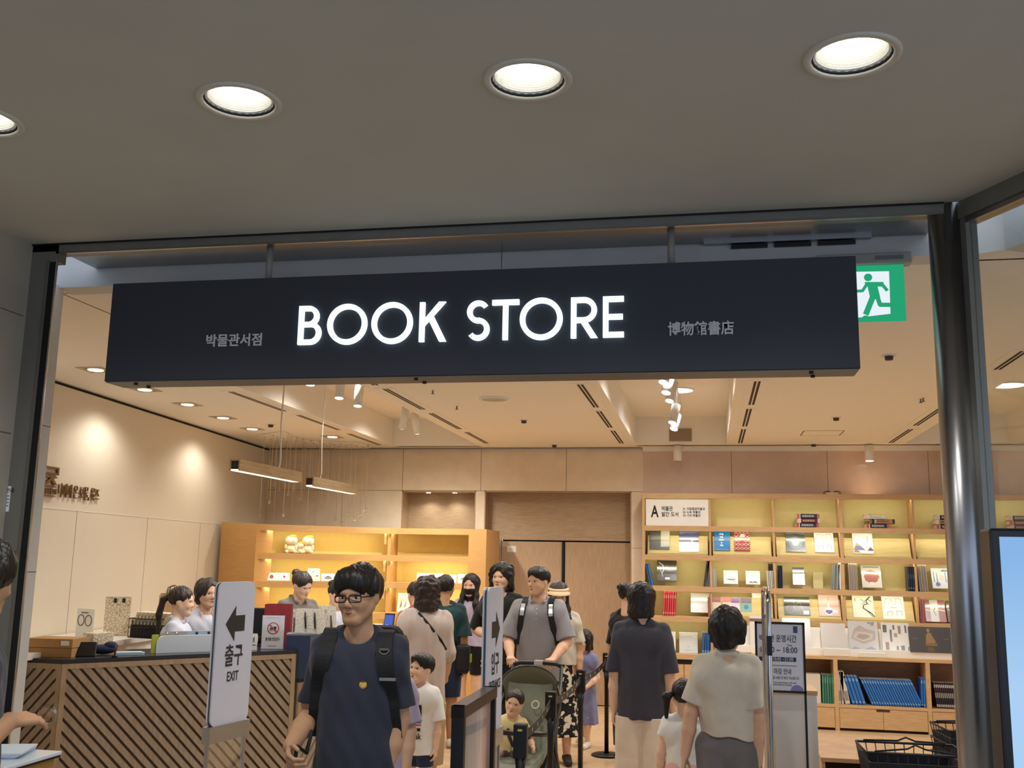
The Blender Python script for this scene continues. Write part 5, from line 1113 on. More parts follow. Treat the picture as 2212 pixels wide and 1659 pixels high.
# stacks of thick novels on the top shelf
def stack(px, items, which):
    z = TOPZ[1]+0.001
    for k,(dx,col,edge,txt,tc) in enumerate(items):
        q = pY(px+dx,1125,BF+0.06); r = empty('book', (q.x,BF+0.06,z)); tag(r,'%s spined book, %s stack on the top shelf, %s' % (col[1],which,('bottom','middle','top')[k]),'book','books stacked on the top shelf')
        w = 0.128; hh_ = 0.052
        MB().box((-w+0.003,0.003,0.003),(w-0.003,0.17,hh_-0.003),page).build('pages', r)
        m_ = MB(); m_.box((-w,0,0),(w,0.003,hh_),cmat(col[0])); m_.box((-w,0,0),(w,0.175,0.003),cmat(col[0])); m_.box((-w,0,hh_-0.003),(w,0.175,hh_),cmat(col[0])); m_.box((-w-0.0004,-0.0006,0),(-w*0.76,0.002,hh_),cmat(edge)); m_.box((w*0.80,-0.0006,0),(w+0.0004,0.002,hh_),cmat(edge)); m_.box((-w*0.76,-0.0006,0),(-w*0.70,0.002,hh_),cmat((226,222,212))); m_.build('cover', r)
        text('title',txt,0.034,cmat(tc),r,(0,-0.0015,hh_*0.5),0.014,0.0005,width=w*1.05); z += hh_+0.0015
NV, MR, TN, WT = ((40,44,66),'navy'), ((104,34,44),'maroon'), ((176,132,74),'tan'), ((222,216,206),'white')
stack(1744,[(0,NV,(176,84,62),'MUSEUM BOOK',(226,220,206)),(3,MR,(206,196,176),'MUSEUM BOOK',(220,190,176)),(2,NV,(190,96,74),'MUSEUM BOOK',(226,220,206))],'left')
stack(1896,[(0,NV,(190,90,64),'MUSEUM BOOK',(226,220,206)),(12,TN,(40,40,44),'MUSEUM BOOK',(92,58,30)),(-4,WT,(216,196,180),'Museum book',(190,180,172))],'second')
stack(2046,[(2,NV,(190,90,64),'MUSEUM BOOK',(226,220,206)),(0,TN,(220,210,190),'MUSEUM BOOK',(92,58,30)),(2,NV,(206,200,186),'MUSEUM BOOK',(226,220,206))],'column side')
stack(2206,[(2,MR,(206,196,176),'MUSEUM BOOK',(220,190,176)),(1,MR,(190,90,64),'MUSEUM BOOK',(220,190,176)),(0,NV,(206,200,186),'MUSEUM BOOK',(226,220,206))],'rightmost')
# low cabinet: blue, white, green and black rows
CZ = 0.276
def lrow(desc, x0, x1, n, h, col, grp, lean, band=None, d=0.2, dx=None, ll=None):
    a = pY(x0,1530,CFY+0.06).x; b = pY(x1,1530,CFY+0.06).x; w = (b-a)/n
    for k in range(n):
        c = col[k % len(col)]; spine(desc % NTH[k] if '%s' in desc else desc, a+w*(k+0.5), CFY+0.06, CZ+(0.5*w*abs(math.sin(lean))), w*0.93*math.cos(lean), h, d, c, lean, grp, band)
lrow('white spine left of the blue books, %s from the left',1812,1824,2,0.355,[(206,196,186),(214,204,196)],'white spines beside the blue books',0.0,[(0.1,0.3,(150,140,134))])
lrow('white spine leaning on the blue books',1826,1838,1,0.345,[(216,208,200)],None,-0.17,[(0.1,0.3,(150,140,134))])
bl = [(40,104,184),(46,112,192)]; bb_ = [(0.06,0.05,(120,170,220)),(0.82,0.10,(110,160,216))]
lrow('blue spine leaning steeply beside the white spines, %s of four',1841,1872,4,0.31,bl,'steeply leaning blue books',-0.28,bb_)
lrow('blue spine in the long leaning row, %s from the left',1884,1996,20,0.30,bl,'long leaning row of blue books',-0.40,bb_)
lrow('upright blue spine at the right end of the blue book shelf, %s of three',1990,2006,3,0.31,bl,'upright blue books',0.02,bb_)
lrow('green spine left of the blue books, %s from the left',1777,1803,5,0.31,[(66,128,104),(56,112,92)],'green books',0.0,[(0.7,0.2,(86,146,122))])
lrow('white box beside the green spines in the low cabinet',1740,1776,1,0.31,[(212,200,188)],None,0.0)
lrow('black spine with white dashes by the column, %s from the left',2024,2076,13,0.27,[(34,26,28),(44,32,34)],'black books by the column',-0.10,[(0.05,0.1,(190,186,180)),(0.4,0.2,(150,146,142)),(0.7,0.03,(120,30,40)),(0.8,0.12,(190,186,180))])
# headband-like black glasses frame on top of the bookcase
g_ = empty('eyeglass_stand', (pY(1797,1060,12.6).x,12.6,2.621)); tag(g_,'small white holder with curved black wire arms on top of the tall bookcase','holder')
MB().box((-0.06,-0.02,0),(0.06,0.02,0.025),white_p).build('base', g_)
for s in (-1,1): MB().tube([(s*0.09,0,0.004),(s*0.095,0,0.028),(s*0.07,0,0.042),(s*0.02,0,0.04)],0.005,black_m,6).build('wire_arm', g_)
# white A panel
ap = empty('section_panel', ((EDX[0]+EDX[1])/2,BF+0.02,TOPZ[1])); tag(ap,'white section panel with a large black A on the top shelf of the tall bookcase','sign'); w_ = (EDX[1]-EDX[0])/2-0.015
MB().box((-w_,0,0.001),(w_,0.015,0.325),mat('panel_white',rgb(238,236,228),0.5)).build('board', ap)
blk = mat('print_black', rgb(30,30,30), 0.7)
text('letter','A',0.20,blk,ap,(-0.27,-0.002,0.165),0.02,0.001,width=0.095); text('lettering','박물관',0.062,blk,ap,(-0.19,-0.002,0.205),0.014,0.001,'LEFT',width=0.135); text('lettering','발간 도서',0.062,blk,ap,(-0.19,-0.002,0.135),0.014,0.001,'LEFT',width=0.20)
for k,s_ in enumerate(('01 국립중앙박물관','02 소속 박물관','03 기타 박물관')): text('lettering',s_,0.036,blk,ap,(0.07,-0.002,0.205-0.040*k),0.01,0.001,'LEFT',width=(0.265,0.21,0.21)[k])

# ------------------------------------------------------------------ curved bookcase on the left
lb = empty('curved_bookcase', (-4.0,12.0,0)); tag(lb,'curved yellow lit bookcase along the left part of the back wall','bookcase')
def arc_pts(off):
    """front line of the shelves, from the left end to the flat right part; off moves it back"""
    P = []
    for t in np.linspace(0,1,13):
        x = -5.16+t*1.40; y = 11.0+1.0*(t**0.8); P.append(V((x,y)))
    P.append(V((-2.86,12.0))); Q = []
    for i,p in enumerate(P):
        a, b = P[max(0,i-1)], P[min(len(P)-1,i+1)]; d = (b-a).normalized(); Q.append(p+V((-d.y,d.x))*off)
    return Q
def band(z0,z1,o0,o1,m,name):
    A_, B_ = arc_pts(o0), arc_pts(o1); n = len(A_); vs = []
    for z in (z0,z1):
        for P in (A_,B_): vs += [V((p.x+4.0,p.y-12.0,z)) for p in P]
    I = lambda z,s,i: (z*2+s)*n+i; fs = []
    for i in range(n-1): fs += [(I(0,0,i),I(0,0,i+1),I(1,0,i+1),I(1,0,i)),(I(0,1,i+1),I(0,1,i),I(1,1,i),I(1,1,i+1)),(I(1,0,i),I(1,0,i+1),I(1,1,i+1),I(1,1,i)),(I(0,0,i+1),I(0,0,i),I(0,1,i),I(0,1,i+1))]
    fs += [(I(0,0,0),I(1,0,0),I(1,1,0),I(0,1,0)),(I(0,0,n-1),I(0,1,n-1),I(1,1,n-1),I(1,0,n-1))]
    mb = MB(); mb.add(vs,fs,m); return mb.build(name, lb)
LZ = [2.14,1.81,1.485,1.12,0.72]
yel = mat('lit_yellow_back', rgb(222,196,112), 0.7, noise=0.03); oak2 = wood('amber_veneer', rgb(190,145,86), rgb(197,152,94), (1,1,12))
band(0.0,2.12,0.32,0.36,yel,'back_panel')
for i,z in enumerate(LZ):
    band(z-0.03,z,0.02,0.32,oak2,'shelf_board'); band(z-0.072,z,0.0,0.02,oak2,'shelf_lip')
    band(z-0.055,z-0.040,0.024,0.036,led,'light_strip')
    strip_light('curved_strip', (-4.45,11.62,z-0.06), 1.75, 3.6, LEDY, rot=(math.radians(26),0,math.radians(34)))
    if i in (1,2,3): strip_light('curved_strip', (-3.25,12.06,z-0.06), 0.8, 2.6, LEDY, rot=(math.radians(26),0,0))
band(0.0,0.65,0.0,0.05,oak2,'plinth')
MB().box((0.115,0.0,0),(0.155,0.75,2.14),oak2).build('divider', lb)          # between the curved and flat part
MB().box((1.14,0.0,0),(1.36,0.79,2.14),oak2).build('end_column', lb)
MB().box((0.155,0.32,1.81),(1.14,0.36,2.07),oak2).build('inset_panel', lb)
mb = MB(); mb.add([V(p) for p in ((-1.68,-0.85,0),(-1.15,-1.02,0),(-1.08,-0.72,0),(-1.62,-0.55,0),(-1.68,-0.85,2.165),(-1.15,-1.02,2.14),(-1.08,-0.72,2.14),(-1.62,-0.55,2.165))],[(0,3,2,1),(4,5,6,7),(0,1,5,4),(1,2,6,5),(2,3,7,6),(3,0,4,7)],oak2); mb.build('end_panel', lb)
for i,(za,zb2) in enumerate(zip(LZ[1:4],LZ[0:3])): MB().box((0.07,-0.0,zb2-0.20),(0.10,0.03,zb2-0.07),oak2).build('bracket', lb)
def arc_front(px, py, off=0.10):
    """where the sight line through a pixel meets the curved shelf, off behind its front edge"""
    r_ = ray(px,py); P = arc_pts(off)
    for a, b in zip(P, P[1:]):
        d = b-a; det = r_.x*(-d.y)+d.x*r_.y
        if abs(det) < 1e-9: continue
        t = (a.x*(-d.y)+d.x*a.y)/det; u = (r_.x*a.y-r_.y*a.x)/det
        if -0.02 <= u <= 1.02 and t > 0: return CP+r_*t, math.atan2(d.y,d.x)
    return CP+r_*(12.1/r_.y), 0
def card(label, x0,y0,x1,y1,col,art=(),th=0.012,zrow=None,off=0.10,grp='cards and booklets on the curved bookcase'):
    q, an = arc_front((x0+x1)/2,y1,off); s = q.y/FPX*1.0
    dist = (q-CP).dot(CF); w = (x1-x0)*dist/FPX/max(0.5,math.cos(an-YAW)); h = (y1-y0)*dist/FPX
    r = empty('greeting_card', (q.x,q.y,zrow if zrow else q.z), an); r.rotation_euler = (-0.22,0,an); tag(r,label,'card',grp)
    MB().box((-w/2,0,0),(w/2,th,h),page).build('sheets', r); m_ = MB(); m_.box((-w/2,-0.001,0),(w/2,0.0,h),cmat(col))
    for k,s_ in enumerate(art):
        T = Matrix.Translation((0,-0.0016-0.0003*k,0)); c = cmat(s_[1]); q_ = s_[2:]
        if s_[0] == 'o': m_.poly([(w*(q_[0]-.5)+h*q_[2]*math.cos(2*PI*j/20),h*q_[1]+h*q_[2]*math.sin(2*PI*j/20)) for j in range(20)],0.0006,c,T)
        elif s_[0] == 'p': m_.poly([(w*(u-.5),h*v) for u,v in q_[0]],0.0006,c,T)
        else: m_.poly([(w*(q_[0]-.5),h*q_[1]),(w*(q_[2]-.5),h*q_[1]),(w*(q_[2]-.5),h*q_[3]),(w*(q_[0]-.5),h*q_[3])],0.0006,c,T)
    m_.build('front', r)
zr = LZ[2]+0.004
card('slim white booklets at the left end of the curved shelf',553,1233,570,1258,(232,226,214),th=0.05,zrow=zr)
card('white card with a red and blue round symbol',573,1242,594,1259,(236,232,224),[('o',(186,60,70),0.62,0.5,0.24),('p',(70,90,160),[(0.42,0.44),(0.82,0.44),(0.74,0.30),(0.5,0.28)])],zrow=zr)
card('white card with a small red dot',596,1242,624,1259,(236,232,224),[('o',(170,40,56),0.62,0.5,0.14)],zrow=zr)
card('cream card with a brown bird drawing right of the clerk with the bun',666,1233,690,1260,(232,224,206),[('p',(90,84,70),[(0.5,0.36),(0.8,0.46),(0.9,0.36)]),('p',(170,140,80),[(0.2,0.7),(0.6,0.8),(0.5,0.66)])],th=0.03,zrow=zr)
card('white card with a dark pavilion drawing',695,1242,722,1258,(236,230,220),[('p',(90,96,96),[(0.15,0.45),(0.5,0.7),(0.85,0.45)]),('r',(110,112,108),0.25,0.25,0.75,0.42)],zrow=zr)
for i,(x0,y0,x1,y1,lab,cc) in enumerate(((899,1238,932,1258,'white card with a red branch drawing, right part of the third shelf',(176,90,80)),(934,1237,957,1257,'white card right of the red branch card',(120,110,100)),(958,1241,985,1259,'white card with a grey wreath drawing, third shelf',(120,116,108)),(988,1238,1010,1258,'white card with grey flowers beside the masked woman, third shelf',(120,116,108)))):
    card(lab,x0,y0,x1,y1,(234,226,212),[('p',cc,[(0.2,0.3),(0.4,0.6),(0.7,0.66),(0.5,0.4)]),('p',cc,[(0.5,0.2),(0.75,0.5),(0.85,0.3)])],th=0.03,zrow=zr)
zr = LZ[3]+0.004
for i,(x0,y0,x1,y1,lab,cc) in enumerate(((856,1287,884,1328,'cream card with branches, lower shelf left of the brown shirt',(120,120,90)),(966,1292,992,1318,'white card with grey wreath, lower shelf left of the masked woman',(110,106,100)),(760,1300,784,1322,'cream card behind the man with glasses, lower shelf',(150,120,80)))):
    card(lab,x0,y0,x1,y1,(232,226,210),[('p',cc,[(0.2,0.2),(0.3,0.7),(0.36,0.3)]),('p',cc,[(0.5,0.2),(0.75,0.7),(0.65,0.3)])],th=0.02,zrow=zr)
# three plush toys with round heads on the top shelf
plush = mat('plush_cream', rgb(232,220,186), 0.9, noise=0.05, bump=0.3, bscale=160); plush_y = mat('plush_yellow', rgb(214,180,92), 0.9, bump=0.3, bscale=160)
for i,(px,sc,lab) in enumerate(((628,1.0,'cream plush doll with a yellow cap, left of three on the top shelf'),(647,0.62,'small plush doll between the two larger ones'),(664,1.0,'cream plush doll with a yellow cap, right of three on the top shelf'))):
    q, an = arc_front(px,1196,0.16); r = empty('plush_doll', (q.x,q.y,LZ[1]+0.002), an*0.5); tag(r,lab,'plush toy','plush dolls on the curved bookcase')
    k = sc*0.94; b = MB(); b.ell((0,0,0.055*k),(0.062*k,0.055*k,0.058*k),plush); 
    for s in (-1,1): b.ell((s*0.05*k,-0.03*k,0.02*k),(0.026*k,0.036*k,0.022*k),plush); b.ell((s*0.062*k,-0.012*k,0.075*k),(0.022*k,0.022*k,0.036*k),plush)
    b.build('body', r); h_ = MB(); h_.ell((0,-0.004,0.155*k),(0.078*k,0.070*k,0.070*k),plush,None,20,14); h_.build('head', r)
    c_ = MB(); c_.ell((0.015*k,-0.01*k,0.212*k),(0.052*k,0.05*k,0.022*k),plush_y); c_.build('cap', r)
    e_ = MB()
    for s in (-1,1): e_.tube([(s*0.028*k+dx*0.010,-0.070*k+0.004*abs(dx),0.150*k-0.003*dx*dx) for dx in (-1,0,1)],0.0018,EYED,5)
    e_.build('eyes', r)
# ------------------------------------------------------------------ counters and the things on and around them
slat_w = wood('slat_wood', rgb(140,124,108), rgb(156,140,122), (10,10,1.5)); slat_e = wood('slat_edge', rgb(150,130,106), rgb(166,146,120), (6,6,1.5)); groove = mat('slat_groove', rgb(72,58,46), 0.8)
top_dark = mat('counter_top', rgb(44,44,48), 0.25); white_lam = mat('white_laminate', rgb(226,222,214), 0.4)
def clip_poly(P, x0, x1, z0, z1):
    for ax, lim, sg in ((0,x0,1),(0,x1,-1),(1,z0,1),(1,z1,-1)):
        out = []
        for i in range(len(P)):
            a, b = P[i-1], P[i]; da, db = sg*(a[ax]-lim), sg*(b[ax]-lim)
            if (da >= 0) != (db >= 0): t = da/(da-db); out.append((a[0]+(b[0]-a[0])*t, a[1]+(b[1]-a[1])*t))
            if db >= 0: out.append(b)
        P = out
        if not P: break
    return P
def slat_face(parent, a, b, z0, z1, s, frame=0.035):
    """panel of raised diagonal slats between floor points a and b (front side to the right of a->b)"""
    d = (b-a); W = d.length; M = Matrix.Translation((a.x,a.y,0)) @ Matrix.Rotation(math.atan2(d.y,d.x),4,'Z')
    mb = MB(); mb.box((0,0.012,z0),(W,0.03,z1),groove,M); p = 0.078; x = -2.0
    while x < W+2.0:
        H_ = z1-z0; P = [(x,z0),(x+p*0.70,z0),(x+p*0.70+s*H_*0.92,z1),(x+s*H_*0.92,z1)]
        if s*1 < 0: pass
        P = clip_poly(P, frame, W-frame, z0+0.01, z1-frame)
        if len(P) >= 3: mb.poly(P, 0.013, slat_w, M)
        x += p
    mb.build('slat_panel', parent)
    f = MB()
    for lo, hi in (((0,-0.004,z0),(frame,0.03,z1)),((W-frame,-0.004,z0),(W,0.03,z1)),((frame,-0.004,z1-frame),(W-frame,0.03,z1))): f.box(lo,hi,slat_e,M)
    f.build('edge_frame', parent)
CT = 1.05
C0 = pZ(135,1425,CT); C1 = pZ(640,1404,CT); C0.z = C1.z = 0; CLf = V((C0.x-0.9,C0.y+0.05,0))
ct = empty('service_counter', (0,0,0)); tag(ct,'service counter faced with diagonal wooden slats behind the exit stand','counter')
slat_face(ct, CLf, C0, 0, CT-0.03, 1); slat_face(ct, C0, C1, 0, CT-0.03, -1)
dn_ = (C1-C0).normalized(); back = V((-dn_.y,dn_.x,0))
m_ = MB(); q = [CLf, C0, C1, C1+back*0.50, C0+back*0.50+V((-0.10,0.1,0)), CLf+V((0,0.55,0))]
m_.add([V((p.x,p.y,z)) for z in (CT-0.03,CT) for p in q],[list(range(6))[::-1],list(range(6,12))]+[(i,(i+1)%6,6+(i+1)%6,6+i) for i in range(6)],top_dark); m_.build('counter_top', ct)
q = [p+V((0,0,0)) for p in (C0+back*0.06, C1+back*0.06, C1+back*0.46, C0+back*0.46)]
m_ = MB(); m_.add([V((p.x,p.y,z)) for z in (0,CT-0.03) for p in q],[(3,2,1,0),(4,5,6,7)]+[(i,(i+1)%4,4+(i+1)%4,4+i) for i in range(4)],white_lam); m_.build('carcass', ct)
m_ = MB(); e0 = C1+dn_*0.004; m_.add([V((p.x,p.y,z)) for z in (0.80,CT) for p in (e0,e0+dn_*0.015,e0+dn_*0.015+back*0.5,e0+back*0.5)],[(3,2,1,0),(4,5,6,7)]+[(i,(i+1)%4,4+(i+1)%4,4+i) for i in range(4)],top_dark); m_.build('end_trim', ct)
# lower part of the counter, running back along the tills
LT = 0.83
D0 = V((C1.x+0.03,C1.y+0.02,0)); D1 = V((-2.92,8.60,0))
lt = empty('till_counter', (0,0,0)); tag(lt,'lower till counter with slatted front, behind the man in the navy shirt','counter')
slat_face(lt, D0, D1, 0, LT-0.03, 1); dd = (D1-D0).normalized(); bk = V((-dd.y,dd.x,0))
def slab(q, z0, z1, m, name, parent):
    n = len(q); mb = MB(); mb.add([V((p.x,p.y,z)) for z in (z0,z1) for p in q],[list(range(n))[::-1],list(range(n,2*n))]+[(i,(i+1)%n,n+(i+1)%n,n+i) for i in range(n)],m); return mb.build(name, parent)
slab([D0,D1,D1+bk*0.60,D0+bk*0.60],LT-0.03,LT,top_dark,'counter_top',lt); slab([D0+bk*0.05,D1+bk*0.05,D1+bk*0.56,D0+bk*0.56],0,LT-0.03,white_lam,'carcass',lt)
E1 = V((-2.80,9.95,0)); tc_ = empty('till_counter', (0,0,0)); tag(tc_,'oak till counter where customers stand, in front of the curved bookcase','counter')
D2 = D1+dd*0.02; ee = (E1-D2).normalized(); eb = V((-ee.y,ee.x,0))
slab([D2,E1,E1+eb*0.6,D2+eb*0.6],0.97,1.0,white_lam,'counter_top',tc_); slab([D2+eb*0.02,E1+eb*0.02,E1+eb*0.58,D2+eb*0.58],0,0.97,oak2,'carcass',tc_)
# white worktop along the left wall
WT0 = A0+wd*1.3; WT1 = A0+wd*5.3
ww = empty('back_worktop', (0,0,0)); tag(ww,'long white worktop along the left shop wall behind the service counter','worktop')
slab([WT0+wn*0.012,WT0+wn*0.75,WT1+wn*0.75,WT1+wn*0.012],1.04,1.08,white_lam,'worktop',ww); slab([WT0+wn*0.02,WT0+wn*0.70,WT1+wn*0.70,WT1+wn*0.02],0,1.04,white_p,'carcass',ww)

kraft = mat('kraft_paper', rgb(186,148,104), 0.8, noise=0.05, nscale=12); card_b = mat('cardboard', rgb(172,132,84), 0.8, noise=0.05); ribb = mat('black_ribbon', rgb(24,22,24), 0.6)
patt = mat('patterned_paper', rgb(222,208,180), 0.75)
nt = patt.node_tree; v_ = nt.nodes.new('ShaderNodeTexVoronoi'); v_.feature = 'DISTANCE_TO_EDGE'; v_.inputs['Scale'].default_value = 42; tcn = nt.nodes.new('ShaderNodeTexCoord'); rp = nt.nodes.new('ShaderNodeValToRGB')
rp.color_ramp.elements[0].color = (*rgb(176,150,112),1); rp.color_ramp.elements[1].color = (*rgb(224,212,188),1); rp.color_ramp.elements[0].position = 0.03; rp.color_ramp.elements[1].position = 0.10
nt.links.new(tcn.outputs['Object'],v_.inputs['Vector']); nt.links.new(v_.outputs['Distance'],rp.inputs[0]); nt.links.new(rp.outputs[0],nt.nodes['Principled BSDF'].inputs['Base Color'])
pattw = mat('white_patterned_paper', rgb(222,218,208), 0.75); nt = pattw.node_tree; v_ = nt.nodes.new('ShaderNodeTexVoronoi'); v_.feature = 'DISTANCE_TO_EDGE'; v_.inputs['Scale'].default_value = 46; tcn = nt.nodes.new('ShaderNodeTexCoord'); rp = nt.nodes.new('ShaderNodeValToRGB')
rp.color_ramp.elements[0].color = (*rgb(176,170,156),1); rp.color_ramp.elements[1].color = (*rgb(216,212,202),1); rp.color_ramp.elements[0].position = 0.03; rp.color_ramp.elements[1].position = 0.10
nt.links.new(tcn.outputs['Object'],v_.inputs['Vector']); nt.links.new(v_.outputs['Distance'],rp.inputs[0]); nt.links.new(rp.outputs[0],nt.nodes['Principled BSDF'].inputs['Base Color'])
def bag(label, loc, w, h, d, m, rz=0.0, handles='ribbon', hm=None, group=None, hcol=None):
    """paper carrier bag: open gusseted body and handles"""
    r = empty('carrier_bag', loc, rz); tag(r,label,'bag',group); t = 0.004; mb = MB()
    top = d*0.72
    for s in (-1,1):
        y0, y1 = s*d/2, s*top/2; mb.add([(-w/2,y0,0),(w/2,y0,0),(w/2,y1,h),(-w/2,y1,h),(-w/2,y0-s*t,0),(w/2,y0-s*t,0),(w/2,y1-s*t,h),(-w/2,y1-s*t,h)],[(0,1,2,3),(7,6,5,4),(3,2,6,7),(0,3,7,4),(1,5,6,2)],m)
        x = s*w/2; mb.add([(x,-d/2,0),(x,d/2,0),(x,top/2,h),(x-s*w*0.06,0,h),(x,-top/2,h),(x-s*w*0.05,0,h*0.35)],[(0,5,3,4),(5,1,2,3),(0,1,5)],m)
    mb.add([(-w/2,-d/2,0.001),(w/2,-d/2,0.001),(w/2,d/2,0.001),(-w/2,d/2,0.001)],[(0,1,2,3)],m); mb.build('paper_body', r)
    hm = hm or ribb
    for s in ((-1,1) if handles != 'slots' else (-1,)):
        y = s*top/2-0.004 if s < 0 else top/2+0.004; hb = MB()
        if handles == 'ribbon':        # straps hanging down the front
            for sx in (-0.17,0.17): MB().tube([(sx*w,y-0.002,h*0.86),(sx*w+0.01,y-0.014,h*0.6),(sx*w+0.02,y-0.018,h*0.2)],[0.006,0.008,0.006],hm,6).build('handle', r)
            continue
        elif handles == 'loop':
            hb.tube([(-0.17*w,y,h*0.98),(-0.14*w,y,h*1.16),(0.10*w,y,h*1.22),(0.17*w,y,h*1.18),(0.17*w,y,h*0.98)],0.005,hm,6)
        elif handles == 'u':
            hb.tube([(-0.2*w,y-0.003,h*0.9),(-0.18*w,y-0.012,h*0.3),(0,y-0.014,h*0.1),(0.18*w,y-0.012,h*0.3),(0.2*w,y-0.003,h*0.9)],[0.008]*5,hm,6)
        elif handles == 'slots':
            for sx in (-0.12,0.22): MB().box((sx*w-0.012,y-0.003,h*0.86),(sx*w+0.012,y+0.001,h*0.97),hm).build('handle', r)
            continue
        hb.build('handle', r)
    return r
def at_top(px, py, z): q = pZ(px,py,z); return V((q.x,q.y,z))
def size(px, q): return px*((q-CP).dot(CF))/FPX
# on the white worktop
q = at_top(236,1371,1.082); bag('tall cream patterned paper bag leaning on the left wall', q+wn*0.06, size(51,q), size(80,q), 0.12, patt, 0.5, 'slots')
q = at_top(291,1374,1.082); bag('small cream patterned bag with a black handle loop beside the tall patterned bag', q, size(25,q), size(38,q), 0.08, patt, 0.4, 'u')
q = at_top(345,1362,1.082); bag('upright kraft paper bag with a brown loop handle behind the ponytail clerk', q+V((0.08,0.02,0)), size(42,q), size(79,q), 0.14, kraft, 0.35, 'loop', mat('brown_cord',rgb(110,84,64),0.7))
q = at_top(316,1360,1.082); bag('kraft paper bag standing behind the black basket on the worktop', q+V((0.10,0.20,0)), size(40,q), size(72,q), 0.14, kraft, 0.3, 'loop', mat('white_cord',rgb(220,206,186),0.7))
q = C0+back*0.30+dn_*0.03; q.z = CT+0.001; r_ = empty('cardboard_box', q, 0.12); tag(r_,'flat brown cardboard box with a separate lid on the left end of the service counter','box')
w = size(100,q); MB().box((-w/2,-0.11,0),(w/2,0.11,0.062),card_b).build('base', r_); MB().box((-w/2-0.004,-0.114,0.065),(w/2+0.004,0.114,0.125),card_b).build('lid', r_); MB().box((w/2-0.08,-0.116,0.08),(w/2-0.02,-0.1145,0.112),mat('paper',(0.8,0.8,0.8))).build('address_label', r_)
q = at_top(211,1396,1.082); r_ = empty('wooden_crate', q, -0.35); tag(r_,'small patterned wooden box beside the cardboard box','box'); w = size(34,q); h_ = size(29,q)
MB().rbox((-w/2,-0.09,0),(w/2,0.09,h_),patt,0.004).build('body', r_); MB().box((-w/2+0.01,-0.0925,h_*0.15),(-w/2+0.05,-0.0905,h_*0.85),mat('paper',(0.8,0.8,0.8))).build('address_label', r_)
q = at_top(120,1372,1.084); q = at_top(118,1398,1.082); r_ = empty('eyeglass_display', q+V((-0.05,0.42,0)), -0.4); tag(r_,'white card with a round eyeglass drawing behind the cardboard box','card')
MB().box((-0.11,0,0.0),(0.11,0.01,0.26),white_p).build('card', r_); m_ = MB()
for s in (-1,1): m_.ring((s*0.048,0.17),0.038,0.043,0.002,black_m,Matrix.Translation((0,-0.003,0)))
m_.box((-0.05,-0.003,0.226),(0.04,-0.001,0.232),black_m); m_.build('eyeglass_drawing', r_)
q = at_top(330,1380,1.082); r_ = empty('wire_basket', q+V((0.02,-0.08,0)), -0.2); tag(r_,'black wire basket of cream paper packets on the worktop','basket'); m_ = MB()
for z in (0.02,0.10,0.17): m_.tube([(-0.14,-0.10,z),(0.14,-0.10,z),(0.14,0.10,z),(-0.14,0.10,z)],0.004,black_m,6,closed=True)
for k in range(9): x = -0.14+0.035*k; m_.tube([(x,-0.10,0.17),(x,-0.10,0.02),(x,0.10,0.02),(x,0.10,0.17)],0.003,black_m,5)
m_.build('wire_frame', r_)
MB().box((-0.13,-0.09,0.024),(0.13,0.09,0.12),ribb).build('liner', r_)
for k in range(9):
    p_ = empty('paper_packet', q+V((-0.10+0.028*k,-0.08+0.004*k,0.075))); p_.rotation_euler = (0,0.30+0.02*k,-0.2); tag(p_,'cream paper packet leaning in the black wire basket, %s from the left' % NTH[k],'packet','packets in the wire basket'); m_ = MB(); m_.box((-0.006,-0.06,0),(0.006,0.06,0.155),patt); m_.build('sleeve', p_)
# on the service counter
def ctop(px, py): return at_top(px,py,CT+0.001)
q = ctop(172,1420); r_ = empty('tablet_stand', q+back*0.05, 0.5); tag(r_,'black tablet leaning on the left corner of the service counter','tablet'); w = size(72,q)
o_ = MB().rbox((-w/2,-0.008,0),(w/2,0.008,0.11),black_m,0.006).build('body', r_); o_.rotation_euler = (-0.5,0,0); MB().box((-w*0.2,0.01,0),(w*0.2,0.09,0.012),black_m).build('foot', r_)
q = ctop(232,1416); r_ = empty('folded_pouch', q+back*0.12, 0.5); tag(r_,'dark navy folded cloth pouch on the service counter','pouch'); m_ = MB(); m_.ell((0,0,0.035),(0.10,0.05,0.035),mat('navy_fabric',rgb(34,40,66),0.8)); m_.ell((0.05,0.0,0.06),(0.05,0.04,0.03),mat('navy_fabric',(0,0,0))); m_.build('cloth', r_); MB().tube([(-0.10,0,0.03),(-0.14,0,0.06),(-0.12,0.02,0.08),(-0.08,0,0.06)],0.005,ribb,6).build('strap', r_)
q = ctop(232,1420); r_ = empty('pen', q+V((0.03,0.04,0.0))); tag(r_,'dark red pen standing on the counter before the pouch','pen'); MB().cyl((0,0,0),(0.004,0,0.10),0.006,mat('pen_red',rgb(96,36,32),0.4),n=10).build('barrel', r_); MB().cyl((0,0,0.0),(0,0,0.012),0.02,black_m,n=14).build('foot', r_)
q = ctop(272,1416); r_ = empty('card_tray', q+V((0,0.05,0)), 0.6); tag(r_,'low light blue card tray on the service counter','tray'); MB().box((-0.10,-0.03,0),(0.10,0.03,0.018),mat('tray_blue',rgb(168,196,216),0.5)).build('tray', r_); MB().box((-0.09,-0.024,0.019),(0.08,0.024,0.023),mat('paper',(0.8,0.8,0.8))).build('cards', r_)
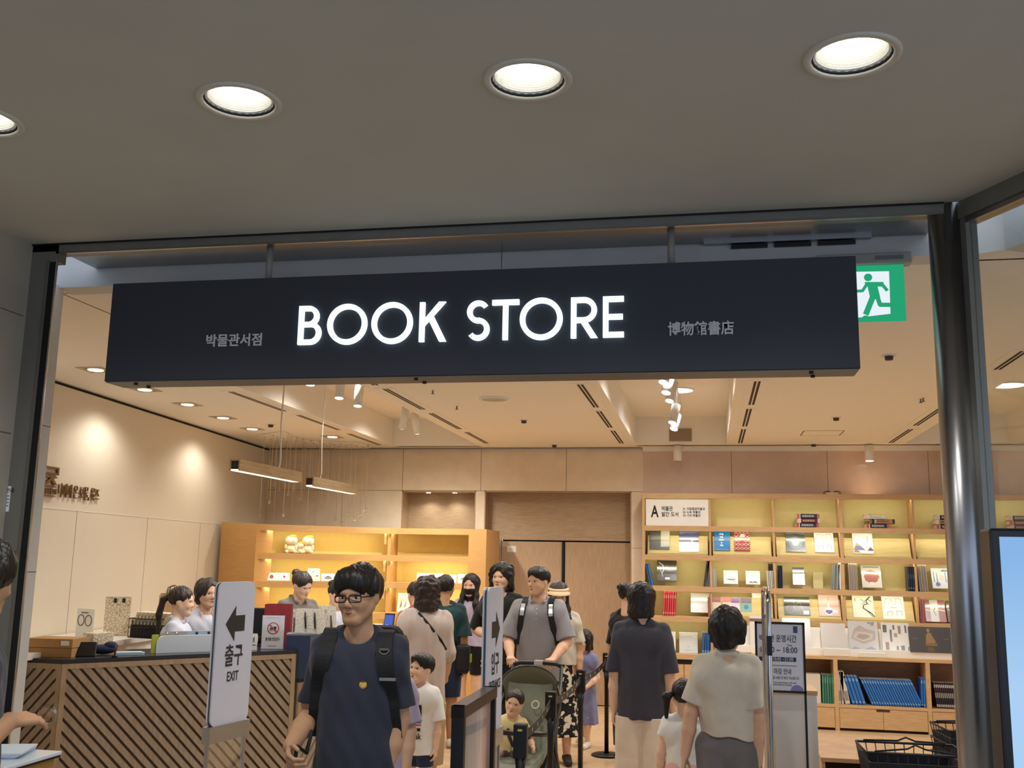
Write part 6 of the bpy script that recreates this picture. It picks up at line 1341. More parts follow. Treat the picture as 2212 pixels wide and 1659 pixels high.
# pale screen-back panel with a lime edge
qa = ctop(306,1414); qb = ctop(455,1409); an = math.atan2(qb.y-qa.y,qb.x-qa.x); w = (qb-qa).length
r_ = empty('screen_panel', qa+V((0.02,0.10,0)), an); tag(r_,'pale blue rounded screen panel with a lime green edge on the service counter','panel'); hh_ = size(37,qa)
pts = [(0.03,0.0),(w,0.0),(w,hh_),(0.09,hh_)]+[(0.03+0.06*(1-math.sin(a)),hh_-0.06*(1-math.cos(a))) for a in np.linspace(0,PI/2,7)]
MB().poly([(float(a),float(b)) for a,b in pts],0.03,mat('screen_pale',rgb(206,216,228),0.35)).build('front', r_)
MB().box((0.0,0.012,0.0),(0.045,0.034,hh_*1.06),mat('lime',rgb(170,186,60),0.5)).build('lime_edge', r_)
m_ = MB(); m_.box((0.10,0.035,0.02),(w*0.52,0.05,hh_*1.22),mat('bracket_grey',rgb(150,146,140),0.5)); m_.box((w*0.52,0.035,0.02),(w,0.05,hh_*1.22),mat('bracket_blue',rgb(150,164,184),0.5)); m_.build('rear_plate', r_)
h_ = MB()
for x in (0.22,0.36): h_.cyl((w*x,0.034,hh_*1.1),(w*x,0.0335,hh_*1.1),0.010,chrome,n=12)
for x in (0.66,0.84): h_.cyl((w*x,0.034,hh_*1.1),(w*x,0.0335,hh_*1.1),0.011,black_m,n=12)
h_.build('holes', r_)
# no food sign in a clear stand, small card, till monitor
q = ctop(584,1403); r_ = empty('no_food_sign', q+V((0,0.03,0)), 0.28); tag(r_,'white no food or drink sign in a clear stand on the service counter','sign'); w, h_ = size(47,q), size(71,q)
MB().box((-w/2,0.0,0.004),(w/2,0.003,h_),mat('sign_white',rgb(232,234,238),0.5)).build('sheet', r_); MB().box((-w/2-0.004,-0.004,0),(w/2+0.004,-0.001,h_+0.004),clear('acrylic',(0.98,0.98,0.99),0.06)).build('clear_front', r_); MB().box((-w/2,-0.03,-0.0),(w/2,0.05,0.003),clear('acrylic')).build('clear_foot', r_)
m_ = MB(); rd = mat('ban_red',rgb(176,44,50),0.6); T = Matrix.Translation((0,-0.0012,0)); cz_ = h_*0.62; R_ = w*0.27
m_.ring((0,cz_),R_*0.84,R_,0.001,rd,T); 
m_.poly([(-R_*0.7-0.004,cz_+R_*0.64),(-R_*0.64,cz_+R_*0.7+0.004),(R_*0.7+0.004,cz_-R_*0.64),(R_*0.64,cz_-R_*0.7-0.004)],0.001,rd,Matrix.Translation((0,-0.002,0)))
m_.poly([(0.1*R_,cz_+0.3*R_),(0.55*R_,cz_+0.3*R_),(0.46*R_,cz_-0.45*R_),(0.18*R_,cz_-0.45*R_)],0.0006,blk,T); m_.poly([(-0.6*R_,cz_-0.1*R_),(-0.5*R_,cz_+0.1*R_),(-0.1*R_,cz_+0.1*R_),(0.0,cz_-0.1*R_)],0.0006,blk,T)
for k in range(2): m_.box((-0.6*R_,0,cz_-(0.24+0.16*k)*R_),(0.0,0.0006,cz_-(0.16+0.16*k)*R_),blk,T)
m_.build('ban_symbol', r_)
text('lettering','음식물 반입금지',h_*0.10,blk,r_,(0,-0.0015,h_*0.30),0.02,0.0004,width=w*0.64)
m_ = MB(); m_.box((-w*0.36,-0.0012,h_*0.245),(w*0.30,-0.0004,h_*0.25),mat('print_grey',(.2,.2,.2))); m_.box((-w*0.2,-0.0012,h_*0.09),(w*0.16,-0.0004,h_*0.105),mat('print_grey',(.2,.2,.2))); m_.box((-w*0.35,-0.0012,h_*0.93),(w*0.3,-0.0004,h_*0.935),mat('print_grey',(.2,.2,.2))); m_.build('small_print', r_)
q = ctop(541,1405); r_ = empty('counter_card', q+V((0,0.03,0)), 0.28); tag(r_,'small white counter card with a dark logo mark between exit stand and no food sign','card'); MB().box((-0.035,0,0),(0.035,0.003,0.125),mat('sign_white',(.8,.8,.8))).build('sheet', r_)
m_ = MB(); m_.ring((-0.004,0.078),0.010,0.014,0.001,mat('logo_green',rgb(60,84,76),0.6),Matrix.Translation((0,-0.0015,0))); m_.box((0.008,-0.0015,0.06),(0.013,-0.0005,0.10),mat('logo_green',(0,0,0))); m_.box((-0.025,-0.0015,0.035),(0.025,-0.0005,0.042),mat('print_grey',(.2,.2,.2))); m_.build('logo', r_)
q = ctop(556,1400); r_ = empty('till_monitor', q+V((-0.10,0.26,0)), 0.3); tag(r_,'black till monitor seen from behind, next to the exit stand','monitor'); m_ = MB(); m_.rbox((-0.17,-0.015,0.08),(0.17,0.015,0.30),black_m,0.008); m_.build('screen', r_); MB().cyl((0,0.01,0),(0,0.01,0.1),0.02,black_m).build('neck', r_); MB().rbox((-0.09,-0.07,0),(0.09,0.09,0.012),black_m,0.004).build('foot', r_)
# bags and box on the lower counter
red_p = mat('red_paper', rgb(132,34,44), 0.6, noise=0.12, nscale=30); navy_p = mat('navy_box_paper', rgb(34,50,84), 0.6); grey_p = mat('grey_box_side', rgb(92,98,112), 0.6)
q = V((pY(598,1395,7.98).x,7.98,LT+0.001)); zt_ = pY(598,1305,7.98).z; bag('dark red paper bag with a black ribbon on the lower counter', q, size(56,q), zt_-LT, 0.16, red_p, 0.25, 'ribbon')
q = V((pY(656,1470,7.78).x,7.80,LT+0.001)); r_ = empty('gift_box', q, 0.35); tag(r_,'tall navy gift box with grey sides on the lower counter','box'); h_ = pY(656,1372,7.78).z-LT
MB().box((-0.155,-0.10,0),(0.03,0.12,h_),navy_p).build('front', r_); MB().box((0.031,-0.10,0),(0.17,0.12,h_),grey_p).build('side', r_); MB().box((-0.157,-0.102,h_),(0.172,0.122,h_+0.012),grey_p).build('lid', r_)
zb2 = LT+h_+0.014
q = V((pY(672,1370,7.84).x,7.84,zb2)); bag('white patterned paper bag with black ribbons standing on the navy gift box', q, size(66,q), pY(665,1315,7.84).z-zb2, 0.10, pattw, -0.1, 'ribbon')
q = V((pY(640,1370,8.3).x,8.35,LT+0.001)); bag('grey white patterned paper bag behind the one on the gift box', q, size(52,q), pY(640,1316,8.35).z-LT, 0.12, pattw, 0.2, 'ribbon')
q = V((pY(700,1370,8.5).x,8.55,LT+0.001)); bag('white patterned bag with a black side, next to the head of the man with glasses', q, size(34,q), pY(700,1310,8.55).z-LT, 0.2, pattw, 0.5, 'ribbon')
# things on the oak till counter
q = V((pY(836,1345,9.35).x,9.35,1.001)); r_ = empty('phone_display', q, -0.25); tag(r_,'phone shaped display with a blue screen on the till counter','screen'); o_ = MB().rbox((-0.055,-0.006,0.07),(0.055,0.006,0.26),black_m,0.005).build('body', r_); o_.rotation_euler = (-0.2,0,0)
o2 = MB().box((-0.047,-0.008,0.085),(0.047,-0.0065,0.245),glow('blue_screen',(0.10,0.16,0.62),0.9)).build('screen', r_); o2.rotation_euler = (-0.2,0,0); MB().rbox((-0.06,-0.05,0),(0.06,0.09,0.02),white_p,0.004).build('foot', r_); MB().cyl((0,0.01,0.01),(0,-0.01,0.15),0.016,white_p).build('arm', r_)
q = V((pY(869,1346,9.45).x,9.45,1.001)); r_ = empty('water_bottle', q); tag(r_,'clear plastic water bottle with a blue cap on the till counter','bottle'); MB().lathe([(0.001,0),(0.030,0.002),(0.033,0.02),(0.033,0.08),(0.029,0.09),(0.033,0.10),(0.032,0.125),(0.014,0.155),(0.013,0.165)],clear('bottle_plastic',(0.93,0.96,0.98),0.12),n=18).build('bottle_body', r_); MB().cyl((0,0,0.162),(0,0,0.182),0.016,mat('cap_blue',rgb(120,180,220),0.5),n=14).build('cap', r_); MB().lathe([(0.0335,0.03),(0.0335,0.075)],mat('bottle_label',rgb(200,206,214),0.6),n=18).build('label_band', r_)
q = V((pY(848,1346,9.3).x,9.22,1.001)); r_ = empty('price_card', q, -0.1); tag(r_,'narrow white standing card beside the water bottle','card'); MB().box((-0.02,0,0),(0.02,0.003,0.14),mat('sign_white',(.8,.8,.8))).build('sheet', r_); MB().box((-0.014,-0.001,0.10),(0.014,0,0.12),mat('print_grey',(.2,.2,.2))).build('print', r_)
q = V((pY(828,1350,9.1).x,9.1,1.001)); r_ = empty('card_reader', q, 0.3); tag(r_,'dark blue card reader on the till counter by the shoulder of the man with glasses','card reader'); MB().rbox((-0.05,-0.04,0),(0.05,0.05,0.03),navy_p,0.006).build('body', r_); MB().box((-0.035,-0.02,0.031),(0.035,0.02,0.033),grey_p).build('keypad', r_)
q = V((pY(815,1345,9.6).x,9.55,1.001)); r_ = empty('receipt_printer', q, 0.1); tag(r_,'white receipt printer on the till counter left of the blue screen','printer'); MB().rbox((-0.06,-0.06,0),(0.06,0.08,0.14),white_p,0.01).build('body', r_); MB().box((-0.03,-0.0615,0.04),(0.02,-0.060,0.09),mat('printer_badge',rgb(60,120,180),0.5)).build('badge', r_)

# ------------------------------------------------------------------ entrance stands, belt posts, barrier
steel_lt = mat('satin_steel', rgb(176,180,184), 0.35, metal=0.9)
panel_w = mat('stand_panel', rgb(214,222,240), 0.4); edge_d = mat('stand_edge', rgb(84,88,94), 0.4)
def stand(label, P0, P1, ztop, zbot, words, arrow):
    d = (P1-P0); W = d.length; an = math.atan2(d.y,d.x); r = empty('sign_stand', (P0.x,P0.y,0), an); tag(r,label,'sign stand')
    H_ = ztop-zbot; T = Matrix.Translation((W/2,0,zbot+H_/2)); m_ = MB(); m_.poly(rrect(W,H_,0.045),0.012,edge_d,T); m_.poly(rrect(W,H_,0.045),0.010,panel_w,T@Matrix.Translation((0,-0.0105,0))); m_.poly(rrect(W,H_,0.045),0.010,panel_w,T@Matrix.Translation((0,0.0125,0))); m_.build('panel', r)
    m_ = MB(); m_.box((-0.012,-0.02,zbot-0.085),(W+0.012,0.032,zbot+0.004),steel_lt); m_.build('clamp', r)
    MB().box((0.01,0.0,0.02),(W-0.01,0.012,zbot-0.085),clear('stand_glass',(0.93,0.95,0.95),0.10)).build('glass_body', r)
    for x in (0.0,W-0.012): MB().box((x,-0.006,0.02),(x+0.012,0.018,zbot-0.085),steel_lt).build('upright', r)
    MB().rbox((-0.02,-0.055,0),(W+0.02,0.065,0.02),steel_lt,0.005).build('foot', r)
    az = ztop-0.235; s = -1 if arrow == 'L' else 1; c = W/2; T = Matrix.Translation((c,-0.0118,az)); dark = mat('sign_ink', rgb(50,50,50), 0.6)
    m_ = MB(); m_.poly([(s*0.095,0),(s*0.005,0.10),(s*0.005,0.045),(-s*0.085,0.045),(-s*0.085,-0.045),(s*0.005,-0.045),(s*0.005,-0.10)],0.001,dark,T); m_.build('arrow', r)
    for s_, z_, sz, wd_ in words: text('lettering', s_, sz, dark, r, (c,-0.012,ztop-z_), 0.014, 0.0008, width=wd_)
    return r
a, b = pY(462,1400,5.35), pY(541,1400,5.69)
stand('white exit stand with a left arrow on a glass foot, before the service counter', V((a.x,a.y,0)), V((b.x,b.y,0)), 1.625, 0.835, (('출구',0.42,0.13,0.165),('EXIT',0.53,0.075,0.105)), 'L')
a, b = pY(1049,1400,5.55), pY(1082,1400,5.89)
stand('white entrance stand with a right arrow between the queue and the man in black', V((a.x,a.y,0)), V((b.x,b.y,0)), 1.625, 0.835, (('입구',0.43,0.13,0.165),('ENTRANCE',0.54,0.070,0.25)), 'R')
# low framed barrier panel
fr_m = mat('barrier_frame', rgb(62,52,48), 0.4, spec=0.4)
P0, P1 = V((-1.155,4.72,0)), V((-1.165,5.50,0)); r_ = empty('barrier_panel', P0, math.atan2(P1.y-P0.y,P1.x-P0.x)); tag(r_,'low black framed barrier panel painted with a grey and pink reflection, beside the queue posts','barrier'); W = (P1-P0).length; zt_ = 1.105
for x, nm in ((0.0,'near_post'),(W-0.04,'far_post')): MB().box((x,-0.03,0.02),(x+0.04,0.03,zt_),black_m).build('post', r_)
MB().box((0.0,-0.034,zt_-0.055),(W,0.034,zt_),fr_m).build('top_rail', r_); MB().box((0.04,-0.02,0.06),(W-0.04,0.02,0.11),fr_m).build('bottom_rail', r_); MB().box((-0.03,-0.035,0),(W+0.0,0.035,0.02),black_m).build('foot', r_)
sheet = mat('barrier_reflection', rgb(150,150,156), 0.35, coat=0.3); nt = sheet.node_tree; tcn = nt.nodes.new('ShaderNodeTexCoord'); sp = nt.nodes.new('ShaderNodeSeparateXYZ'); ns = nt.nodes.new('ShaderNodeTexNoise'); mp = nt.nodes.new('ShaderNodeMapping'); mp.inputs['Scale'].default_value = (9,1,1.2); ns.inputs['Scale'].default_value = 1.6  # reflections of the glass pane painted as a grey to pink ramp
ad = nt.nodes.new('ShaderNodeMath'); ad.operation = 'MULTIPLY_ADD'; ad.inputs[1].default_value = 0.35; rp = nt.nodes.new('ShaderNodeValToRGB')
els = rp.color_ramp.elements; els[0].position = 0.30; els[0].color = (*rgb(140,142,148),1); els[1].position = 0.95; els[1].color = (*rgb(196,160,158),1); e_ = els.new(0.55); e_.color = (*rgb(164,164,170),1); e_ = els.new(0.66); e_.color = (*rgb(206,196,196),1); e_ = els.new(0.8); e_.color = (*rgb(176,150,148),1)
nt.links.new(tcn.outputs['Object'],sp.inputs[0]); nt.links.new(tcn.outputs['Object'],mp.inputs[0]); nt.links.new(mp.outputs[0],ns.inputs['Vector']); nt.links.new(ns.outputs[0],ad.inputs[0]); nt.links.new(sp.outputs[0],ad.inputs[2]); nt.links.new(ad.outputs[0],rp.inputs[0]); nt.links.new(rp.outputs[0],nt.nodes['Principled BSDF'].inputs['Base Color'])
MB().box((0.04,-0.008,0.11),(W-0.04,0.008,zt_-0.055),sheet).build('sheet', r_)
# queue posts with belts
belt_m = mat('belt_webbing', rgb(52,48,46), 0.7); beltw = mat('belt_mark', rgb(186,180,172), 0.7)
POSTS = [V((-0.985,5.43,0)),V((-1.035,6.80,0)),V((-1.01,8.20,0)),V((-0.96,9.78,0))]
LAB = ('nearest black queue post, right of the barrier panel','second black queue post, at the stroller','third black queue post, before the skirt of the woman with the visor','farthest black queue post, beside the girl in the blue dress')
for i, p in enumerate(POSTS):
    r_ = empty('queue_post', p); tag(r_,LAB[i],'queue post','black belt posts')
    MB().lathe([(0.001,0.0),(0.142,0.0),(0.142,0.012),(0.12,0.02),(0.03,0.028)],black_m,n=36).build('base', r_)
    m_ = MB(); m_.tube([(0,0,0.02),(0,0,0.66),(0,0,0.76)],[0.020,0.020,0.030],black_m,18); m_.build('pole', r_)
    m_ = MB(); m_.rbox((-0.036,-0.03,0.755),(0.036,0.03,0.93),black_m,0.008); m_.build('head', r_)
    MB().box((-0.012,-0.0315,0.895),(0.012,-0.030,0.905),mat('post_glint',rgb(206,196,80),0.5)).build('mark', r_)  # yellow dot painted for the lights glinting on the post head
    if i < 3:
        q = POSTS[i+1]; d = q-p; an = math.atan2(d.y,d.x); Lb = d.length; m_ = MB(); T = Matrix.Rotation(an,4,'Z'); n = 10
        vs = []
        for k in range(n+1):
            x = 0.04+(Lb-0.08)*k/n; sag = 0.035*(1-(2*k/n-1)**2)
            for y in (-0.0015,0.0015):
                for z in (0.835-sag,0.885-sag): vs.append(T @ V((x,y,z)))
        fs = []
        for k in range(n): a = 4*k; b = a+4; fs += [(a,b,b+1,a+1),(a+2,a+3,b+3,b+2),(a+1,b+1,b+3,a+3),(a,a+2,b+2,b)]
        m_.add(vs,fs,belt_m)
        for k in range(5):
            x = Lb*(0.15+0.17*k); sag = 0.035*(1-(2*x/Lb-1)**2)
            for y in (-0.0022,0.0016): m_.box((x,y,0.85-sag),(x+0.022,y+0.0006,0.872-sag),beltw,T)
        m_.build('belt', r_)

# ------------------------------------------------------------------ right side: detector gate, opening hours board, tables, baskets, totem
r_ = empty('detector_gate', (0.275,5.0,0)); tag(r_,'slim chrome and clear acrylic detector gate beside the opening hours board','gate')
gate_m = MB(); pts = [(0,0.0,0.02),(0,0.0,1.60),(0,0.02,1.645),(0,0.06,1.66),(0,0.34,1.66),(0,0.38,1.645),(0,0.40,1.60),(0,0.40,0.02)]; gate_m.tube(pts,0.013,chrome,12); gate_m.build('frame', r_)
MB().box((-0.006,0.013,0.30),(0.006,0.387,1.63),clear('acrylic')).build('clear_pane', r_); MB().rbox((-0.03,-0.02,0.62),(0.03,0.42,0.73),steel_lt,0.006).build('bracket', r_); MB().box((-0.012,-0.016,1.36),(0.012,-0.012,1.45),black_m).build('sensor', r_); MB().rbox((-0.08,-0.06,0),(0.08,0.46,0.02),steel_lt,0.004).build('foot', r_)
BX0, BX1 = pY(1632,1420,6.2).x, pY(1740,1420,6.2).x; bw = BX1-BX0
r_ = empty('opening_hours_board', ((BX0+BX1)/2,6.2,0)); tag(r_,'black framed white opening hours board behind the detector gate','notice board'); z0, z1 = 1.052, 1.45
m_ = MB()
for lo, hi in (((-bw/2,0,z0),(-bw/2+0.012,0.025,z1)),((bw/2-0.012,0,z0),(bw/2,0.025,z1)),((-bw/2,0,z1-0.012),(bw/2,0.025,z1)),((-bw/2,0,z0),(bw/2,0.025,z0+0.012))): m_.box(lo,hi,black_m)
m_.build('frame', r_); MB().box((-bw/2+0.011,0.004,z0+0.011),(bw/2-0.011,0.012,z1-0.011),mat('board_white',rgb(222,224,234),0.35)).build('face', r_)
for x in (-bw/2+0.006,bw/2-0.006): MB().box((x-0.006,0.004,0),(x+0.006,0.02,z0),black_m).build('leg', r_)
inkb = mat('board_ink', rgb(46,48,56), 0.6); nvy = mat('board_navy', rgb(38,48,92), 0.6); U_ = lambda px, py: (pY(px,py,6.2).x-(BX0+BX1)/2, pY(px,py,6.2).z)
def btext(s, px0, px1, py, sz, m=inkb, bold=0.006): a, b = U_(px0,py), U_(px1,py); text('lettering',s,sz,m,r_,((a[0]+b[0])/2,0.003,a[1]),bold,0.0006,width=b[0]-a[0])
btext('박물관 운영시간',1640,1720,1379,0.045,bold=0.012); btext('Open',1646,1660,1394,0.016); btext('Close',1700,1711,1394,0.016); btext('10:00 ~ 18:00',1642,1721,1403,0.046,bold=0.008)
a, b = U_(1640,1418), U_(1720,1430); MB().box((a[0],0.0025,b[1]),(b[0],0.004,a[1]),nvy).build('navy_bar', r_); text('lettering','수·토  10:00 ~21:00',0.026,mat('board_white',(.8,.8,.8)),r_,((a[0]+b[0])/2,0.0015,(a[1]+b[1])/2),0.008,0.0006,width=(b[0]-a[0])*0.85)
a, b = U_(1642,1437), U_(1721,1438.5); MB().box((a[0],0.0028,b[1]),(b[0],0.004,a[1]),mat('print_grey',(.2,.2,.2))).build('rule', r_)
btext('결제 마감 안내',1652,1709,1450,0.035,bold=0.010); btext('박물관 운영 종료 10분 전 까지 가능합니다',1640,1726,1463,0.018); btext('Please note that purchases will end',1646,1720,1473,0.013); btext('ten minutes before closing',1656,1710,1478,0.013)
a = U_(1718,1360); MB().box((a[0]-0.012,0.0025,a[1]-0.02),(a[0]+0.012,0.004,a[1]+0.018),mat('logo_navy',rgb(70,86,120),0.6)).build('emblem', r_)
a = U_(1722,1494); c_ = MB(); c_.poly([(a[0]+0.036*math.cos(t),a[1]+0.036*math.sin(t)) for t in np.linspace(0,PI,14)],0.001,mat('lilac_disc',rgb(136,136,176),0.6),Matrix.Translation((0,0.0028,0))); c_.build('disc', r_)
a = U_(1639,1412); c_ = MB(); c_.poly([(a[0]+0.034*math.cos(t),a[1]+0.034*math.sin(t)) for t in np.linspace(-PI/2,PI/2,14)],0.001,mat('beige_disc',rgb(196,180,170),0.6),Matrix.Translation((0,0.0028,0))); c_.build('disc', r_)
r_ = empty('pedestal', (0.46,6.52,0)); tag(r_,'white pedestal with an oak top behind the opening hours board','pedestal'); MB().box((-0.15,-0.15,0),(0.155,0.15,1.025),white_lam).build('body', r_); MB().box((-0.155,-0.155,1.025),(0.16,0.155,1.05),oak).build('top', r_)
# low slotted oak table
oak_shade = wood('table_oak_shaded', rgb(158,122,88), rgb(172,136,100), (1,1,10))  # darker copy of the oak, the table's shade put into its colour
r_ = empty('display_table', (0.97,7.6,0)); tag(r_,'low oak display table with a slotted shelf, in front of the low cabinet','table'); MB().box((-0.27,-0.5,0.525),(0.26,0.5,0.55),oak_shade).build('top', r_)
for z in (0.40,0.455): MB().box((-0.26,-0.49,z),(0.25,0.49,z+0.015),oak_shade).build('shelf', r_)
MB().box((-0.26,-0.485,0.0),(0.25,0.485,0.39),oak_shade).build('body', r_)
for x in (-0.265,0.235): MB().box((x,-0.495,0.39),(x+0.02,0.495,0.525),oak_shade).build('side', r_)
# baskets
bk_m = mat('basket_black', rgb(22,24,28), 0.6); bk_liner = mat('basket_liner', rgb(26,28,34), 0.75, bump=0.3, bscale=40)
def basket(label, c, w, d, h, rz, handle=True):
    r = empty('shopping_basket', c, rz); tag(r,label,'basket','black shopping baskets'); m_ = MB(); k = 0.84
    m_.tube([(-w/2,-d/2,h),(w/2,-d/2,h),(w/2,d/2,h),(-w/2,d/2,h)],0.007,bk_m,6,closed=True); m_.tube([(-w/2*k,-d/2*k,0.008),(w/2*k,-d/2*k,0.008),(w/2*k,d/2*k,0.008),(-w/2*k,d/2*k,0.008)],0.005,bk_m,6,closed=True)
    for j in range(11):
        x = -w/2+w*j/10; m_.tube([(x,-d/2,h),(x*k,-d/2*k,0.01),(x*k,d/2*k,0.01),(x,d/2,h)],0.003,bk_m,5)
    for j in range(1,7):
        y = -d/2+d*j/7; m_.tube([(-w/2,y,h),(-w/2*k,y*k,0.01)],0.003,bk_m,5); m_.tube([(w/2,y,h),(w/2*k,y*k,0.01)],0.003,bk_m,5)
    m_.build('wire_frame', r); l_ = MB(); t = 0.82
    a = [(-w/2*k*1.0,-d/2*k),(w/2*k,-d/2*k),(w/2*k,d/2*k),(-w/2*k,d/2*k)]; b = [(x/k*0.97,y/k*0.97) for x,y in a]
    vs = [V((x,y,0.013)) for x,y in a]+[V((x,y,h*t)) for x,y in b]+[V((x*0.95,y*0.95,h*t)) for x,y in b]+[V((x*0.95,y*0.95,0.03)) for x,y in a]
    l_.add(vs,[(3,2,1,0)]+[(i,(i+1)%4,4+(i+1)%4,4+i) for i in range(4)]+[(4+i,4+(i+1)%4,8+(i+1)%4,8+i) for i in range(4)]+[(8+i,8+(i+1)%4,12+(i+1)%4,12+i) for i in range(4)]+[(12,13,14,15)],bk_liner); l_.build('liner', r)
    if handle:
        for s in (-1,1):
            hb = MB(); hb.tube([(-w*0.42,s*d/2,h+0.008),(-w*0.08,s*d*0.36,h+0.020),(w*0.0,s*d*0.34,h+0.04),(w*0.10,s*d*0.36,h+0.02),(w*0.42,s*d/2,h+0.008)],0.005,bk_m,6); hb.build('handle', r)
    return r
trolley = empty('basket_trolley', (1.06,6.02,0)); tag(trolley,'low basket trolley with a grey tube handle beside the steel column','trolley'); MB().rbox((-0.24,-0.2,0.49),(0.30,0.2,0.52),bk_m,0.01).build('tray', trolley)
for x in (-0.2,0.26):
    for y in (-0.16,0.16): MB().cyl((x,y,0.05),(x,y,0.49),0.012,steel_lt).build('leg', trolley); MB().lathe([(0.001,0),(0.03,0.003),(0.03,0.045),(0.001,0.05)],black_m,c=(x,y,0),n=14).build('caster', trolley)
hb = MB(); hb.tube([(-0.25,-0.10,0.50),(-0.26,-0.24,0.66),(-0.22,-0.27,0.695),(-0.16,-0.27,0.695),(-0.13,-0.26,0.66),(-0.12,-0.23,0.51)],0.016,mat('handle_grey',rgb(120,124,128),0.4),10); hb.build('handle', trolley)
basket('black wire shopping basket with a cloth liner, in front of the slotted oak table', (1.07,6.05,0.522), 0.52, 0.36, 0.28, 0.02)
for k in range(3): basket(('bottom','middle','top')[k]+' one of the nested black baskets by the steel column', (1.62,6.9,0.40+0.085*k), 0.46, 0.36, 0.24, 0.1, k == 2)
r_ = empty('basket_rack', (1.62,6.9,0)); tag(r_,'low black rack carrying the nested baskets by the steel column','rack'); MB().box((-0.24,-0.2,0.36),(0.24,0.2,0.398),bk_m).build('tray', r_); MB().box((-0.20,-0.16,0),(0.20,0.16,0.36),bk_m).build('base', r_)
# display totem
r_ = empty('display_totem', (1.19,3.02,0)); tag(r_,'tall black display totem with a pale blue screen at the right edge','screen'); tw = 0.42
MB().rbox((-tw,0,0.03),(tw,0.11,1.892),mat('totem_black',rgb(20,21,24),0.3),0.008).build('case', r_); MB().rbox((-tw-0.05,-0.1,0),(tw+0.05,0.22,0.03),black_m,0.005).build('foot', r_)
scr = bpy.data.materials.new('totem_screen_glow'); scr.use_nodes = True; nt = scr.node_tree; nt.nodes.clear(); em = nt.nodes.new('ShaderNodeEmission'); oo = nt.nodes.new('ShaderNodeOutputMaterial'); tcn = nt.nodes.new('ShaderNodeTexCoord'); sp = nt.nodes.new('ShaderNodeSeparateXYZ'); rp = nt.nodes.new('ShaderNodeValToRGB')
rp.color_ramp.elements[0].position = 0.8; rp.color_ramp.elements[0].color = (*rgb(176,212,250),1); rp.color_ramp.elements[1].position = 1.85/1.0 if False else 1.0; rp.color_ramp.elements[1].color = (*rgb(140,186,236),1)
mm = nt.nodes.new('ShaderNodeMath'); mm.operation = 'MULTIPLY'; mm.inputs[1].default_value = 0.55; nt.links.new(tcn.outputs['Object'],sp.inputs[0]); nt.links.new(sp.outputs[2],mm.inputs[0]); nt.links.new(mm.outputs[0],rp.inputs[0]); nt.links.new(rp.outputs[0],em.inputs[0]); em.inputs[1].default_value = 0.95; nt.links.new(em.outputs[0],oo.inputs[0])
MB().box((-tw+0.024,-0.002,0.55),(tw-0.024,0.001,1.868),scr).build('screen', r_)
# side table at the lower left with papers
gold = mat('gold_lacquer', rgb(176,140,70), 0.35, metal=0.3); r_ = empty('side_table', (-3.03,3.62,0)); tag(r_,'gold sided table with a white glass top at the lower left corner','table')
MB().rbox((-0.33,-0.45,0.935),(0.335,0.38,0.95),mat('glass_top_white',rgb(214,222,228),0.08),0.003).build('top', r_); MB().box((-0.31,-0.43,0.0),(0.315,0.36,0.93),gold).build('body', r_); MB().box((-0.326,-0.446,0.926),(0.331,0.376,0.935),black_m).build('edge', r_)
for k in range(6):
    p_ = empty('leaflet', (-2.94+0.006*k,3.86-0.004*k,0.9505+0.0042*k), 0.25+0.02*k); tag(p_,'pale blue leaflet stacked on the side table, %s from the bottom' % NTH[k],'leaflet','leaflets on the side table'); MB().box((-0.15,-0.105,0),(0.15,0.105,0.0038),mat('leaflet_paper',rgb(206,218,232),0.5)).build('sheet', p_)
    if k == 5: MB().box((-0.12,-0.08,0.0039),(0.02,0.06,0.0042),mat('leaflet_print',rgb(120,150,186),0.5)).build('print', p_)
# ------------------------------------------------------------------ the people
def PXY(px, py, Y): return pY(px,py,Y).x
def worn(name, label, cat, I):
    r = empty(name, I['root'].location); r.rotation_euler = I['root'].rotation_euler; tag(r,label,cat); return r
NAVY = cloth('navy_jersey', rgb(50,52,64)); BLACK = cloth('black_cloth', rgb(26,26,28)); strapm = mat('strap_black', rgb(20,20,22), 0.7, bump=0.3, bscale=180)
GREYW = cloth('grey_weave', rgb(142,140,144)); CHAR = cloth('charcoal_jersey', rgb(64,64,74)); BEIGE = cloth('blush_beige', rgb(190,174,166)); OATM = cloth('oat_cotton', rgb(206,196,180))
WHITEC = cloth('white_cotton', rgb(228,226,222)); LAV = cloth('lavender_cotton', rgb(186,174,200)); TEAL = cloth('teal_cotton', rgb(34,62,66)); BROWNC = cloth('brown_cotton', rgb(150,92,56)); UNI = cloth('pale_blue_uniform', rgb(196,198,212)); UNIG = cloth('grey_uniform', rgb(110,106,102))
CREAM = cloth('cream_cotton', rgb(222,208,188)); KHAKI = cloth('khaki_cotton', rgb(176,150,116)); SLATE = cloth('slate_grey', rgb(112,108,108)); DENIM = cloth('dark_denim', rgb(40,52,80)); PINK = cloth('pink_tulle', rgb(226,178,170)); BLUEV = cloth('blue_violet_check', rgb(124,126,164), noise=0.18)
shoe_w = mat('white_shoe', rgb(226,220,212), 0.6); shoe_k = mat('black_shoe', rgb(26,24,24), 0.6); shoe_t = mat('tan_sandal', rgb(150,110,76), 0.6)
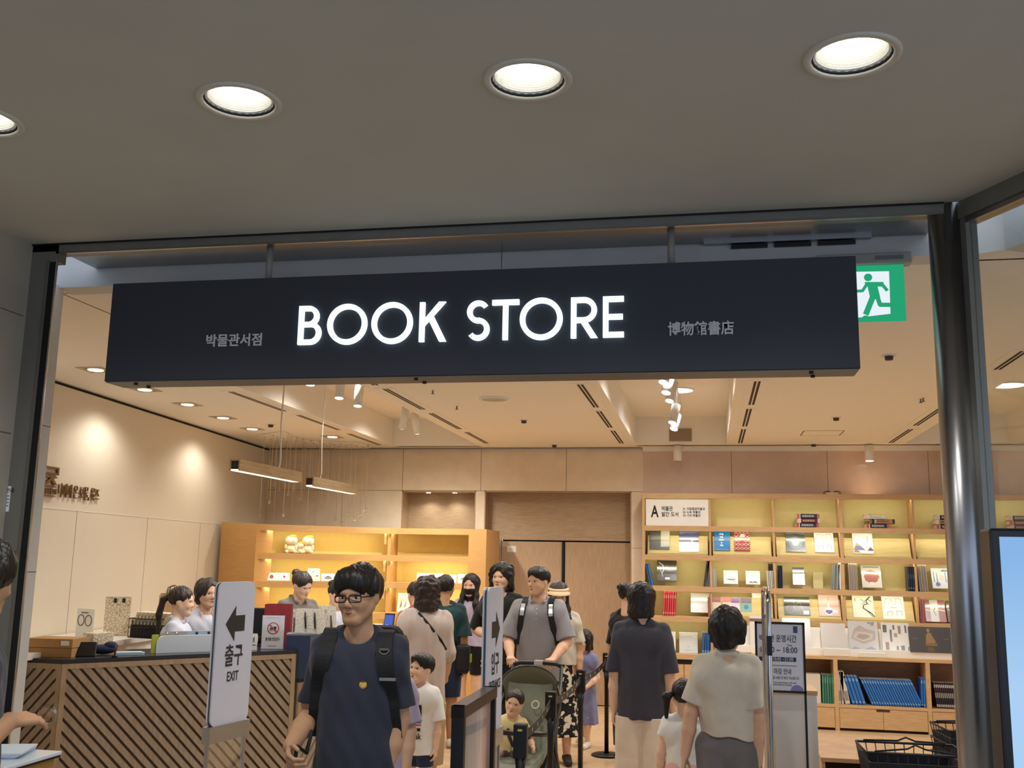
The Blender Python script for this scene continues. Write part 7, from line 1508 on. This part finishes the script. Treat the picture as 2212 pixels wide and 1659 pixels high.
def over_shoulder(F, x, S_, w, parent):
    """strap from the front of the shoulder over its top to the back"""
    i = int(round((x-F.lo[0])/F.h)); P = []
    for y in np.linspace(-0.10, 0.13, 12):
        j = int(round((y-F.lo[1])/F.h))
        if 0 <= j < F.n[1]:
            zz_ = np.nonzero(F.D[i,j,:] < 0)[0]
            if len(zz_): P.append((y, F.lo[2]+F.h*zz_[-1]))
    P = [p for p in P if p[1] > S_-0.06]; vs = []; n = len(P)
    if n < 2: return
    for y, z in P:
        for sx in (-1,1):
            for o in (-0.004,0.012): vs.append((x+sx*w/2,y,z+o))
    fs = []
    for k in range(n-1): a, b = 4*k, 4*k+4; fs += [(a+1,a+3,b+3,b+1),(a,b,b+2,a+2),(a,a+1,b+1,b),(a+3,a+2,b+2,b+3)]
    fs += [(0,2,3,1),(4*n-4,4*n-3,4*n-1,4*n-2)]
    mb = MB(); mb.add(vs,fs,strapm); mb.build('strap_top', parent)
# 1 man with glasses in front
Y = 4.22; X = PXY(770,1500,Y)
I1 = person('man with black glasses in a navy t-shirt and backpack walking at the front', X, Y, 8, 1.765, 0.240, skin=SKIN_D, hair='fringe', head=(-17,4,-2), girth=0.93, sw=0.090, vox=0.0042, seed=4,
    arms=(((0.08,0.06,-1),(-0.26,-0.30,-1)), ((-0.16,0.12,-1),(-0.06,-0.86,-0.30),(0.2,-0.8,-0.45))), legs=(((0.03,-0.22,-1),(0,0.12,-1)),((-0.03,0.16,-1),(0,0.34,-1))), curl=0.62,
    top=dict(m=NAVY, hem=0.84, sleeve=0.80, loose=0.013, cuff=0.066, fold=0.008, neck=0.037*1.765), bottom=dict(kind='trousers',m=BLACK,len=1.92), shoes=shoe_k)
hp, hh, Rm = I1['hp'], I1['hh'], I1['Rm']; gm = mat('glasses_frame', rgb(18,18,20), 0.3); gl = MB()
for s in (1,-1):
    pts = [hp((s*0.148+0.112*math.copysign(abs(math.cos(a))**0.45,math.cos(a)),-0.405+0.03*(abs(math.cos(a)) if s*math.cos(a) > 0 else 0),0.480+0.062*math.copysign(abs(math.sin(a))**0.5,math.sin(a)))) for a in np.linspace(0,2*PI,25)[:-1]]
    gl.tube(pts,0.0026,gm,6,closed=True); gl.tube([hp((s*0.25,-0.375,0.50)),hp((s*0.335,-0.2,0.505)),hp((s*0.345,0.06,0.50)),hp((s*0.34,0.12,0.44))],0.0028,gm,6)
gl.tube([hp((0.042,-0.41,0.49)),hp((0,-0.425,0.50)),hp((-0.042,-0.41,0.49))],0.0026,gm,6); g_ = gl.build('glasses', I1['root'])
ln = MB()
for s in (1,-1): ln.add([hp((s*0.148+0.105*math.copysign(abs(math.cos(a))**0.5,math.cos(a)),-0.400,0.480+0.058*math.copysign(abs(math.sin(a))**0.5,math.sin(a)))) for a in np.linspace(0,2*PI,20)[:-1]],[list(range(19))],clear('lens_clear',(0.96,0.97,0.98),0.07))
ln.build('lens', g_)
bp = worn('backpack','black backpack of the man with glasses, its straps over both shoulders','backpack',I1); F = I1['shirt_F']; S_ = I1['shz']
for s in (1,-1):
    mb = MB(); ribbon(F,[(s*0.120,S_+0.012),(s*0.126,S_-0.06),(s*0.150,S_-0.18),(s*0.160,S_-0.30),(s*0.172,S_-0.40)],0.066,0.014,strapm,mb); mb.build('shoulder_strap', bp)
    over_shoulder(F, s*0.120, S_, 0.066, bp)
mb = MB(); mb.rbox((-0.16,0.135,S_-0.46),(0.16,0.27,S_+0.05),strapm,0.05,seg=3); mb.build('bag_body', bp)
y_ = surf_y(F,0.126,S_-0.03) or -0.1; mb = MB(); mb.tube([(0.126+0.02*math.cos(a),y_-0.026,S_-0.035+0.016*math.sin(a)) for a in np.linspace(PI,2*PI,9)]+[(0.146,y_-0.026,S_-0.03),(0.106,y_-0.026,S_-0.03)],0.0026,steel_dk,6,closed=True); mb.build('ring_buckle', bp)
y_ = surf_y(F,0.148,S_-0.15) or -0.1; MB().box((0.112,y_-0.022,S_-0.157),(0.180,y_-0.012,S_-0.145),steel_dk).build('slider', bp)
y_ = surf_y(F,0.045,S_-0.175) or -0.11
pin = worn('pin_badge','round yellow pin badge on the chest of the navy t-shirt','badge',I1); m_ = MB(); m_.ell((0.045,y_-0.004,S_-0.175),(0.0165,0.004,0.0165),mat('badge_yellow',rgb(214,168,60),0.3),None,20,10); m_.build('disc', pin); m_ = MB(); m_.ell((0.045,y_-0.006,S_-0.161),(0.011,0.003,0.0035),mat('badge_brown',rgb(84,50,36),0.4)); m_.ell((0.045,y_-0.0075,S_-0.180),(0.004,0.0015,0.0025),mat('badge_white',rgb(226,216,196),0.4)); m_.build('motif', pin)
# strap of a bag held in the right hand
wr = I1['A'][-1][2]; hd = I1['A'][-1][3]; hl = worn('hanging_strap','black loose strap held by the man with glasses','strap',I1); mb = MB(); p0 = wr+hd*0.09; mb.tube([(-0.16,-0.095,S_-0.36),(-0.175,-0.11,S_-0.45),(float(p0[0])+0.03,float(p0[1])+0.0,float(p0[2])+0.06),(float(p0[0])+0.02,float(p0[1]),float(p0[2])-0.03)],0.008,strapm,6); mb.build('webbing', hl)

# 2-4, 21 clerks behind the counter
Y = 7.55; I2 = person('clerk in pale blue uniform with a long black ponytail, in profile behind the counter', PXY(388,1330,Y), Y, 104, 1.53, 0.222, skin=SKIN_L, hair='pony', hair_mat=HAIR_B, head=(4,4,0), sw=0.092, top=dict(m=UNI,hem=0.75,sleeve=0.95,collar=True,name='blouse'), bottom=dict(kind='trousers',m=BLACK,len=1.9), shoes=shoe_k, arms=(((0.2,-0.25,-1),(-0.2,-0.9,-0.2)),((-0.2,-0.25,-1),(0.2,-0.9,-0.2))))
Y = 8.15; I3 = person('older clerk in pale blue uniform with short dark hair, half behind the exit stand', PXY(443,1330,Y), Y, 46, 1.58, 0.232, skin=SKIN, hair='older', hair_mat=HAIR_B, head=(14,2,0), sw=0.095, top=dict(m=UNI,hem=0.8,sleeve=0.95,collar=True,name='blouse',vneck=True), bottom=dict(kind='trousers',m=BLACK,len=1.9), shoes=shoe_k)
ld = MB(); F = I3['blouse_F']; ribbon(F,[(0.055,I3['shz']+0.02),(0.03,I3['shz']-0.12),(0.0,I3['shz']-0.30)],0.014,0.004,mat('lanyard_rose',rgb(206,176,170),0.6),ld); ribbon(F,[(-0.055,I3['shz']+0.02),(-0.03,I3['shz']-0.12),(0.0,I3['shz']-0.30)],0.014,0.004,mat('lanyard_rose',(0,0,0)),ld); ld.build('lanyard', I3['root'])
Y = 9.0; I4 = person('clerk in grey uniform with a hair bun looking down behind the paper bags', PXY(632,1330,Y), Y, 62, 1.66, 0.226, skin=SKIN_L, hair='bun', hair_mat=HAIR_B, head=(6,24,-6), lean=8, sw=0.096, top=dict(m=UNIG,hem=0.8,sleeve=1.4,collar=True,name='jacket'), bottom=dict(kind='trousers',m=BLACK,len=1.9), shoes=shoe_k, arms=(((0.15,-0.3,-1),(-0.2,-0.9,-0.25)),((-0.15,-0.3,-1),(0.2,-0.9,-0.25))))
Y = 9.7; I21 = person('clerk with tied black hair, mostly hidden by the head of the man with glasses', PXY(722,1330,Y), Y, 60, 1.545, 0.222, skin=SKIN_L, hair='bun', head=(0,20,0), sw=0.092, top=dict(m=UNI,hem=0.8,sleeve=0.9,name='blouse'), bottom=dict(kind='trousers',m=BLACK,len=1.9), shoes=shoe_k)
# 5 woman in blush beige, seen from behind
Y = 8.3; I5 = person('woman in a long blush beige top seen from behind, at the till counter', PXY(918,1400,Y), Y, -160, 1.64, 0.248, hair='wavy', hair_mat=HAIR_B, girth=1.02, sw=0.092, seed=6, face=True,
    arms=(((0.15,-0.35,-1),(0.1,-0.9,-0.1)),((-0.15,-0.1,-1),(-0.05,-0.6,-0.7))), top=dict(m=BEIGE,hem=0.60,sleeve=1.3,loose=0.03,hem_r=0.175,name='tunic',sq=1.25,fold=0.006), bottom=dict(kind='trousers',m=KHAKI,len=1.85,loose=0.03,cuff=0.085), shoes=shoe_w)
cb = worn('crossbody_strap','thin black crossbody strap over the back of the woman in blush beige','strap',I5); F = I5['tunic_F']; mb = MB(); ribbon(F,[(0.07,I5['shz']+0.02),(-0.02,I5['shz']-0.08),(-0.12,I5['shz']-0.20),(-0.17,I5['shz']-0.28)],0.020,0.006,strapm,mb,back=True); mb.build('webbing', cb)
# 6 customer in brown, 7 man in teal
Y = 9.5; I6 = person('person with tied black hair in a brown shirt, half hidden behind the woman in beige', PXY(904,1330,Y), Y, -140, 1.57, 0.225, hair='pony', head=(0,15,0), lean=6, sw=0.095, top=dict(m=BROWNC,hem=0.8,sleeve=0.9), bottom=dict(kind='trousers',m=DENIM,len=1.9), shoes=shoe_k)
Y = 9.75; I7 = person('man in a dark teal t-shirt behind the woman in beige', PXY(958,1400,Y), Y, -172, 1.63, 0.235, skin=SKIN_D, hair='crop', girth=1.0, sw=0.096, top=dict(m=TEAL,hem=0.76,sleeve=0.9,loose=0.02), bottom=dict(kind='shorts',m=DENIM,len=0.95,loose=0.025), shoes=shoe_w, arms=(((0.15,0.0,-1),(0.05,-0.5,-0.8)),((-0.15,0.06,-1),(-0.04,-0.05,-1))))
sb = worn('sling_bag','black sling bag with a lime patch at the hip of the man in teal','bag',I7); mb = MB(); mb.rbox((-0.27,0.02,0.70),(-0.13,0.16,0.97),strapm,0.04,seg=3); mb.build('bag_body', sb); MB().rbox((-0.285,0.06,0.80),(-0.268,0.13,0.88),mat('lime_patch',rgb(150,176,60),0.6),0.006).build('patch', sb); mb = MB(); ribbon(I7['shirt_F'],[(0.10,I7['shz']+0.01),(-0.05,I7['shz']-0.22),(-0.17,I7['shz']-0.42)],0.04,0.008,strapm,mb,back=True); mb.build('strap', sb)
# 8 masked woman
Y = 10.9; I8 = person('woman with long straight hair and a black face mask in a lavender top', PXY(1016,1330,Y), Y, -8, 1.63, 0.23, skin=SKIN_L, hair='long', sw=0.092, head=(0,3,0), top=dict(m=LAV,hem=0.86,sleeve=0.75), bottom=dict(kind='shorts',m=BLACK,len=0.7), shoes=shoe_w)
hp, hh, Rh = I8['hp'], I8['hh'], I8['Rh']; G = Field([Ell(hp((0,-0.20,0.27)),np.array((0.30,0.30,0.27))*hh,Rh)],0.005,0.02); G.add(Ell(hp((0,-0.12,0.26)),np.array((0.315,0.34,0.27))*hh,Rh),0); G.plane(hp((0,0,0.40)),Rh@np.array((0,-0.12,1.0))); G.plane(hp((0,-0.10,0.2)),Rh@np.array((0,1.0,0))); field_obj('face_mask', G, BLACK, I8['root'])
# 9 man with curly hair in black
Y = 9.55; I9 = person('man with long curly black hair in a black t-shirt behind the entrance stand', PXY(1082,1330,Y), Y, -14, 1.75, 0.242, hair='curly', sw=0.095, girth=1.0, seed=3, top=dict(m=BLACK,hem=0.82,sleeve=0.95,loose=0.02), bottom=dict(kind='trousers',m=BLACK,len=1.9), shoes=shoe_k, arms=(((0.15,0.02,-1),(0,-0.2,-1)),((-0.35,0.0,-1),(0.75,-0.7,-0.15))))
wr = I9['A'][-1][2]; hd = I9['A'][-1][3]; h_ = worn('paper_slip','white paper slip in the hand of the man with curly hair','paper',I9); p0 = wr+hd*0.1; MB().box((float(p0[0])-0.05,float(p0[1])-0.02,float(p0[2])-0.05),(float(p0[0])+0.06,float(p0[1])-0.017,float(p0[2])+0.01),mat('paper',(.8,.8,.8))).build('sheet', h_)
# 10 man with the stroller
Y = 8.55; X10 = PXY(1164,1330,Y)
I10 = person('man in a grey short sleeved shirt with backpack straps pushing the stroller', X10, Y, -2, 1.735, 0.230, hair='short', head=(-32,2,0), girth=1.0, sw=0.096, seed=8, hand_n=((0,0.2,-1),(0,0.2,-1)), curl=0.95,
    arms=(((0.30,-0.22,-1),(-0.30,-0.9,-0.50),(-0.25,-1,-0.1)),((-0.30,-0.22,-1),(0.30,-0.9,-0.50),(0.25,-1,-0.1))), top=dict(m=GREYW,hem=0.80,sleeve=0.92,loose=0.022,collar=True,fold=0.005,cuff=0.085,vneck=True), bottom=dict(kind='trousers',m=BLACK,len=1.92), shoes=shoe_k)
bp = worn('backpack','black backpack with reflective strap patches on the man in the grey shirt','backpack',I10); F = I10['shirt_F']; S_ = I10['shz']; refl = mat('reflective', rgb(214,214,218), 0.3, metal=0.5)
for s in (1,-1):
    mb = MB(); ribbon(F,[(s*0.112,S_+0.012),(s*0.122,S_-0.08),(s*0.140,S_-0.18),(s*0.165,S_-0.34)],0.05,0.012,strapm,mb); mb.build('shoulder_strap', bp)
    mb = MB(); ribbon(F,[(s*0.116,S_-0.005),(s*0.124,S_-0.10)],0.034,0.017,refl,mb); mb.build('reflective_patch', bp)
    over_shoulder(F, s*0.112, S_, 0.05, bp)
mb = MB(); mb.rbox((-0.15,0.14,S_-0.44),(0.15,0.26,S_+0.02),strapm,0.05,seg=3); mb.build('bag_body', bp)
bt = MB()
for dz in (0.045,0.085,0.125):
    y_ = surf_y(F,0.0,S_-dz)
    if y_ is not None: MB().ell((0.0,y_-0.002,S_-dz),(0.0055,0.003,0.0055),white_p,None,10,6).build('button', I10['root'])
None
# 11 woman with a visor and floral skirt
FLOR = mat('floral_print', rgb(24,22,24), 0.85); nt = FLOR.node_tree; v_ = nt.nodes.new('ShaderNodeTexNoise'); v_.inputs['Scale'].default_value = 20; v_.inputs['Detail'].default_value = 2.5; tcn = nt.nodes.new('ShaderNodeTexCoord'); rp = nt.nodes.new('ShaderNodeValToRGB'); rp.color_ramp.elements[0].position = 0.535; rp.color_ramp.elements[0].color = (*rgb(24,22,24),1); rp.color_ramp.elements[1].position = 0.56; rp.color_ramp.elements[1].color = (*rgb(224,214,196),1)
nt.links.new(tcn.outputs['Object'],v_.inputs['Vector']); nt.links.new(v_.outputs[0],rp.inputs[0]); nt.links.new(rp.outputs[0],nt.nodes['Principled BSDF'].inputs['Base Color'])
Y = 9.35; I11 = person('woman with a beige sun visor and a black and white floral skirt', PXY(1204,1450,Y), Y, 4, 1.60, 0.23, hair='long', hair_mat=HAIR_B, head=(10,8,0), sw=0.094, top=dict(m=OATM,hem=0.86,sleeve=0.8,loose=0.02), bottom=dict(kind='skirt',m=FLOR,hem=0.24,r1=0.225,rip=(7,0.014)), shoes=shoe_k, legs=(((0.03,-0.12,-1),(0,0.05,-1)),((-0.02,0.08,-1),(0,0.15,-1))))
hp, hh, Rh = I11['hp'], I11['hh'], I11['Rh']; vz = mat('visor_beige', rgb(226,196,160), 0.7); mb = MB(); n = 14; vs = []
for r_, dz, ry in ((0.40,0.0,0.44),(0.50,-0.12,0.66)):
    for j in range(n+1):
        a = PI+PI*j/n; vs.append(hp((r_*math.cos(a)*0.95,0.04+ry*math.sin(a),0.72+dz)))
for i in range(2*(n+1)): vs.append(vs[i]-Rh@np.array((0,0,0.012*hh*3)))
N = n+1; fs = [(j,j+1,N+j+1,N+j) for j in range(n)]+[(2*N+j,3*N+j,3*N+j+1,2*N+j+1) for j in range(n)]+[(N+j,N+j+1,3*N+j+1,3*N+j) for j in range(n)]
mb.add(vs,fs,vz,True); mb.tube([hp((0.36*math.cos(a),0.06+0.41*math.sin(a),0.74)) for a in np.linspace(0,2*PI,25)[:-1]],0.016,vz,6,closed=True); mb.build('sun_visor', I11['root'])
# 13 boy with the film logo tee
Y = 6.95; I13 = person('small boy in a white printed tee and navy shorts beside the man with glasses', PXY(907,1500,Y), Y, -8, 1.135, 0.198, skin=SKIN_L, hair='boy', head=(-22,-6,4), sw=0.090, hz_f=0.47, seed=5, vox=0.0045, top=dict(m=WHITEC,hem=0.46,sleeve=0.95,loose=0.022,hem_r=0.135), bottom=dict(kind='shorts',m=DENIM,len=0.62,loose=0.016), shoes=shoe_w)
F = I13['shirt_F']; pr = MB(); S_ = I13['shz']; ink = mat('print_black', rgb(30,30,30), 0.7)
def decal(pts, m, rip=0.0015):
    for x0, z0, x1, z1 in pts:
        n = 8; 
        for k in range(n):
            xa, xb = x0+(x1-x0)*k/n, x0+(x1-x0)*(k+1)/n; ya, yb = surf_y(F,xa,(z0+z1)/2), surf_y(F,xb,(z0+z1)/2)
            if ya is None or yb is None: continue
            za = [surf_y(F,xa,z0) or ya, surf_y(F,xb,z0) or yb, surf_y(F,xb,z1) or yb, surf_y(F,xa,z1) or ya]
            o = 0.006; vs = [(xa,za[0]-o,z0),(xb,za[1]-o,z0),(xb,za[2]-o,z1),(xa,za[3]-o,z1)]; pr.add(vs+[(v[0],v[1]+0.004,v[2]) for v in vs],[(0,1,2,3),(7,6,5,4),(0,4,5,1),(3,2,6,7)],m)
decal([(-0.01,S_-0.17,0.055,S_-0.09)],ink); decal([(-0.055,S_-0.125,-0.02,S_-0.09)],ink)
for k,c in enumerate(((190,60,60),(60,80,160),(190,60,60))): decal([(-0.06,S_-0.19-0.018*k,0.055,S_-0.182-0.018*k)],mat('tee_%d' % k,rgb(*c),0.7))
decal([(0.0,S_-0.262,0.05,S_-0.242),(-0.055,S_-0.25,-0.015,S_-0.242)],ink); pr.build('shirt_print', I13['root'])
y_ = surf_y(F,0.0,S_-0.30) or -0.1; text('lettering','Kodak',0.055,ink,I13['root'],(0.0,y_-0.012,S_-0.295),0.016,0.003,width=0.125)
# 14 girl in the blue dress
Y = 10.2; I14 = person('little girl with a black bob in a blue violet dress by the farthest queue post', PXY(1262,1480,Y), Y, -20, 1.12, 0.20, skin=SKIN_L, hair='kid_bob', head=(-10,6,0), sw=0.092, hz_f=0.46, arms=(((0.15,0.05,-1),(-0.3,-0.8,-0.5)),((-0.2,0.05,-1),(-0.05,-0.3,-1))), legs=(((0.02,-0.2,-1),(0,0.0,-1)),((-0.02,0.22,-1),(0,0.40,-1))),
    dress=dict(m=BLUEV,hem=0.50,sleeve=0,loose=0.014,hem_r=0.125,skirt=dict(m=BLUEV,hem=0.22,top=0.56,r0=0.115,r1=0.15,rip=(9,0.006))), shoes=mat('white_clog', rgb(232,226,220), 0.5))
wr = I14['A'][1][2]; hd = I14['A'][1][3]; p0 = wr+hd*0.08; h_ = worn('phone','pale blue phone in the hand of the girl in the blue violet dress','phone',I14); o_ = MB().rbox((-0.03,-0.005,-0.06),(0.03,0.005,0.06),mat('phone_pale',rgb(190,206,216),0.4),0.004).build('case', h_); o_.location = (float(p0[0])-0.02,float(p0[1])-0.02,float(p0[2])-0.01); o_.rotation_euler = (0.6,0.2,0.4)
# 15 woman in dark grey, seen from behind; 16 woman with a bun
Y = 7.1; I15 = person('woman with a black bob in a charcoal t-shirt and cream trousers seen from behind', PXY(1387,1400,Y), Y, 176, 1.652, 0.228, skin=SKIN_L, hair='bob', sw=0.084, girth=0.95, seed=2, head=(-6,0,0), top=dict(m=CHAR,hem=0.745,sleeve=0.98,loose=0.022,hem_r=0.165,cuff=0.072,fold=0.006), bottom=dict(kind='trousers',m=CREAM,len=1.9,loose=0.03,cuff=0.105,knee=0.10), shoes=shoe_t, arms=(((0.15,0.04,-1),(0.05,-0.10,-1)),((-0.15,0.04,-1),(-0.06,-0.28,-1))))
Y = 9.5; I16 = person('woman with a black hair bun in a black top behind the woman in charcoal', PXY(1356,1400,Y), Y, 140, 1.595, 0.225, hair='bun', head=(0,10,0), sw=0.095, top=dict(m=BLACK,hem=0.8,sleeve=0.9), bottom=dict(kind='trousers',m=BLACK,len=1.8), shoes=shoe_k)
# 17 woman in the oat shirt, 18 girl with pigtails
Y = 5.85; I17 = person('woman with short black hair in an oat shirt and grey trousers seen from behind', PXY(1572,1500,Y), Y, 172, 1.55, 0.228, skin=SKIN, hair='older', sw=0.084, girth=0.98, seed=11, head=(-8,2,0), vox=0.0048, arms=(((0.26,0.06,-1),(0.16,-0.02,-1)),((-0.12,0.10,-1),(0.02,-0.06,-1))), top=dict(m=OATM,hem=0.86,sleeve=0.80,loose=0.026,collar=True,hem_r=0.150,cuff=0.076,fold=0.006), bottom=dict(kind='trousers',m=SLATE,len=1.9,loose=0.022,cuff=0.075), shoes=shoe_k)
Y = 6.45; I18 = person('little girl with two pigtails in a white top and pink skirt between the two women', PXY(1480,1560,Y), Y, 172, 1.09, 0.20, skin=SKIN_L, hair='pigtails', sw=0.092, hz_f=0.46, arms=(((0.25,0.0,-1),(0.1,-0.2,-1)),((-0.25,0.0,-1),(-0.1,-0.2,-1))), dress=dict(m=WHITEC,hem=0.56,sleeve=0.45,loose=0.02,hem_r=0.12,skirt=dict(m=PINK,hem=0.24,top=0.60,r0=0.115,r1=0.19,rip=(11,0.012))), shoes=shoe_w)
# 19 person at the left edge holding a clear disc, 20 girl behind the man with glasses
Y = 2.95; X19 = PXY(-62,1300,Y)+0.01; I19 = person('person with short black hair at the left edge of the hall holding a clear disc', X19, Y, 128, 1.83, 0.24, skin=SKIN_D, hair='older', head=(30,12,0), sw=0.104, vox=0.005, curl=0.3, hand_n=(None,(0.3,0.2,-1)), arms=(((0.2,0.1,-1),(0,-0.2,-1)),((-0.10,-0.10,-1),(0.86,-0.46,0.24),(0.62,-0.78,0.0))), top=dict(m=CHAR,hem=0.86,sleeve=0.9), bottom=dict(kind='trousers',m=BLACK,len=1.9), shoes=shoe_k)
wr = I19['A'][-1][2]; hd = I19['A'][-1][3]; p0 = wr+hd*0.15; ds = worn('clear_disc','clear round plastic lid held at the left edge','lid',I19); mb = MB(); mb.lathe([(0.001,0.0),(0.030,0.0),(0.034,0.003),(0.035,0.010),(0.037,0.011)],clear('lid_plastic',(0.95,0.96,0.96),0.2,0.1),n=30); o_ = mb.build('lid', ds); o_.location = [float(c_) for c_ in p0]; o_.rotation_euler = (1.2,0.0,0.9)
bw_ = MB(); c0 = wr-hd*0.05; bw_.tube([c0+np.array((0.031*math.cos(a),0.0,0.033*math.sin(a))) for a in np.linspace(0,2*PI,18)[:-1]],0.006,steel_lt,8,closed=True); bw_.build('wristwatch', I19['root'])
Y = 5.55; I20 = person('girl with black hair in a lavender dress mostly hidden behind the man with glasses', PXY(842,1450,Y), Y, -30, 1.38, 0.21, skin=SKIN_L, hair='kid_bob', sw=0.092, hz_f=0.48, dress=dict(m=LAV,hem=0.62,sleeve=0.8,loose=0.02,skirt=dict(m=PINK,hem=0.42,top=0.68,r0=0.12,r1=0.17)), shoes=shoe_w)
# the stroller and the toddler in it
SX0, SY0 = PXY(1128,1500,7.46), 7.46
st = empty('stroller', (SX0,SY0,0), math.radians(-4)); tag(st,'olive green stroller with a black frame pushed by the man in grey','stroller')
ol = cloth('olive_canvas', rgb(128,132,116)); tubek = mat('stroller_tube', rgb(24,24,26), 0.35)
m_ = MB()
for s in (-1,1): m_.tube([(s*0.21,-0.42,0.14),(s*0.225,-0.05,0.42),(s*0.225,0.25,0.70),(s*0.19,0.47,0.975)],0.014,tubek,10)
m_.build('push_frame', st)
for s in (-1,1): MB().tube([(s*0.235,0.30,0.12),(s*0.235,0.10,0.40),(s*0.225,-0.02,0.52)],0.014,tubek,10).build('rear_leg', st)
m_ = MB(); m_.tube([(-0.19,0.47,0.975),(-0.15,0.50,0.99),(0,0.515,0.995),(0.15,0.50,0.99),(0.19,0.47,0.975)],0.018,tubek,12); m_.build('handlebar', st); MB().rbox((-0.035,0.49,0.975),(0.035,0.54,1.012),mat('brake_grey',rgb(180,170,170),0.4),0.006).build('brake_badge', st)
for s in (-1,1):
    for y, r in ((-0.42,0.085),(0.31,0.12)):
        w_ = MB(); Mx = Matrix.Translation((s*0.23,y,r)) @ Matrix.Rotation(PI/2,4,'Y'); w_.lathe([(0.02,-0.02),(r*0.8,-0.022),(r,-0.014),(r,0.014),(r*0.8,0.022),(0.02,0.02)],mat('tyre',rgb(30,30,30),0.8),n=26,M=Mx); w_.build('wheel', st)
# seat shell, hood, bumper bar, footrest
seat = MB(); vs = []; prof = [(-0.30,0.30),(-0.26,0.36),(-0.05,0.38),(0.08,0.42),(0.20,0.62),(0.27,0.86)]
for y, z in prof: vs += [(-0.17,y-0.02,z+0.01),(-0.10,y,z),(0.10,y,z),(0.17,y-0.02,z+0.01)]
n = len(vs); vs += [(a,b+0.03,c-0.035) for a,b,c in vs]; fs = []
for i in range(len(prof)-1):
    for j in range(3): a = 4*i+j; fs += [(a,a+1,a+5,a+4),(n+a,n+a+4,n+a+5,n+a+1)]
    fs += [(4*i,4*i+4,n+4*i+4,n+4*i),(4*i+3,n+4*i+3,n+4*i+7,4*i+7)]
fs += [(0,n,n+1,1),(1,n+1,n+2,2),(2,n+2,n+3,3),(4*len(prof)-4,4*len(prof)-3,n+4*len(prof)-3,n+4*len(prof)-4),(4*len(prof)-3,4*len(prof)-2,n+4*len(prof)-2,n+4*len(prof)-3),(4*len(prof)-2,4*len(prof)-1,n+4*len(prof)-1,n+4*len(prof)-2)]
seat.add(vs,fs,ol,True); seat.build('seat', st)
hood = MB(); vs = []; nu, nv = 14, 8
for i in range(nv+1):
    t = math.radians(-6+78*i/nv)            # swings from behind the head up and forward
    for j in range(nu+1):
        a = PI*j/nu; x = 0.215*math.cos(a); r = 0.13+0.17*math.sin(a); vs.append((x,0.16+r*math.cos(t)*0.95,0.76+r*math.sin(t)*0.82))
n = len(vs); vs += [(a*0.96,0.16+(b-0.16)*0.95,0.76+(c-0.76)*0.95) for a,b,c in vs]; N = nu+1; fs = []
for i in range(nv):
    for j in range(nu): a = i*N+j; fs += [(a,a+1,a+N+1,a+N),(n+a,n+a+N,n+a+N+1,n+a+1)]
for j in range(nu): a = nv*N+j; fs += [(a,a+1,n+a+1,n+a)]; fs += [(j+1,j,n+j,n+j+1)]
hood.add(vs,fs,ol,True); hood.build('hood', st)
hb = MB(); hb.tube([vs[nv*N+j] for j in range(nu+1)],0.008,mat('hood_piping',rgb(60,64,56),0.7),8); hb.build('hood_rim', st)
bd = MB(); bd.ring((0,0),0.022,0.032,0.003,mat('badge_pale',rgb(206,206,196),0.4),Matrix.Translation((0.055,0.185,0.725)) @ Matrix.Rotation(-0.35,4,'X')); bd.build('ring_badge', st)
m_ = MB(); m_.tube([(-0.215,0.06,0.54),(-0.20,-0.16,0.575),(-0.12,-0.25,0.585),(0,-0.27,0.588),(0.12,-0.25,0.585),(0.20,-0.16,0.575),(0.215,0.06,0.54)],0.018,tubek,12); m_.build('bumper_bar', st)
for s in (-1,1): MB().tube([(s*0.10,0.145,0.63),(s*0.09,-0.06,0.56),(s*0.02,-0.145,0.47)],[0.013,0.014,0.012],strapm,8).build('harness', st)
MB().cyl((0,-0.155,0.462),(0,-0.165,0.462),0.024,mat('buckle_white',rgb(214,214,212),0.4),n=18).build('buckle', st)
MB().rbox((-0.17,-0.40,0.10),(0.17,-0.30,0.13),tubek,0.008).build('footrest', st)
MB().rbox((-0.18,-0.28,0.12),(0.18,0.22,0.27),strapm,0.03).build('storage_basket', st)
I12 = person('toddler in a pale yellow top sitting in the olive stroller', SX0-0.075, SY0+0.03, -6, 0.84, 0.178, z=0.015, skin=SKIN_L, hair='thin', hair_mat=HAIR_B, head=(6,4,12), sw=0.098, hz_f=0.46, vox=0.004, legs=(((0.40,-1,0.10),(0.12,-0.30,-1)),((-0.40,-1,0.10),(-0.12,-0.30,-1))), arms=(((0.5,-0.25,-1),(0.35,-0.7,-0.2)),((-0.4,-0.2,-1),(0.0,-0.8,-0.3))), top=dict(m=cloth('pale_yellow',rgb(222,206,150)),hem=0.40,sleeve=0.9,loose=0.010), bottom=dict(kind='shorts',m=cloth('toddler_grey',rgb(96,88,84)),len=0.45,loose=0.010))
